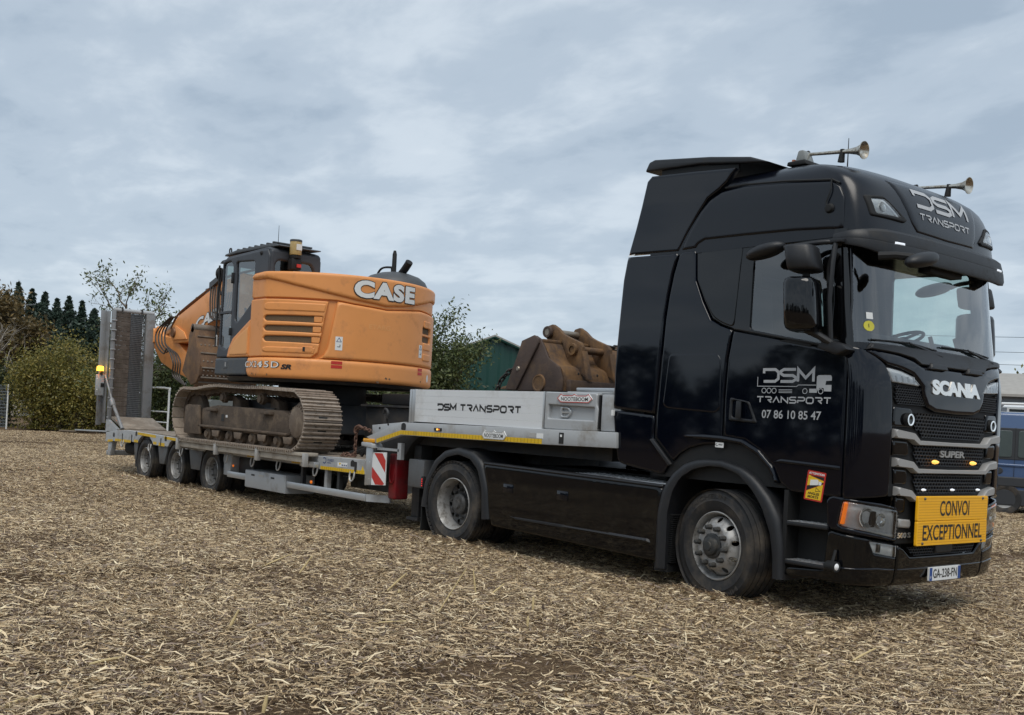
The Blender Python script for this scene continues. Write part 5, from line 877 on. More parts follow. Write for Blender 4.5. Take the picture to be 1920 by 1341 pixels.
# reflective tape: near side strips with ticks
def tape(pts, w, y=-.0025, tick=.055):
    m = MB(); ribbon(m, pts, w, PN(y)); o = tb(m, 'reflective_tape', 'tape_yellow', smooth=False); t = MB()
    for (x0, z0), (x1, z1) in zip(pts, pts[1:]):
        n = int(abs(x1-x0)/tick)
        for i in range(1, n): x = x0+(x1-x0)*i/n; z = z0+(z1-z0)*i/n; t.add([PN(y-.0012)(x+a, z+b) for a, b in ((-.004,-w*.45),(.004,-w*.45),(.004,w*.45),(-.004,w*.45))], [(0, 1, 2, 3)])
    for k_, oo in enumerate(o): kind((t if not k_ else t.mirror(YC)).build('tape_ticks', 'tape_tick', oo, smooth=False, merge=False), 'stuff')
tape([(-5.42,1.145),(-4.885,1.278),(-2.29,1.293)], .052)
def badge(x0, x1, z0, z1, y, edge, text):
    P = [(0,.45),(.10,1.),(.17,.80),(.43,.80),(.50,1.),(.57,.80),(.83,.80),(.90,1.),(1,.45),(.90,0),(.10,0)]; f = lambda u, v, h=0.: (x0+(x1-x0)*u, y-h, z0+(z1-z0)*v); o = MB().panel([(x0+(x1-x0)*u, z0+(z1-z0)*v) for u, v in P], PN(y), step=.1, bev=.003, thick=.006, back=.004).build('maker_badge', 'print_white', TR)
    b = MB(); ribbon(b, [(x0+(x1-x0)*(.5+(u-.5)*.975), z0+(z1-z0)*(.45+(v-.45)*.93)) for u, v in P], (z1-z0)*.085, PN(y-.007), closed=True); b.build('badge_border', edge, o, smooth=False); textmb('NOOTEBOOM', (z1-z0)*.44, lambda u, v, h: (x0+(x1-x0)*.12+u, y-.0078, z0+(z1-z0)*.18+v), bold=.008, width=(x1-x0)*.76).build('badge_lettering', text, o, smooth=False)
badge(-3.285, -2.86, 1.278, 1.38, -.004, 'ring_steel', 'frame_dark'); badge(-2.11, -1.60, 1.718, 1.806, .022, 'warn_red', 'print_black')
o = MB().box(-4.18, -4.04, -.012, .002, 1.328, 1.364).build('side_marker', 'print_black', TR); MB().box(-4.13, -4.10, -.016, -.010, 1.335, 1.357).build('led', 'amber_led', o); MB().box(-4.09, -4.07, -.016, -.010, 1.338, 1.355).build('led', 'orange_lens', o)
MB().box(-2.49, -2.39, -.004, .0, 1.328, 1.378).build('type_plate', 'ring_steel', TR); MB().box(-2.375, -2.275, -.004, .0, 1.325, 1.378).build('load_plate', 'print_white', TR)
o = MB().box(-2.03, -1.965, -.006, .002, 1.285, 1.40).build('lashing_slot', 'print_black', TR); MB().box(-2.01, -1.985, -.010, -.005, 1.355, 1.38).build('led', 'print_white', o)
for x in (-4.83,): tb(MB().panel(rnd([(x-.05,1.31),(x+.05,1.31),(x+.05,1.385),(x,1.405),(x-.05,1.385)], .02), PN(-.001), step=.05, bev=0, thick=.001, back=0), 'lashing_pocket', 'print_black')
# drop sides with lettering, locker at the front
for k_ in range(5): z0 = 1.425+.08*k_; tb(MB().box(-4.655, -2.32, .03, .058, z0, z0+.0793), 'side_board_plank', 'alu_board', bevel=.0012, seg=1)
tb(MB().box(-4.665, -4.645, .024, .064, 1.42, 1.828).box(-2.33, -2.31, .024, .064, 1.42, 1.828), 'board_frame', 'guard_alu', bevel=.004)
for x in (-4.775,-4.72): tb(MB().box(x, x+.045, .03, .075, 1.41, 1.825), 'board_post', 'guard_alu', bevel=.006)
strokes('DSM', PN(.0285), -4.19, 1.574, -3.82, .088, .023, .2).build('board_lettering', 'print_black', TR, smooth=False); strokes('TRANSPORT', PN(.0285), -3.755, 1.574, -2.675, .088, .021, .3).build('board_lettering', 'print_black', TR, smooth=False)
lk = [(-2.30,1.43),(-1.535,1.43),(-1.525,1.66),(-1.545,1.70),(-1.545,1.818),(-2.30,1.826)]; hole = rnd([(-2.245,1.545),(-1.575,1.54),(-1.575,1.675),(-2.245,1.69)], .01)
o = tb(MB().panel(lk, PN(.04), holes=[hole], step=.1, bev=.010, thick=.014, back=.1), 'locker', 'trailer_grey'); tb(MB().panel([(-2.25,1.54),(-1.57,1.535),(-1.57,1.68),(-2.25,1.695)], PN(.07), step=.2, bev=0, thick=0, back=0), 'locker_recess', 'trailer_grey')
hp_ = rnd([(-2.09,1.555),(-1.98,1.555),(-1.925,1.60),(-1.925,1.635),(-1.98,1.67),(-2.09,1.67)], .012); o = tb(MB().panel(hp_, PN(.058), holes=[rnd([(-2.06,1.575),(-1.99,1.575),(-1.955,1.605),(-1.955,1.63),(-1.99,1.65),(-2.06,1.65)], .01)], step=.05, bev=.006, thick=.012, back=.02), 'latch', 'guard_alu'); tb(MB().box(-2.06, -1.96, .05, .062, 1.606, 1.622), 'latch_bar', 'ring_steel')
tb(MB().box(-1.53, -1.515, .04, .09, 1.46, 1.80), 'hinge', 'print_black'); tb(MB().box(-1.50, -1.24, .05, .4, 1.44, 1.81), 'front_box', 'trailer_grey', bevel=.012)
MB().box(-2.3, -1.3, .12, 2.36, 1.42, 1.80).build('locker_body', 'frame_dark', TR); MB().box(-2.05, -1.3, .10, .40, 1.815, 1.835).build('locker_lid', 'trailer_grey', TR, bevel=.005); MB().box(-2.2, -1.32, .38, .5, 1.85, 1.89).build('top_rail', 'guard_alu', TR, bevel=.006); MB().box(-2.45, -1.32, .42, 1.9, 1.80, 1.85).build('top_bearer', 'frame_dark', TR)
# low deck
sb = [(-6.84,.675),(-5.645,.685),(-5.645,.882),(-6.84,.862)]
tb(MB().prism([(-15.40,.63),(-15.40,.83),(-14.97,.872),(-14.16,.905),(-11.80,.868),(-5.645,.868),(-5.645,.685),(-9.9,.69),(-9.9,.71),(-10.62,.70),(-10.75,.71)]+[(-10.338+.49*math.cos(a), .393+.455*math.sin(a)) for a in np.linspace(2.36, .78, 8)][::-1][:0]+[(-12.25,.698)]+arc(-11.794,.40,.50,145,35,8)[::-1][:0]+[(-12.72,.695)]+[(-13.70,.70),(-13.9,.695),(-14.93,.655)], 1, .05, .09), 'deck_beam', 'frame_dark')
# outer side plates with the wheel arch cut-outs
def arch(xc, k=9): return [(xc+.505*math.cos(t), .393+.475*math.sin(t)) for t in np.linspace(math.pi*.78, math.pi*.22, k)]
WX = (-13.25, -11.794, -10.338)
sp2 = [(-15.40,.635),(-14.93,.66),(-13.92,.70)]+arch(WX[0])+[(-12.72,.695),(-12.30,.698)]+arch(WX[1])+[(-11.3,.70),(-11.3,.872),(-11.80,.876),(-14.16,.918),(-14.97,.872),(-15.40,.826)]
tb(MB().panel(sp2, PN(.0), step=.1, bev=.006, thick=.008, back=.05), 'side_plate', 'trailer_grey'); tb(MB().panel(rnd(sb, .01), PN(.0), step=.1, bev=.006, thick=.008, back=.05), 'side_plate', 'trailer_grey'); tb(MB().box(-11.3, -6.85, .03, .09, .70, .86), 'side_plate', 'trailer_grey', bevel=.004)
for i in range(10):
    y0 = .10+.232*i
    for x0, x1, z in ((-15.0,-11.5,.905),(-11.49,-5.64,.87)): MB().box(x0, x1, y0, y0+.222, z-.045, z).build('deck_plank', 'deck_wood', TR, bevel=.004, seg=1)
MB().box(-15.3, -5.7, .75, .95, .55, .83).build('main_rail', 'frame_dark', TR); MB().box(-15.3, -5.7, 1.55, 1.75, .55, .83).build('main_rail', 'frame_dark', TR)
for x in np.arange(-14.8, -5.8, 1.1): MB().box(x, x+.08, .1, 2.38, .68, .82).build('cross_member', 'frame_dark', TR)
for a, b, z, w_ in ((-14.86,-14.0,.695,.05),(-13.83,-13.62,.725,.05),(-12.86,-12.70,.735,.05),(-12.60,-12.32,.725,.06),(-15.28,-14.98,.668,.045)): tape([(a,z-.012 if a < -14.9 else z),(b,z+(.01 if a < -13.9 else 0))], w_, y=-.0095)
for a, b, z in ((-13.65,-12.75,.865),(-12.35,-11.4,.845)): tape([(a,z+.012),(b,z-.01)], .05, y=-.0095)
tape([(-6.78,.702),(-5.65,.712)], .045, y=-.0095)
for x in (-14.45,-13.95,-12.5): o = tb(MB().box(x-.02, x+.02, -.012, .0, .70, .84), 'lashing_slot', 'print_black')
for x, z in ((-13.72,.875),(-12.28,.845),(-5.95,.82),(-14.93,.80)): tb(MB().panel(rnd([(x-.05,z-.05),(x+.05,z-.05),(x+.05,z+.02),(x,z+.045),(x-.05,z+.02)], .02), PN(-.0085), step=.05, bev=0, thick=.001, back=0), 'lashing_pocket', 'print_black')
o = MB().add([PN(-.0095)(x, z) for x, z in ((-6.33,.748),(-6.08,.752),(-6.08,.812),(-6.33,.806))], [(0, 1, 2, 3)]).build('safety_sticker', 'print_white', TR, smooth=False); MB().add([PN(-.0105)(x, z) for x, z in ((-6.30,.80),(-6.27,.765),(-6.24,.80))], [(0, 1, 2)]).build('print', 'warn_yellow', o, smooth=False); 
for x in (-6.22,-6.17,-6.12): MB().add([PN(-.0105)(x+a, z) for a, z in ((0,.762),(.03,.762),(.03,.782),(0,.782))], [(0, 1, 2, 3)]).build('print', 'decal_blue', o, smooth=False)
o = MB().add([PN(-.0095)(x, z) for x, z in ((-5.735,.735),(-5.665,.735),(-5.70,.80))], [(0, 1, 2)]).build('warning_triangle', 'warn_yellow', TR, smooth=False); MB().box(-5.90, -5.845, -.012, -.006, .70, .84).build('lashing_slot', 'print_black', TR)
textmb('OUEST', .034, lambda u, v, h: PN(-.0095)(-6.60+u, .80+v), bold=.025, width=.17).build('owner_lettering', 'decal_blue', TR, smooth=False); ribbon(MB(), [(-6.60,.78),(-6.50,.781)], .010, PN(-.0095)).build('owner_lettering', 'decal_blue', TR, smooth=False); ribbon(MB(), [(-6.68+.045*math.cos(a), .808+.038*math.sin(a)) for a in np.linspace(-2.4, 2.4, 14)], .014, PN(-.0095)).build('owner_logo', 'decal_blue', TR, smooth=False)
# width extension boards on brackets
for i, (a, b) in enumerate(((-11.27,-9.80),(-9.76,-8.36),(-8.32,-6.90))):
    tb(MB().box(a, b, -.235, .02, .845, .905 if i == 0 else .895), 'extension_plank', 'plank_wood', bevel=.008); tb(MB().box(a+.03, b, -.20, -.17, .755, .84), 'extension_rail', 'plank_wood', bevel=.005)
    tb(MB().prism([(a,.70),(a+.075,.70),(a+.075,.90),(a,.90)], 1, -.25, -.18).box(a+.012, a+.06, -.2, .05, .72, .80), 'extension_bracket', 'ring_steel', bevel=.006); tape([(a+.65,.735),(b-.12,.738)], .055, y=.0275)
tb(MB().prism([(-7.21,.69),(-6.90,.69),(-6.90,.89),(-7.21,.89)][:0] or [(-6.89,.70),(-6.83,.70),(-6.83,.89),(-6.89,.89)], 1, -.25, -.18), 'extension_bracket', 'ring_steel', bevel=.006); tb(MB().box(-7.2, -6.80, -.10, -.02, .695, .77), 'extension_socket', 'guard_alu', bevel=.005)
for x in (-14.42,-13.0,-11.55,-9.75,-8.82,-7.98,-6.90,-5.94):
    z = .655; P = [(x-.05,-.01,z+.05),(x-.055,-.02,z-.01),(x-.035,-.025,z-.06),(x,-.03,z-.08),(x+.035,-.025,z-.06),(x+.055,-.02,z-.01),(x+.05,-.01,z+.05)]; tb(MB().tube(smooth_path(P, 3), .012, 6), 'lashing_ring', 'ring_steel')
# side guards, tool box, mudguards
tb(MB().box(-9.74, -9.09, .01, .04, .342, .44), 'side_guard', 'guard_alu', bevel=.006); tb(MB().box(-7.76, -5.63, .01, .04, .335, .43), 'side_guard', 'guard_alu', bevel=.006); tb(MB().prism([(-5.625,.02),(-5.37,.22),(-5.37,.25),(-5.625,.05)], 2, .335, .43), 'guard_end', 'trailer_grey')
o = tb(MB().box(-9.08, -7.765, .0, .5, .238, .512), 'tool_box', 'trailer_grey', bevel=.012)
for x in (-8.86,-8.22):
    tb(MB().box(x, x+.10, -.006, .004, .43, .455), 'box_latch', 'print_black')
tb(MB().box(-8.62, -8.44, -.004, .004, .435, .465), 'box_plate', 'ring_steel')
for x in (-7.4,-6.4): tb(MB().box(x, x+.06, .04, .10, .34, .70), 'guard_bracket', 'frame_dark')
tb(MB().box(-6.75, -6.68, .05, .12, .33, .68), 'guard_bracket', 'trailer_grey'); tb(MB().lathe([(0,.02),(.02,.016),(.025,0)], (-7.05, .02, .475), (0,-1,0), 10), 'side_marker', 'orange_lens'); tb(MB().lathe([(0,.02),(.016,.014),(.02,0)], (-9.62, .06, .53), (0,-1,0), 10), 'side_marker', 'orange_lens')
for a, b, c, d in ((-13.92,-13.70,-13.85,-13.76),(-12.72,-12.25,-12.61,-12.40),(-11.32,-10.76,-11.21,-10.85),(-9.92,-9.62,-9.92,-9.70)): tb(MB().prism([(a,.70),(b,.70),(d,.365),(c,.365)], 1, .03, .30), 'mudguard', 'trailer_grey' if a > -10 else 'frame_mid', bevel=.01) if a > -100 else None
tb(MB().box(-13.88, -13.70, .06, .45, .22, .40), 'mud_flap', 'soft_black'); tb(MB().box(-9.62, -9.1, .15, .6, .42, .68), 'valve_box', 'frame_dark', bevel=.02)
for x in WX:
    wheel(TR, 'trailer', (x, 0, .388), 0, .2, nuts=8); wheel(TR, 'trailer', (x, 2.48, .388), 0, .2, True, nuts=8); MB().tube([(x, .1, .388), (x, 2.38, .388)], .06, 10).build('axle', 'frame_dark', TR)
    for y in (.28, 1.955): link('inner_tyre', WM['trailer']['tyre'], TR, mw=Matrix.Translation((x, y, .388)))
    for xx in (.30, -.30): MB().box(x+xx-.09, x+xx+.09, .62, .76, .2, .6).build('suspension_arm', 'frame_dark', TR, bevel=.03)
# rear end: underrun, raised ramp, marker lamps
tb(MB().prism([(-15.34,.36),(-15.18,.36),(-15.08,.64),(-15.30,.64)], 1, .02, .12), 'underrun_bracket', 'trailer_grey', bevel=.006); MB().box(-15.40, -15.30, .02, 2.46, .36, .46).build('underrun_bar', 'trailer_grey', TR, bevel=.01); MB().box(-15.5, -15.4, .05, .18, .66, .78).build('tail_lamp', 'soft_black', TR, bevel=.02); MB().box(-14.9, -14.2, .2, .7, .42, .66).build('air_tank', 'soft_black', TR, bevel=.08, seg=3)
RX0 = -15.86
fr_ = MB().prism([(RX0-.02,.86),(RX0+.08,.86),(RX0+.05,3.40),(RX0-.05,3.40)], 1, .155, .225); fr_.build('ramp_frame', 'ramp_shaded_grey', TR, bevel=.008); MB().prism([(RX0-.03,1.05),(RX0+.05,1.05),(RX0+.02,3.38),(RX0-.06,3.38)], 1, .90, 1.10).build('ramp_frame', 'ramp_shaded_grey', TR, bevel=.008); MB().prism([(RX0-.30,.95),(RX0-.24,.95),(RX0-.26,3.40),(RX0-.32,3.40)], 1, .02, .13).build('ramp_frame', 'ramp_shaded_grey', TR, bevel=.008); MB().prism([(RX0-.26,1.0),(RX0-.05,1.0),(RX0-.07,3.38),(RX0-.28,3.38)], 1, .125, .15).build('ramp_frame', 'ramp_shaded_grey', TR, bevel=.004)
for k_ in range(11): z = 1.12+.205*k_; MB().box(RX0+.03, RX0+.075, .135, .24, z, z+.022).build('ramp_rib', 'guard_alu', TR, bevel=.004)
for k_ in range(23): z = 1.07+.1*k_; xo = -.03*(z-1.05)/2.3; MB().box(RX0-.03+xo, RX0+.02+xo, .226, .565, z, z+.096).build('ramp_plank', 'ramp_wood', TR, bevel=.005, seg=1)
gm = MB()
for k_ in range(12): y = .572+.029*k_; gm.prism([(RX0-.04,1.06),(RX0-.01,1.06),(RX0-.04,3.37),(RX0-.07,3.37)], 1, y, y+.009)
for k_ in range(58): z = 1.07+.0396*k_; xo = -.03*(z-1.05)/2.3; gm.box(RX0-.035+xo, RX0-.011+xo, .57, .90, z, z+.013)
kind(gm.build('ramp_grating', 'grid_steel', TR, merge=False, smooth=False), 'stuff'); MB().prism([(RX0-.20,1.1),(RX0-.19,1.1),(RX0-.22,3.37),(RX0-.23,3.37)], 1, .57, .90).build('ramp_back_plate', 'soft_black', TR)
MB().tube([(RX0-.03,.2,3.41),(RX0-.03,1.08,3.41)], .045, 10).build('ramp_hinge', 'trailer_grey', TR)
for y in (.35,.78): MB().box(RX0-.08, RX0+.03, y, y+.03, 3.38, 3.47).build('ramp_lug', 'frame_dark', TR)
MB().prism([(-15.80,1.10),(-15.05,.905),(-14.95,.905),(-14.95,.93),(-15.15,.98),(-15.76,1.15)], 1, .22, 1.12).build('ramp_flap', 'deck_wood', TR, bevel=.006); tb(MB().prism([(-15.88,.84),(-15.76,.84),(-15.2,.86),(-15.2,.90),(-15.76,1.08),(-15.88,1.08)], 1, .15, .21), 'ramp_pivot', 'trailer_grey')
MB().tube([(-15.98,.12,2.02),(-15.35,.12,1.32)], .022, 8).build('ramp_strut', 'ramp_shaded_grey', TR); MB().tube([(-15.45,.12,1.43),(-14.82,.12,.92)], .035, 8).build('ramp_strut', 'ramp_shaded_grey', TR); MB().tube([(-15.52,.12,1.50),(-15.40,.12,1.37)], .055, 8).build('strut_collar', 'ramp_shaded_grey', TR)
o = MB().box(-16.02, -15.98, -.07, .10, 1.58, 2.02).build('marker_board', 'trailer_grey', TR, bevel=.004)
for z in (1.70,1.93): MB().lathe([(0,.006),(.014,0)], (-15.98,-.045,z), (1,0,0), 10).build('reflector', 'print_white', o)
MB().box(-15.985, -15.97, .03, .10, 1.76, 1.84).build('plug_socket', 'print_black', o); MB().tube([(-15.98,.03,2.02),(-15.97,.03,2.10)], .03, 8).build('beacon_stem', 'frame_dark', TR); MB().lathe([(0,.10),(.05,.098),(.068,.08),(.07,.01),(.07,0)], (-15.97,.0,2.10), (0,0,1), 20).build('rotating_beacon', 'beacon_amber', TR)
# neck end: post lamp, chevron board, red box, landing legs
o = MB().prism([(-5.72,1.065),(-5.44,1.045),(-5.45,1.10),(-5.50,1.115),(-5.72,1.115)], 1, -.04, .12).build('post_cap', 'trailer_grey', TR, bevel=.01); MB().box(-5.70, -5.46, -.03, .10, 1.115, 1.165).build('amber_lamp', 'amber_dull', o, bevel=.012, seg=3); MB().prism([(-5.66,.545),(-5.52,.56),(-5.50,1.05),(-5.655,1.05)], 1, .0, .06).build('corner_post', 'guard_alu', TR, bevel=.008)
for z in (.64,.86): MB().lathe([(0,.006),(.008,0)], (-5.55, -.001, z), (0,-1,0), 8).build('rivet', 'print_white', TR)
for mir in (0, 1):
    T_ = (lambda m: m) if not mir else (lambda m: m.mirror(YC)); cb = T_(MB().prism([(-5.51,.563),(-5.19,.583),(-5.195,1.007),(-5.505,.989)], 1, .01, .022)).build('chevron_board', 'print_white', TR)
    for k_ in range(3):
        z = .99-.33*k_; P = [(-5.503,z+.03),(-5.503,z-.135),(-5.20,z-.42),(-5.20,z-.255)]; P = [(x, min(max(q_, .575), .985)) for x, q_ in P]
        if k_ == 0: P = [(-5.47,.985),(-5.28,.99),(-5.20,.90),(-5.20,.745)]
        if k_ == 1: P = [(-5.503,.80),(-5.503,.665),(-5.415,.575),(-5.245,.582),(-5.205,.60)]
        if k_ == 2: P = [(-5.503,.985),(-5.495,.985),(-5.503,.965)]
        T_(MB().add([(x, .0085, q_) for x, q_ in P], [tuple(range(len(P)))])).build('stripe', 'warn_red', cb, smooth=False)
    T_(MB().box(-5.31, -5.15, .14, .36, .40, .99)).build('extinguisher_box', 'red_box', TR, bevel=.025, seg=3); T_(MB().tube(smooth_path([(-5.265,.135,.86),(-5.27,.13,.70),(-5.24,.128,.62),(-5.18,.13,.64),(-5.175,.135,.80)], 4), .008, 6)).build('box_strap', 'red_box', TR)
    T_(MB().box(-5.02, -4.86, .32, .50, .20, 1.12)).build('landing_leg', 'frame_dark', TR, bevel=.01); T_(MB().box(-5.06, -4.82, .28, .54, .16, .20)).build('leg_foot', 'frame_dark', TR); T_(MB().box(-4.85, -4.52, .12, .30, .60, .95)).build('hydraulic_box', 'frame_mid', TR, bevel=.015); T_(MB().box(-5.44, -4.95, .03, .10, 1.03, 1.06)).build('support_bar', 'guard_alu', TR); T_(MB().box(-4.98, -4.90, .03, .08, .93, 1.14)).build('support_bar', 'guard_alu', TR)
# ------------------------------------------------------------------ excavator on the low deck, cab towards the ramp
mt('case_orange', (.75,.305,.09), .45, var=.08, scale=2.0, dirt=(.54,.225,.082), dscale=3.2, damt=.22, bump=.04, bscale=150); mt('case_orange_pale', (.78,.37,.13), .55, var=.05); mt('cab_grey', (.040,.044,.052), .5, var=.1, scale=4); mt('step_grey', (.062,.070,.078), .55, var=.12, scale=5, dirt=(.12,.11,.095), dscale=5, damt=.3); mt('mesh_dark', (.12,.078,.042), .8, var=.85, scale=90); mt('track_steel', (.17,.128,.095), .7, .25, var=.25, scale=9, dirt=(.26,.205,.15), dscale=7, damt=.5, bump=.3, bscale=60); mt('track_dirt', (.085,.062,.045), .85, var=.35, scale=7, dirt=(.17,.125,.085), dscale=4, damt=.5, bump=.6, bscale=30); mt('grouser', (.38,.315,.255), .55, .3, var=.2, scale=10, dirt=(.18,.135,.10), dscale=8, damt=.45); mt('bucket_rust', (.135,.082,.052), .75, .15, var=.3, scale=6, dirt=(.24,.135,.062), dscale=4, damt=.5, bump=.4, bscale=40, streak=(.20,.13,.08)); mt('bucket_grey', (.23,.20,.17), .6, .3, var=.25, scale=8, dirt=(.16,.11,.08), dscale=5, damt=.4); mt('hose', (.045,.038,.032), .5, var=.3, scale=12); mt('pipe_brown', (.17,.075,.03), .5, .2, var=.2); mt('case_white', (.74,.745,.73), .5, var=.04); mt('seat_beige', (.24,.20,.15), .8, var=.3, scale=14); mt('hood_grey', (.062,.066,.070), .5, var=.15, scale=8); mt('beacon_old', (.42,.30,.12), .3, var=.3, scale=25); MT['cab_glass'] = glass('cab_glass', (.50,.58,.56), .12)
EX = thing('excavator', 'orange tracked excavator with grey cab loaded on the trailer', 'excavator', (-8.94, 1.25, .9)); YE = 1.25
def eb(mb, name, mat, **kw): return mb.build(name, mat, EX, **kw), mb.mirror(YE).build(name, mat, EX, **kw)
# ---- tracks
TP = [(-7.30,.905)]+[(-10.95+3.65*(1-k/12), .905) for k in range(1, 13)]+[(-11.02+.43*math.cos(t), 1.335+.43*math.sin(t)) for t in np.linspace(-math.pi/2, -math.pi*1.45, 14)]+[(-10.6,1.755),(-10.1,1.80),(-9.7,1.815),(-9.2,1.80),(-8.7,1.79),(-8.2,1.795),(-7.8,1.775)]+[(-7.30+.43*math.cos(t), 1.335+.43*math.sin(t)) for t in np.linspace(math.pi*.46, -math.pi*.48, 14)]
tp = np.array(TP+[TP[0]]); dl = np.concatenate([[0], np.cumsum(np.hypot(*np.diff(tp, axis=0).T))]); NS = int(round(dl[-1]/.19))
def tpos(s): s = s % dl[-1]; return Vector((float(np.interp(s, dl, tp[:, 0])), 0, float(np.interp(s, dl, tp[:, 1]))))
sh_ = MB().box(-.088, .088, 0, .62, -.016, 0)
for x, hgt in ((-.075,.034),(-.012,.026),(.052,.026)): sh_.prism([(x-.012,0),(x+.014,0),(x+.009,hgt),(x-.006,hgt)], 1, .0, .62)
shoe = sh_.mesh('track_shoe', 'grouser'); slot = MB().box(.018, .046, .24, .38, -.003, .004).mesh('shoe_slot', 'print_black'); bolt = MB().lathe([(0,.012),(.012,.01),(.014,0)], (-.03,.2,0), (0,0,1), 6).mesh('shoe_bolt', 'track_steel')
for side in (0, 1):
    for i in range(NS):
        s = dl[-1]*i/NS; p = tpos(s); d = (tpos(s+.06)-tpos(s-.06)).normalized(); n_ = Vector((-d.z, 0, d.x)); y0 = -.26 if not side else 2*YE+.26-.62
        m_ = Matrix(((d.x, 0, n_.x, p.x), (0, 1, 0, y0), (d.z, 0, n_.z, p.z), (0, 0, 0, 1))); 
        if m_.determinant() < 0: m_ = Matrix(((-d.x, 0, n_.x, p.x), (0, 1, 0, y0), (-d.z, 0, n_.z, p.z), (0, 0, 0, 1)))
        o = link('track_shoe', shoe, EX, mw=m_)
        if not side: link('shoe_slot', slot, o, local=Matrix.Identity(4)); link('shoe_bolt', bolt, o, local=Matrix.Identity(4)); link('shoe_bolt', bolt, o, local=Matrix.Translation((0, .22, 0)))
def band(y0, y1, t0, t1, n=150):
    m = MB(); rings = []
    for i in range(n):
        s = dl[-1]*i/n; p = tpos(s); d = (tpos(s+.05)-tpos(s-.05)).normalized(); k_ = Vector((d.z, 0, -d.x)); w = t1*(1 if (i % 3) else .8); rings.append([p+k_*t0+Vector((0, y0, 0)), p+k_*t0+Vector((0, y1, 0)), p+k_*w+Vector((0, y1, 0)), p+k_*w+Vector((0, y0, 0))])
    v = [q_ for r in rings for q_ in r]; m.add(v, [(i*4+j, i*4+(j+1) % 4, ((i+1) % n)*4+(j+1) % 4, ((i+1) % n)*4+j) for i in range(n) for j in range(4)]); return m
eb(band(-.06, .02, .016, .105), 'track_chain', 'track_dirt', smooth=False); eb(band(.08, .16, .016, .105), 'track_chain', 'track_dirt', smooth=False)
fr_ = [(-10.52,1.10),(-10.48,1.44),(-9.95,1.50),(-7.75,1.47),(-7.42,1.40),(-7.40,1.14),(-7.55,1.08)]
eb(MB().prism(fr_, 1, -.15, .28), 'track_frame', 'track_dirt', bevel=.025, seg=2); eb(MB().prism([(-10.52,1.13),(-10.52,1.165),(-7.48,1.145),(-7.48,1.11)], 1, -.20, .0), 'frame_lip', 'track_dirt', bevel=.008)
eb(MB().prism([(-11.08,1.0),(-11.06,1.46),(-10.98,1.49),(-10.50,1.49),(-10.44,1.15),(-10.42,1.0)], 1, -.20, -.16), 'idler_guard', 'track_dirt', bevel=.015); eb(MB().lathe([(0,.0),(.34,.0),(.36,-.03),(.36,-.10),(0,-.10)], (-11.02, -.02, 1.335), (0,-1,0), 30), 'idler', 'track_dirt')
o = eb(MB().lathe([(0,.02),(.20,.02),(.235,.0),(.25,-.06),(.30,-.08),(.30,-.2)], (-7.22, -.17, 1.32), (0,-1,0), 36), 'final_drive', 'track_steel')
for k_ in range(24): a = 6.2832*k_/24; eb(MB().lathe([(0,.016),(.010,.014),(.012,0)], (-7.22+.222*math.cos(a), -.175, 1.32+.222*math.sin(a)), (0,-1,0), 6), 'drive_bolt', 'track_dirt')
for k_ in range(8):
    x = -10.25+.40*k_; eb(MB().lathe([(0,.13),(.055,.13),(.06,.10),(.105,.09),(.105,.02),(.08,.0),(.08,-.1),(.105,-.12),(.105,-.2)], (x, -.04, 1.02), (0,-1,0), 16), 'track_roller', 'track_dirt')
    eb(MB().prism([(x-.14,1.09),(x-.10,.99),(x+.10,.99),(x+.14,1.09)], 1, -.19, -.165), 'roller_guard', 'track_steel', bevel=.008) if k_ in (1, 3, 5, 7) else None
for x in (-9.75,-8.45): eb(MB().lathe([(0,.10),(.06,.10),(.065,.07),(.085,.06),(.085,-.0),(.05,-.02),(.05,-.1)], (x, -.06, 1.63), (0,-1,0), 16), 'carrier_roller', 'track_dirt'); eb(MB().prism([(x+.05,1.45),(x+.35,1.45),(x+.30,1.60),(x+.05,1.68)], 1, .02, .18), 'roller_bracket', 'track_dirt', bevel=.01)
eb(MB().box(-9.72, -9.62, -.155, -.145, 1.25, 1.36), 'frame_slot', 'print_black'); eb(MB().box(-9.56, -9.50, -.155, -.148, 1.31, 1.35), 'frame_label', 'case_white')
for x in (-10.15,-8.25): eb(MB().prism([(x,1.45),(x+.28,1.45),(x+.30,1.40),(x-.02,1.40)], 1, -.23, -.14), 'frame_step', 'track_dirt', bevel=.01)
for x in (-9.6,-8.5): eb(MB().box(x, x+.30, -.02, .12, 1.455, 1.498), 'frame_pocket', 'print_black')
MB().prism([(-10.2,1.15),(-10.0,1.62),(-7.9,1.62),(-7.7,1.15)], 1, .25, 2.25).build('car_body', 'frame_dark', EX, bevel=.04); MB().lathe([(0,.0),(.72,.0),(.72,.30),(.66,.34),(0,.34)], (-8.94, YE, 1.60), (0,0,1), 36).build('swing_ring', 'frame_dark', EX)
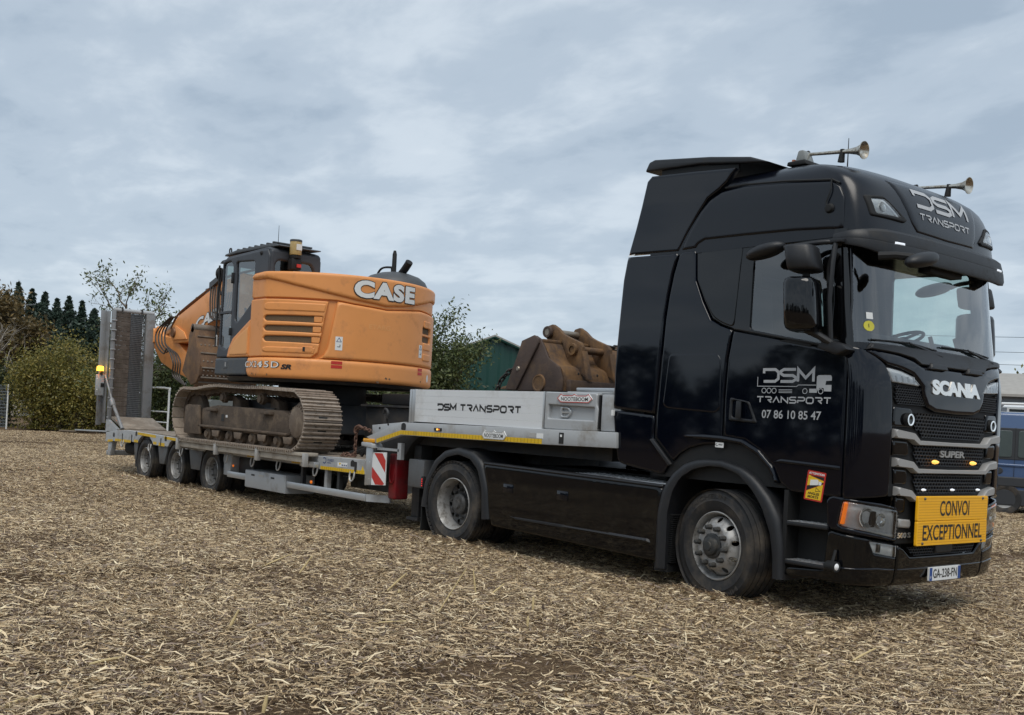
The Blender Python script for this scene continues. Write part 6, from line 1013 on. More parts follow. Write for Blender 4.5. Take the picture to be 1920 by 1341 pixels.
# ---- upper structure: flat near side running into a round counterweight
ECX, ECR, YS = -8.94, 1.72, -.28; TH0 = math.acos((YE-YS)/ECR); XB = ECX+ECR*math.sin(TH0); SE = ECR*(math.pi-2*TH0)
def EW(s, z, h=0.):
    if s <= 0: return (XB+s, YS-h, z)
    if s >= SE: return (XB-(s-SE), 2*YE-YS+h, z)
    t = TH0+s/ECR; return (ECX+(ECR+h)*math.sin(t), YE-(ECR+h)*math.cos(t), z)
rg = lambda z, o: [EW(s, z, o) for s in np.linspace(-.02, SE+.02, 50)]+[(-8.19, 2.7, z), (-8.19, -.2, z)]
MB().loft([rg(1.97,-.05), rg(2.0,-.022), rg(3.40,-.022), rg(3.49,-.05), rg(3.525,-.12)]).build('body_core', 'case_orange', EX, angle=50)
MB().box(-9.9, -8.1, 1.72, 2.74, 1.97, 3.1).build('side_tank', 'case_orange', EX, bevel=.05, seg=3); MB().box(-9.95, -7.6, .62, 1.75, 1.90, 2.25).build('swing_frame', 'frame_dark', EX, bevel=.02); MB().lathe([(0,0),(1.55,0),(1.60,.06),(0,.08)], (-8.85, YE, 1.90), (0,0,1), 40).build('belly_plate', 'frame_dark', EX)
SEND = SE+.45
bt = [(-.488,2.252),(-.470,2.03),(-.41,1.968),(-.335,1.952),(SEND,1.952),(SEND,2.27),(.875,2.262)]
MB().panel(bt, EW, step=.09, bev=.05, thick=.05, back=.05).build('belly_skirt', 'case_orange', EX, angle=60)
ct = [(.885,2.268),(SEND,2.268),(SEND,3.10),(2.66,3.135),(1.901,3.062),(1.363,3.10),(1.117,3.128),(1.10,3.08),(1.0,2.43),(.95,2.33)]
rv = [[(2.76,z0),(3.10,z0),(3.10,z1),(2.76,z1)] for z0, z1 in ((2.80,2.895),(2.665,2.755))]
MB().panel(ct, EW, holes=[rnd(h, .02) for h in rv], step=.08, bev=.03, thick=.045, back=.03).build('counterweight', 'case_orange', EX, angle=60)
for h in rv: MB().panel([(u+(-.01 if u < 2.9 else .01), v) for u, v in h], lambda s, z, q_: EW(s, z, .012), step=.08, bev=0, thick=0, back=0).build('vent_mesh', 'mesh_dark', EX, smooth=False)
for z in (2.60,2.43,2.95): MB().panel(rnd([(2.78,z-.06),(3.10,z-.06),(3.10,z+.05),(2.78,z+.05)], .02), lambda s, z_, h: EW(s, z_, h+.045), step=.08, bev=.012, thick=.012, back=.004).build('vent_rib', 'case_orange', EX)
md = [(-.425,3.155),(1.12,3.142),(1.363,3.112),(1.901,3.074),(2.66,3.147),(SEND,3.112),(SEND,3.36),(3.10,3.335),(2.26,3.162),(1.876,3.122),(1.396,3.172),(1.033,3.231),(.494,3.336),(.20,3.40),(.061,3.425),(-.425,3.44)]
MB().panel(md, EW, step=.07, bev=.012, thick=.018, back=.05).build('hood_lower', 'case_orange', EX, angle=60)
tpn = [(-.425,3.435),(.061,3.42),(.20,3.395),(.494,3.33),(1.033,3.225),(1.396,3.165),(1.876,3.115),(2.26,3.156),(3.10,3.33),(SEND,3.35),(SEND,3.535),(-.05,3.542),(-.33,3.53),(-.405,3.49)]
MB().panel(tpn, EW, step=.07, bev=.035, thick=.05, back=.05).build('hood_band', 'case_orange', EX, angle=60)
rg2 = lambda z, o: [EW(s, z, o) for s in np.linspace(-.40, SE+.05, 60)]+[(-8.19, 2.6, z), (-8.19, .64, z), (-8.58, .64, z)]
tt = MB(); tt.add([EW(s, 3.535, .02) for s in np.linspace(-.36, SE, 60)]+[EW(s, 3.548, -.12) for s in np.linspace(-.36, SE, 60)], [(i, i+1, 61+i, 60+i) for i in range(59)]); k_ = len(tt.v); tt.add([EW(s, 3.548, -.12) for s in np.linspace(0, SE, 40)]+[(-8.19, 2.62, 3.548), (-8.19, -.14, 3.548)], [tuple(range(42))]); tt.build('hood_top', 'case_orange', EX)
# louvre door
ld = [(-.425,2.262),(.76,2.268),(.862,2.352),(.980,3.118),(-.425,3.135)]; slz = [(2.79,2.888),(2.64,2.738),(2.485,2.583)]
sl = [rnd([(.03,z0+.01),(.90-.05*(2.9-z1),z0),(.915-.08*(2.9-z1),z1),(.03,z1-.005),(-.005,(z0+z1)/2)], .025) for z0, z1 in slz]
LD = MB().panel(ld, EW, holes=sl, step=.07, bev=.014, thick=.028, back=.03).build('engine_door', 'case_orange', EX, angle=50)
for h in sl: MB().panel([(u, v) for u, v in h], lambda s, z, q_: EW(s, z, .004), step=.08, bev=0, thick=0, back=0).build('louvre_mesh', 'mesh_dark', LD, smooth=False)
for h in sl: c0 = max(u for u, v in h)-.13; zc = sum(v for u, v in h)/len(h); MB().panel([(c0,zc-.042),(c0+.12,zc-.042),(c0+.125,zc+.044),(c0,zc+.044)], lambda s, z, q_: EW(s, z, .012+q_), step=.05, bev=.005, thick=.006, back=.004).build('louvre_end', 'case_orange', LD)
for z0, z1, s1 in ((2.955,3.075,.93),(2.33,2.415,.80)): MB().panel(rnd([(.0,z0+.02),(.06,z0),(s1,z0),(s1+.02,z1),(.06,z1),(.0,z1-.02)], .02), lambda s, z, q_: EW(s, z, .0275+q_), step=.06, bev=.015, thick=.010, back=.004).build('pressed_rib', 'case_orange', LD)
o = MB().panel([(.635,2.35),(.785,2.35),(.785,2.435),(.635,2.435)], lambda s, z, q_: EW(s, z, .0285+q_), step=.05, bev=.006, thick=.014, back=.004).build('door_latch', 'case_orange', LD); MB().panel([(.64,2.36),(.675,2.36),(.675,2.425),(.64,2.425)], lambda s, z, q_: EW(s, z, .044), step=.05, bev=0, thick=0, back=0).build('latch_slot', 'print_black', o, smooth=False)
# body front corner beside the cab and step
MB().panel(rnd([(-1.19,2.262),(-1.13,2.42),(-1.0,2.565),(-.42,2.845),(-.42,2.262)], .03), EW, step=.06, bev=.02, thick=.03, back=.10).build('front_cover', 'case_orange', EX); MB().panel(rnd([(-1.08,2.30),(-1.0,2.45),(-.86,2.56),(-.48,2.72),(-.48,2.30)], .03), lambda s, z, h: EW(s, z, .0285+h), step=.06, bev=.014, thick=.012, back=.004).build('front_cover_rib', 'case_orange_pale', EX); MB().panel([(-.46,2.30),(-.435,2.30),(-.435,2.74),(-.46,2.70)], lambda s, z, h: EW(s, z, .030+h), step=.06, bev=.01, thick=.02, back=.004).build('cover_edge', 'case_orange', EX)
MB().box(-8.585, -8.16, -.272, -.225, 2.26, 3.45).build('cab_side_shield', 'case_orange', EX); MB().panel(rnd([(-1.60,1.985),(-.495,1.98),(-.495,2.255),(-1.58,2.255)], .03), EW, step=.08, bev=.025, thick=.03, back=.25).build('step_box', 'step_grey', EX); o = MB().panel(rnd([(-1.26,2.09),(-1.12,2.09),(-1.12,2.22),(-1.26,2.22)], .02), lambda s, z, h: EW(s, z, .0285+h), step=.06, bev=.008, thick=.006, back=.002).build('step_lock', 'step_grey', EX); MB().panel([(-1.205,2.12),(-1.175,2.12),(-1.175,2.19),(-1.205,2.19)], lambda s, z, h: EW(s, z, .036), step=.06, bev=0, thick=0, back=0).build('lock_plate', 'ring_steel', o, smooth=False)
# lettering and decals
def outl(txt, h, s0, z0, w, b0, b1, off, sub=2, shear=0., cw='case_white', spacing=1.0, fn=EW):
    textmb(txt, h*1.10, lambda u, v, q_: fn(s0-.015+u, z0-h*.05+v, off), bold=b1, width=w+.03, sub=sub, shear=shear, spacing=spacing).build('brand_lettering_edge', 'print_black', EX, smooth=False); textmb(txt, h, lambda u, v, q_: fn(s0+u, z0+v, off+.004), bold=b0, width=w, sub=sub, shear=shear, spacing=spacing).build('brand_lettering', cw, EX, smooth=False)
outl('CASE', .262, 1.34, 3.212, 1.085, .055, .08, .058, 2, 0., spacing=1.12); outl('CX245D', .092, -.455, 2.10, .75, .006, .028, .054, 1, .0, spacing=1.2); textmb('SR', .075, lambda u, v, h: EW(.33+u, 2.082+v, .056), bold=.05, width=.165, sub=1, shear=.25).build('model_lettering', 'print_black', EX, smooth=False)
textmb('ETARG', .07, lambda u, v, h: EW(1.60+u, 2.76+v, .0475), bold=.01, width=.36, sub=1).build('faded_lettering', 'case_orange_pale', EX, smooth=False)
for s0, s1, in ((1.06,1.22),(2.63,2.77)):
    for z in (2.135,2.195): MB().panel([(s0,z),(s1,z),(s1,z+.046),(s0,z+.046)], lambda s, z_, h: EW(s, z_, .053), step=.05, bev=0, thick=0, back=0).build('red_reflector', 'warn_red', EX, smooth=False)
for s0, s1, z0, z1 in ((1.105,1.21,2.405,2.607),(2.64,2.74,2.41,2.61)):
    o = MB().panel([(s0,z0),(s1,z0),(s1,z1),(s0,z1)], lambda s, z_, h: EW(s, z_, .0475), step=.06, bev=0, thick=0, back=0).build('safety_label', 'case_white', EX, smooth=False); m_ = ribbon(MB(), [(s0+.018,z0+.125),(s1-.018,z0+.125),((s0+s1)/2,z0+.185)], .008, lambda s, z_, h: EW(s, z_, .0487), closed=True); m_.build('print', 'decal_blue', o, smooth=False); ribbon(MB(), [(s0+.03,z0+.05),(s0+.07,z0+.05),(s0+.07,z0+.085)], .010, lambda s, z_, h: EW(s, z_, .0487)).build('print', 'print_black', o, smooth=False)
o = MB().panel([(3.02+.05*math.cos(a), 2.10+.06*math.sin(a)) for a in np.linspace(0, 6.2832, 17)[:-1]], lambda s, z_, h: EW(s, z_, .053), step=.05, bev=0, thick=0, back=0).build('speed_disc', 'case_white', EX, smooth=False)
for s0, z, w_ in ((.10,1.99,.02),(-.25,2.0,.03),(1.9,2.03,.04),(1.97,2.025,.03),(1.75,1.965,.05),(2.72,2.03,.03),(-.12,1.985,.015)): MB().panel([(s0,z),(s0+w_,z-.012),(s0+w_*1.2,z+.012),(s0+w_*.3,z+.022)], lambda s, z_, h: EW(s, z_, .0515), step=.05, bev=0, thick=0, back=0).build('paint_chip', 'bucket_rust', EX, smooth=False)
# ---- operator cab
CF, CR, CY0, CY1 = -9.81, -8.20, -.22, .64
sd_ = [(-9.865,2.27),(-9.80,2.50),(-9.795,3.0),(-9.785,3.40),(-9.785,3.76),(-9.74,3.84),(-9.66,3.875),(-8.40,3.90),(-8.27,3.89),(-8.20,3.80),(-8.20,2.27)]
dg1 = rnd([(-9.765,2.46),(-9.765,3.75),(-9.72,3.80),(-9.48,3.81),(-9.40,3.74),(-9.385,2.46),(-9.54,2.40)], .03); dg2 = rnd([(-9.265,2.85),(-9.29,3.785),(-8.66,3.745),(-8.66,3.14),(-9.15,2.82)], .05)
for y, sg in ((CY0, 1), (CY1, -1)):
    fn = (lambda y, sg: (lambda x, z, h=0.: (x, y-sg*h, z)))(y, sg); MB().panel(sd_, fn, holes=[dg1, dg2], step=.07, bev=.02, thick=.022, back=.05).build('cab_side_frame', 'cab_grey', EX)
    for g_ in (dg1, dg2): MB().panel(g_, lambda x, z, h: fn(x, z, -.006), step=.2, bev=0, thick=0, back=0).build('cab_window', 'cab_glass', EX)
    MB().box(-9.79, -9.37, y-sg*.028 if sg > 0 else y+.005, y-sg*.005 if sg > 0 else y+.028, 2.98, 3.015).build('door_bar', 'cab_grey', EX)
for x, z0, z1 in ((-9.37,3.45,3.62),(-9.36,2.62,2.74)): MB().box(x-.03, x+.03, CY0-.05, CY0-.01, z0, z1).build('door_hinge', 'soft_black', EX, bevel=.008)
rfn = lambda y, z, h=0.: (CR+h, y, z)
MB().panel(rnd([(CY0,2.27),(CY1,2.27),(CY1,3.89),(CY0,3.89)], .05), rfn, holes=[rnd([(-.14,3.0),(.55,3.0),(.55,3.60),(.47,3.735),(-.08,3.735),(-.14,3.68)], .05)], step=.08, bev=.03, thick=.03, back=.04).build('cab_rear_frame', 'cab_grey', EX); MB().panel([(-.15,2.99),(.56,2.99),(.56,3.75),(-.15,3.75)], lambda y, z, h: (CR-.01, y, z), step=.3, bev=0, thick=0, back=0).build('rear_window', 'cab_glass', EX)
MB().panel(rnd([(CY0,2.27),(CY1,2.27),(CY1,3.86),(CY0,3.86)], .04), lambda y, z, h=0.: (CF-.0-h, y, z), holes=[rnd([(-.16,2.42),(.58,2.42),(.58,3.78),(-.16,3.78)], .04)], step=.08, bev=.02, thick=.02, back=.04).build('cab_front_frame', 'cab_grey', EX); MB().panel([(-.17,2.41),(.59,2.41),(.59,3.79),(-.17,3.79)], lambda y, z, h: (CF+.01, y, z), step=.3, bev=0, thick=0, back=0).build('windscreen', 'cab_glass', EX)
MB().prism([(-9.76,3.855),(-9.70,3.905),(-8.32,3.935),(-8.20,3.90),(-8.18,3.86)], 1, CY0+.01, CY1-.01).build('cab_roof', 'cab_grey', EX, bevel=.03, seg=3); MB().box(-9.8, -8.22, CY0+.02, CY1-.02, 2.25, 2.30).build('cab_floor', 'soft_black', EX)
MB().prism([(-10.0,3.955),(-9.97,3.985),(-9.55,4.02),(-8.55,4.01),(-8.12,3.965),(-8.10,3.945),(-8.5,3.955),(-9.6,3.965)], 1, -.12, .60).build('roof_guard', 'hood_grey', EX, bevel=.01)
for k_ in range(7): MB().box(-9.6+.2*k_, -9.55+.2*k_, -.10, .58, 4.012, 4.04).build('guard_bar', 'hood_grey', EX, bevel=.006)
MB().tube(smooth_path([(-9.95,-.05,3.97),(-9.96,-.05,4.07),(-9.90,-.05,4.08),(-9.88,-.05,3.98)], 4), .012, 6).build('lifting_loop', 'soft_black', EX); MB().prism([(-10.02,3.83),(-9.78,3.86),(-9.78,3.88),(-9.95,3.87)], 1, -.18, .55).build('rain_visor', 'hood_grey', EX)
MB().box(-9.15, -8.62, .0, .46, 2.30, 2.72).prism([(-8.74,2.7),(-8.60,2.7),(-8.52,3.38),(-8.64,3.40)], 1, .02, .44).prism([(-8.62,3.36),(-8.54,3.36),(-8.50,3.60),(-8.58,3.60)], 1, .10, .36).build('operator_seat', 'seat_beige', EX, bevel=.04, seg=3)
for k_ in range(5): MB().tube([(-8.66+.018*k_,-.0,2.86+.10*k_),(-8.66+.018*k_,.46,2.86+.10*k_)], .022, 6).build('seat_rib', 'case_white' if k_ == 2 else 'seat_beige', EX)
for y in (-.02,.46): MB().box(-9.35, -8.8, y-.05, y+.05, 2.72, 2.92).tube([(-9.3,y,2.9),(-9.34,y,3.08)], .02, 6).build('control_console', 'soft_black', EX, bevel=.02)
o = MB().lathe([(0,.035),(.07,.03),(.105,.0),(.10,-.04),(0,-.06)], (-10.02,-.19,3.66), (-.75,-.6,0), 20).build('round_mirror', 'soft_black', EX); MB().lathe([(0,.038),(.068,.033),(.095,.012)], (-10.02,-.19,3.66), (-.75,-.6,0), 20).build('mirror_glass', 'case_white', o); MB().tube(smooth_path([(-9.98,-.16,3.75),(-9.94,-.18,3.6),(-9.93,-.2,3.4),(-9.83,-.22,3.3)], 4), .014, 6).build('mirror_stay', 'soft_black', EX); MB().tube([(-9.90,-.24,3.78),(-9.88,-.25,2.45)], .016, 6).build('cab_handrail', 'soft_black', EX); MB().tube(smooth_path([(-9.88,-.25,2.62),(-9.80,-.27,2.62),(-9.80,-.27,2.46)], 3), .01, 6).build('door_pull', 'ring_steel', EX)
# rear beacon and aerial
MB().box(-8.16, -8.02, .05, .22, 3.60, 3.78).build('beacon_bracket', 'soft_black', EX, bevel=.02); MB().lathe([(0,0),(.085,0),(.09,.03),(.06,.05)], (-8.08,.135,3.78), (0,0,1), 18).build('beacon_foot', 'soft_black', EX); o = MB().lathe([(.085,0),(.09,.02),(.092,.19),(.088,.20)], (-8.08,.135,3.83), (0,0,1), 22).build('beacon', 'beacon_old', EX); MB().lathe([(.092,.0),(.095,.02),(.09,.032),(0,.036)], (-8.08,.135,4.03), (0,0,1), 22).build('beacon_cap', 'hood_grey', o); MB().box(-8.0, -7.985, .10, .19, 3.90, 3.99).build('beacon_label', 'case_white', o); MB().box(-8.02, -8.0, .13, .20, 3.64, 3.69).build('rear_label', 'warn_red', EX)
MB().tube([(-8.3,-.05,3.9),(-8.3,-.05,4.28)], [.006,.003], 5).build('aerial', 'soft_black', EX); MB().lathe([(0,.03),(.03,.02),(.04,0)], (-8.45,-.235,3.845), (0,-1,-.3), 12).build('work_lamp', 'soft_black', EX)
# engine cowl, exhaust and rail
MB().lathe([(.55,-.05),(.545,.0),(.50,.085),(.40,.16),(.24,.215),(.1,.24),(0,.245)], (-7.94,1.88,3.54), (0,0,1), 30).map(lambda x, y, z: (x, y, z)).build('engine_cowl', 'hood_grey', EX); MB().prism([(-8.62,3.54),(-8.62,3.62),(-8.45,3.66),(-8.25,3.60),(-8.25,3.54)], 1, 1.5, 2.0).build('intake_hood', 'soft_black', EX, bevel=.03); MB().tube([(-8.0,1.9,3.70),(-8.0,1.9,4.08),(-8.0,1.9,4.14)], [.04,.036,.02], 10).build('exhaust_stack', 'soft_black', EX); MB().tube(smooth_path([(-7.86,1.9,3.70),(-7.74,1.9,3.78),(-7.63,1.9,3.87),(-7.58,1.9,3.92)], 4), [.06]*13, 12).build('exhaust_pipe', 'soft_black', EX); MB().tube(smooth_path([(-8.52,1.9,3.56),(-8.50,1.9,3.75),(-8.36,1.9,3.88),(-8.12,1.9,3.88),(-8.06,1.9,3.84),(-8.06,1.9,3.6)], 4), .018, 6).build('grab_rail', 'soft_black', EX)
# ---- boom, arm and bucket
bm_ = [(-9.25,2.15),(-9.15,2.55),(-10.6,3.62),(-11.6,3.95),(-12.5,3.86),(-13.2,3.66),(-14.45,3.29),(-14.72,3.10),(-14.79,2.86),(-14.62,2.76),(-14.36,2.735),(-13.85,2.75),(-13.35,2.98),(-12.7,3.12),(-11.7,3.14),(-10.6,2.75),(-9.7,2.2)]
MB().prism(bm_, 1, 1.02, 1.50).build('boom', 'case_orange', EX, bevel=.015)
MB().prism([(-14.60,2.80),(-14.50,3.10),(-14.05,2.95),(-13.9,2.80)], 1, .985, 1.02).build('boom_boss', 'case_orange', EX, bevel=.01); MB().lathe([(0,.05),(.09,.05),(.11,.02),(.11,0)], (-14.55,1.0,2.95), (0,-1,0), 18).build('boom_pin', 'pipe_brown', EX)
am_ = [(-15.72,3.14),(-15.84,3.10),(-15.92,2.98),(-15.90,2.72),(-15.42,2.36),(-14.8,2.18),(-13.55,1.92),(-13.35,2.02),(-13.45,2.16),(-14.3,2.62),(-14.75,2.85),(-15.45,2.92)]
MB().prism(am_, 1, 1.10, 1.42).build('arm', 'case_orange', EX, bevel=.012); MB().prism([(-15.86,3.12),(-15.93,3.02),(-15.88,2.76),(-15.80,2.80),(-15.80,3.05)], 1, 1.06, 1.10).build('arm_end_plate', 'case_orange_pale', EX, bevel=.006); MB().tube([(-15.62,1.26,3.0),(-14.3,1.26,3.42)], .075, 12).build('arm_cylinder', 'ring_steel', EX); MB().tube([(-14.7,1.26,3.30),(-12.9,1.26,3.85)], .11, 12).build('arm_cylinder', 'case_orange', EX); MB().tube([(-13.6,1.26,2.05),(-13.95,1.26,1.80)], .07, 10).build('bucket_link', 'pipe_brown', EX)
bf = lambda u, v, h=0.: (-13.60+(u*.94+v*.25), 1.015-h, 2.93+(u*.22*.9+v*.97)-.0)
textmb('CASE', .27, lambda u, v, h: bf(u, v, .003), bold=.07, width=1.28).build('boom_lettering_edge', 'print_black', EX, smooth=False); textmb('CASE', .24, lambda u, v, h: bf(u+.02, v+.015, .007), bold=.04, width=1.24).build('boom_lettering', 'case_white', EX, smooth=False)
for k_, (y, dz) in enumerate(((1.05,.05),(1.12,.075),(1.40,.05),(1.46,.07))): MB().tube(smooth_path([(-11.2,y,3.93+dz),(-12.4,y,3.88+dz),(-13.2,y,3.68+dz),(-14.3,y,3.36+dz),(-14.62,y,3.22+dz),(-14.85,y,3.0+dz)], 5), .022, 7).build('hydraulic_pipe', ('pipe_brown','pipe_brown','ring_steel','pipe_brown')[k_], EX)
for k_ in range(4): MB().tube(smooth_path([(-14.62,1.0-.02*k_,3.28),(-14.95-.10*k_,.98-.02*k_,3.02),(-14.88-.09*k_,.95-.03*k_,2.74),(-14.55-.05*k_,.94-.03*k_,2.60-.03*k_),(-14.22-.07*k_,.94-.04*k_,2.50+.035*k_),(-13.98-.05*k_,.92-.03*k_,2.32),(-13.98-.06*k_,.92-.02*k_,2.05),(-13.75,.95,1.86)], 6), .017, 7).build('hydraulic_hose', 'hose', EX)
for k_ in range(6): x = -12.75+.10*k_; MB().tube(smooth_path([(x-.1,.98,3.78-.01*k_),(x+.0,.93,3.45),(x+.14,.90,3.18-.01*k_),(x+.32,.90,3.12),(x+.48,.93,3.3),(x+.50,.98,3.62)], 6), .016, 7).build('hydraulic_hose', 'hose', EX)
MB().prism([(-12.9,3.74),(-12.6,3.84),(-12.3,3.98),(-12.35,4.02),(-12.9,3.86)], 1, .96, 1.02).build('hose_clamp', 'hood_grey', EX); MB().box(-13.4, -13.1, 1.1, 1.4, 3.62, 3.80).build('valve_block', 'hood_grey', EX, bevel=.03)
BK = [(-12.82,3.03),(-12.73,2.86),(-12.55,2.55),(-12.42,2.25),(-12.43,2.05),(-12.55,1.92),(-12.78,1.865)]; SP = BK+[(-13.22,2.13),(-13.0,2.60),(-12.99,2.82)]
bk_ = MB(); rr_ = []
for (x, z) in BK: rr_.append((x, z))
bk_.loft([[(x, .66, z), (x, 1.86, z), (x-.035, 1.86, z), (x-.035, .66, z)] for x, z in [tuple(p.xz) for p in smooth_path([(x, 0, z) for x, z in BK], 4)]]); bo = bk_.build('bucket', 'bucket_rust', EX)
for y in (.64, 1.86): MB().prism(SP, 1, y, y+.025).build('bucket_side', 'bucket_rust', bo, bevel=.004)
MB().tube([(-12.84,.64,2.95),(-12.84,1.885,2.95)], .085, 14).build('bucket_lip', 'bucket_grey', bo)
cur = [tuple(p.xz) for p in smooth_path([(x, 0, z) for x, z in BK], 4)]
for k_ in (5, 9, 13, 17, 20): x, z = cur[k_]; MB().tube([(x+.012,.68,z),(x+.012,1.84,z)], .018, 6).build('wear_strip', 'bucket_grey', bo)
wd_ = MB()
for k_ in (7, 11, 14, 16):
    x, z = cur[k_]
    for j in range(13): wd_.lathe([(0,.014),(.016,.008),(.02,0)], (x+.002,.72+.085*j,z), (1,0,.3), 6)
kind(wd_.build('weld_beads', 'bucket_grey', bo, merge=False), 'stuff')
MB().prism([(-12.98,2.55),(-13.3,2.3),(-13.6,2.15),(-13.5,1.98),(-13.0,2.1)], 1, 1.14, 1.38).build('bucket_ear', 'bucket_rust', bo, bevel=.01)
# ------------------------------------------------------------------ spare digging bucket lying on the gooseneck
mt('spare_dark', (.075,.052,.043), .72, .15, var=.25, scale=5, dirt=(.13,.085,.055), dscale=4, damt=.4, bump=.25, bscale=50); mt('spare_ochre', (.165,.092,.042), .78, .1, var=.5, scale=9, dirt=(.07,.046,.034), dscale=5, damt=.55, bump=.3, bscale=40, streak=(.25,.135,.045)); mt('pin_steel', (.30,.26,.21), .4, .6, var=.25, scale=14); mt('chain_steel', (.06,.055,.05), .5, .6, var=.3); mt('chain_rust', (.16,.09,.065), .6, .4, var=.3)
SB = thing('digging_bucket', 'big rusty brown digging bucket lying on the trailer gooseneck', 'bucket', (-2.9, 1.15, 1.85)); Y0, Y1 = .50, 1.80
plate = [(-3.47,1.855),(-3.40,2.02),(-3.24,2.32),(-3.205,2.425),(-3.13,2.458),(-3.0,2.486),(-2.93,2.45),(-2.862,2.353),(-2.786,2.229),(-2.60,2.125),(-2.54,1.99),(-2.535,1.855)]
curve = [(-2.935,2.445),(-2.862,2.353),(-2.786,2.235),(-2.70,2.165),(-2.60,2.12),(-2.55,2.03),(-2.53,1.93),(-2.535,1.86)]
pp = [tuple(p.xz) for p in smooth_path([(x, 0, z) for x, z in curve], 4)]
MB().loft([[(x, Y0+.02, z), (x, Y1, z), (x-.04, Y1, z-.01), (x-.04, Y0+.02, z-.01)] for x, z in pp]).build('shell', 'spare_ochre', SB)
for y in (Y0-.015, Y1): MB().prism(plate, 1, y, y+.03).build('side_plate', 'spare_dark', SB, bevel=.005)
MB().prism([(-3.46,1.86),(-3.245,2.32),(-3.205,2.43),(-3.0,2.49),(-2.93,2.45),(-2.92,2.40),(-3.27,1.86)], 1, Y0-.045, Y0-.018).build('side_cutter', 'spare_dark', SB, bevel=.006); MB().lathe([(0,.012),(.022,.012),(.03,.0)], (-3.245,Y0-.045,2.105), (0,-1,0), 14).build('cutter_bolt', 'pin_steel', SB)
o = MB().lathe([(0,.012),(.075,.014),(.082,.02),(.098,.02),(.104,.0)], (-2.905,Y0-.015,1.94), (0,-1,0), 30).build('corner_boss', 'spare_ochre', SB)
for z, y in ((2.43, .12),): MB().box(-2.98, -2.90, Y0+.02, Y1, 2.405, 2.45).build('top_tube', 'spare_ochre', SB, bevel=.015)
ear = [(-3.175,2.50),(-3.18,2.575),(-3.14,2.63),(-3.06,2.648),(-2.97,2.60),(-2.88,2.53),(-2.80,2.495),(-2.60,2.425),(-2.56,2.375),(-2.555,2.30),(-2.53,2.20),(-2.475,2.015),(-2.60,2.09),(-2.77,2.19),(-2.82,2.30),(-2.88,2.42),(-2.95,2.445),(-3.12,2.46)]
for y in (.79, 1.235): MB().prism(ear, 1, y, y+.055).build('ear', 'spare_ochre', SB, bevel=.008)
MB().tube([(-3.095,.74,2.555),(-3.095,1.34,2.555)], .042, 18).build('pin', 'pin_steel', SB); MB().tube([(-2.68,.76,2.345),(-2.68,1.32,2.345)], .042, 18).build('pin', 'spare_ochre', SB)
for y, z, x in ((.735,2.555,-3.095),(1.30,2.555,-3.095),(.745,2.345,-2.68),(1.295,2.345,-2.68)): MB().lathe([(.04,0),(.066,.004),(.07,.012),(.07,.04),(.066,.05),(.04,.05)], (x, y+.05, z), (0,-1,0), 22).build('pin_collar', 'spare_dark' if x < -3 else 'spare_ochre', SB)
for y in (.80, 1.245): MB().prism([(-2.56,2.30),(-2.50,2.05),(-2.47,2.0),(-2.44,2.0),(-2.47,2.08),(-2.545,2.33)], 1, y-.015, y+.07).build('ear_rib', 'spare_ochre', SB, bevel=.005)
MB().box(-2.56, -2.46, Y0+.05, Y1, 1.855, 1.985).build('lip_plate', 'spare_dark', SB, bevel=.006); MB().prism([(-3.47,1.855),(-3.40,1.90),(-2.6,1.90),(-2.6,1.855)], 1, Y0+.02, Y1).build('cutting_edge', 'spare_dark', SB)
for i in range(4): MB().prism([(-3.47,1.86),(-3.47,1.93),(-3.66,1.90),(-3.70,1.87)], 1, Y0+.08+.36*i, Y0+.20+.36*i).build('tooth', 'spare_ochre', SB, bevel=.008)
for i, (x, z) in enumerate(((-2.53,2.06),(-2.535,1.92))):
    for y in (.70, 1.0, 1.5): MB().lathe([(0,.006),(.014,.003),(.016,0)], (x+.03, y, z), (1,0,0), 8).build('bolt_hole', 'print_black', SB)
# ---- lashing chains
LINK = {}
def chain(name, label, pts, mat, r=.0085, ln=.055, group='lashing chains'):
    key = (mat, ln)
    if key not in LINK: LINK[key] = MB().tube([(math.copysign(ln*.32, math.cos(t))*(1 if abs(math.cos(t)) > .3 else abs(math.cos(t))/.3)+math.cos(t)*ln*.32, math.sin(t)*ln*.34, 0) for t in np.linspace(0, 2*math.pi, 17)[:-1]], r, 6, closed=True).mesh('chain_link', mat)
    P = smooth_path(pts, 10); d = np.concatenate([[0], np.cumsum([(P[i+1]-P[i]).length for i in range(len(P)-1)])]); n = max(3, int(d[-1]/(ln*.92))); A = np.array([p[:] for p in P]); t = thing(name, label, 'chain', tuple(P[0]), group)
    for i in range(n):
        s = d[-1]*(i+.5)/n; f = lambda s_: Vector([float(np.interp(s_, d, A[:, k])) for k in range(3)]); c = f(s); x = (f(s+.01)-f(s-.01)).normalized(); u = x.orthogonal().normalized(); w = x.cross(u); a = math.pi/4 if i % 2 else -math.pi/4; u2 = u*math.cos(a)+w*math.sin(a); w2 = x.cross(u2)
        link('chain_link', LINK[key], t, mw=Matrix(((x.x, u2.x, w2.x, c.x), (x.y, u2.y, w2.y, c.y), (x.z, u2.z, w2.z, c.z), (0, 0, 0, 1))))
    return t
chain('lashing_chain', 'steel chain running from the bucket teeth down behind the side board', [(-3.60,.90,2.24),(-3.76,.95,2.20),(-3.92,1.0,2.155),(-4.04,1.0,2.10),(-4.164,1.0,2.0),(-4.24,1.0,1.86)], 'chain_steel', .012, .075)
chain('lashing_chain', 'steel chain hanging down the far right of the bucket', [(-2.78,1.45,2.44),(-2.6,1.62,2.38),(-2.42,1.82,2.22),(-2.3,1.98,2.0)], 'chain_steel', .011, .07)
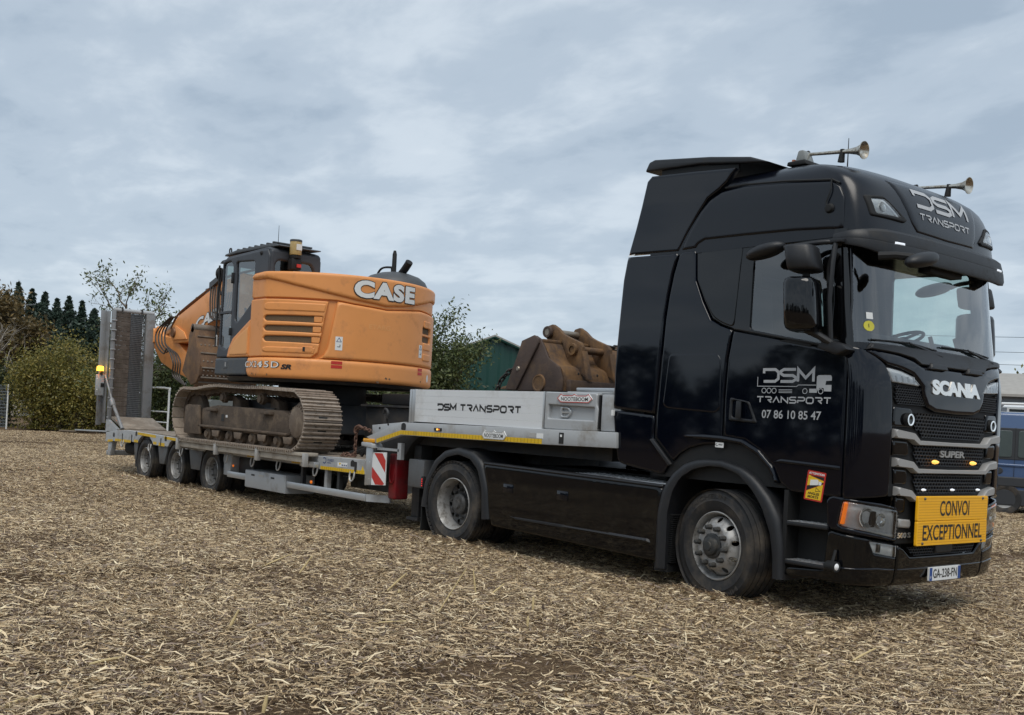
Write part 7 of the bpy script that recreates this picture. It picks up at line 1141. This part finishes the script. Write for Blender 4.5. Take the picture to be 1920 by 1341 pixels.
chain('lashing_chain', 'rusty chain hanging from the neck and piled on the front deck', [(-5.72,.34,1.19),(-5.95,.32,1.235),(-6.22,.30,1.29),(-6.36,.30,1.25),(-6.385,.30,1.1),(-6.385,.30,.95),(-6.40,.29,.885),(-6.48,.24,.882),(-6.60,.22,.884),(-6.66,.30,.886),(-6.55,.38,.89),(-6.44,.34,.90),(-6.62,.28,.91),(-6.74,.33,.89)], 'chain_rust', .009, .058)
o = thing('chain_hook', 'rusty load binder hook hanging beside the neck', 'hook', (-6.3,.30,1.25)); MB().tube(smooth_path([(-6.20,.29,1.285),(-6.30,.29,1.315),(-6.38,.29,1.29),(-6.40,.29,1.235),(-6.36,.29,1.205)], 5), [.02]*21, 8).build('hook', 'chain_rust', o)
o = thing('strap_bundle', 'dark heap of lashing straps on the deck behind the chain', 'straps', (-6.55,.65,.87))
for k_ in range(7): MB().tube(smooth_path([(-6.9+.09*k_,.5+.02*k_,.89+.02*(k_ % 3)),(-6.7+.05*k_,.62,.97+.03*(k_ % 2)),(-6.5+.02*k_,.7+.03*k_,.93),(-6.35,.6+.02*k_,.90)], 5), .032, 6).build('strap_roll', 'soft_black', o)
o = thing('tow_bar', 'dark steel beam and shackles standing at the deck front', 'beam', (-6.2,.75,.87)); MB().tube([(-6.16,.62,.87),(-6.14,.62,1.50)], .03, 8).build('bar', 'frame_dark', o); MB().tube(smooth_path([(-6.2,.62,1.50),(-6.16,.62,1.57),(-6.09,.62,1.52),(-6.10,.62,1.44)], 4), .02, 8).build('shackle', 'frame_dark', o)

# ------------------------------------------------------------------ blue van parked behind the truck
mt('van_blue', lin(66,90,128), .35, var=.04, coat=.6); mt('van_dark', (.03,.033,.038), .6, var=.1); mt('van_white', (.70,.72,.73), .4, var=.04); mt('van_pane', (.075,.095,.095), .08, var=.1); MT['van_glass'] = glass('van_glass', (.30,.36,.36), .12)
VX, VY = Vector((.90, .436, 0)), Vector((-.436, .90, 0)); V0 = Vector((-4.95, 16.7, 0)); VN = thing('parked_van', 'blue panel van with roof rails parked beyond the truck front', 'van', V0)
def vm(u, v, z): return tuple(V0+VX*u+VY*v+Vector((0, 0, z)))
def vb(mb, name, mat, par=None, **kw): return mb.map(lambda x, y, z: vm(x, y, z)).build(name, mat, par or VN, **kw)
pro = [(-1.05,.28),(-1.05,1.15),(-1.0,1.75),(-.93,2.14),(-.70,2.29),(2.2,2.29),(2.75,2.10),(3.35,1.38),(4.15,1.18),(4.30,.95),(4.32,.30)]
rings = []
for v, s in ((0,.0),(.0,0),(1.98,0)): pass
vb(MB().prism(pro, 1, .05, 1.93), 'body_shell', 'van_blue', bevel=.09, seg=4)
wins = [[(-.85,1.28),(-.80,1.86),(.10,1.88),(.10,1.28)],[(.22,1.28),(.22,1.88),(1.30,1.88),(1.30,1.28)],[(1.42,1.28),(1.42,1.88),(2.30,1.85),(2.95,1.32)]]
vb(MB().panel([(-.95,1.22),(-.90,1.94),(2.35,1.93),(3.08,1.24)], lambda x, z, h: (x, .048-h, z), step=.1, bev=.01, thick=.008, back=.01), 'window_band', 'van_dark')
for w_ in wins: vb(MB().panel(rnd(w_, .06), lambda x, z, h: (x, .034-h, z), step=.1, bev=.008, thick=.008, back=.006), 'side_window', 'van_pane')
vb(MB().panel([(-1.0,.62),(-1.0,.84),(4.2,.84),(4.2,.62)], lambda x, z, h: (x, .045-h, z), step=.1, bev=.02, thick=.03, back=.02), 'rub_strip', 'van_dark'); vb(MB().panel([(-1.0,.20),(-1.0,.56),(4.2,.56),(4.2,.20)], lambda x, z, h: (x, .05-h, z), step=.1, bev=.02, thick=.02, back=.02), 'sill', 'van_dark')
vb(MB().panel([(-.99,1.08),(-.99,1.14),(4.1,1.10),(4.1,1.04)], lambda x, z, h: (x, .046-h, z), step=.1, bev=.02, thick=.02, back=.004), 'body_crease', 'van_blue')
vb(MB().lathe([(0,.012),(.06,.012),(.075,.0)], (-.13,.04,.97), (0,-1,0), 18), 'fuel_cap', 'van_dark'); vb(MB().box(.62, .80, .015, .045, 1.12, 1.16), 'door_handle', 'van_dark', bevel=.008)
for x in (.16, 1.36): vb(MB().box(x-.004, x+.004, .038, .05, .45, 1.95), 'door_gap', 'soft_black')
for v in (.12, 1.86): vb(MB().tube(smooth_path([(-.6,v,2.28),(-.50,v,2.42),(-.2,v,2.48),(1.8,v,2.48),(2.05,v,2.42),(2.15,v,2.27)], 5), .03, 8), 'roof_rail', 'van_white')
for x in (-.1, 1.2): vb(MB().tube([(x,.12,2.475),(x,1.86,2.475)], .025, 8), 'rack_bar', 'van_dark')
vb(MB().box(-.65, 2.1, .2, 1.8, 2.285, 2.305), 'roof_skin', 'van_white')
for x in (.0, 3.3):
    for v in (.02, 1.78): o = vb(MB().lathe([(.20,-.19),(.24,-.2),(.33,-.2),(.345,-.18),(.345,-.02),(.33,0),(.24,0),(.20,-.02)], (x,v,.335), (0,-1,0), 36), 'tyre', 'rubber'); vb(MB().lathe([(0,-.03),(.08,-.02),(.19,-.03),(.215,-.015),(.22,-.10)], (x,v,.335), (0,-1,0), 24), 'hubcap', 'rim_grey', o)
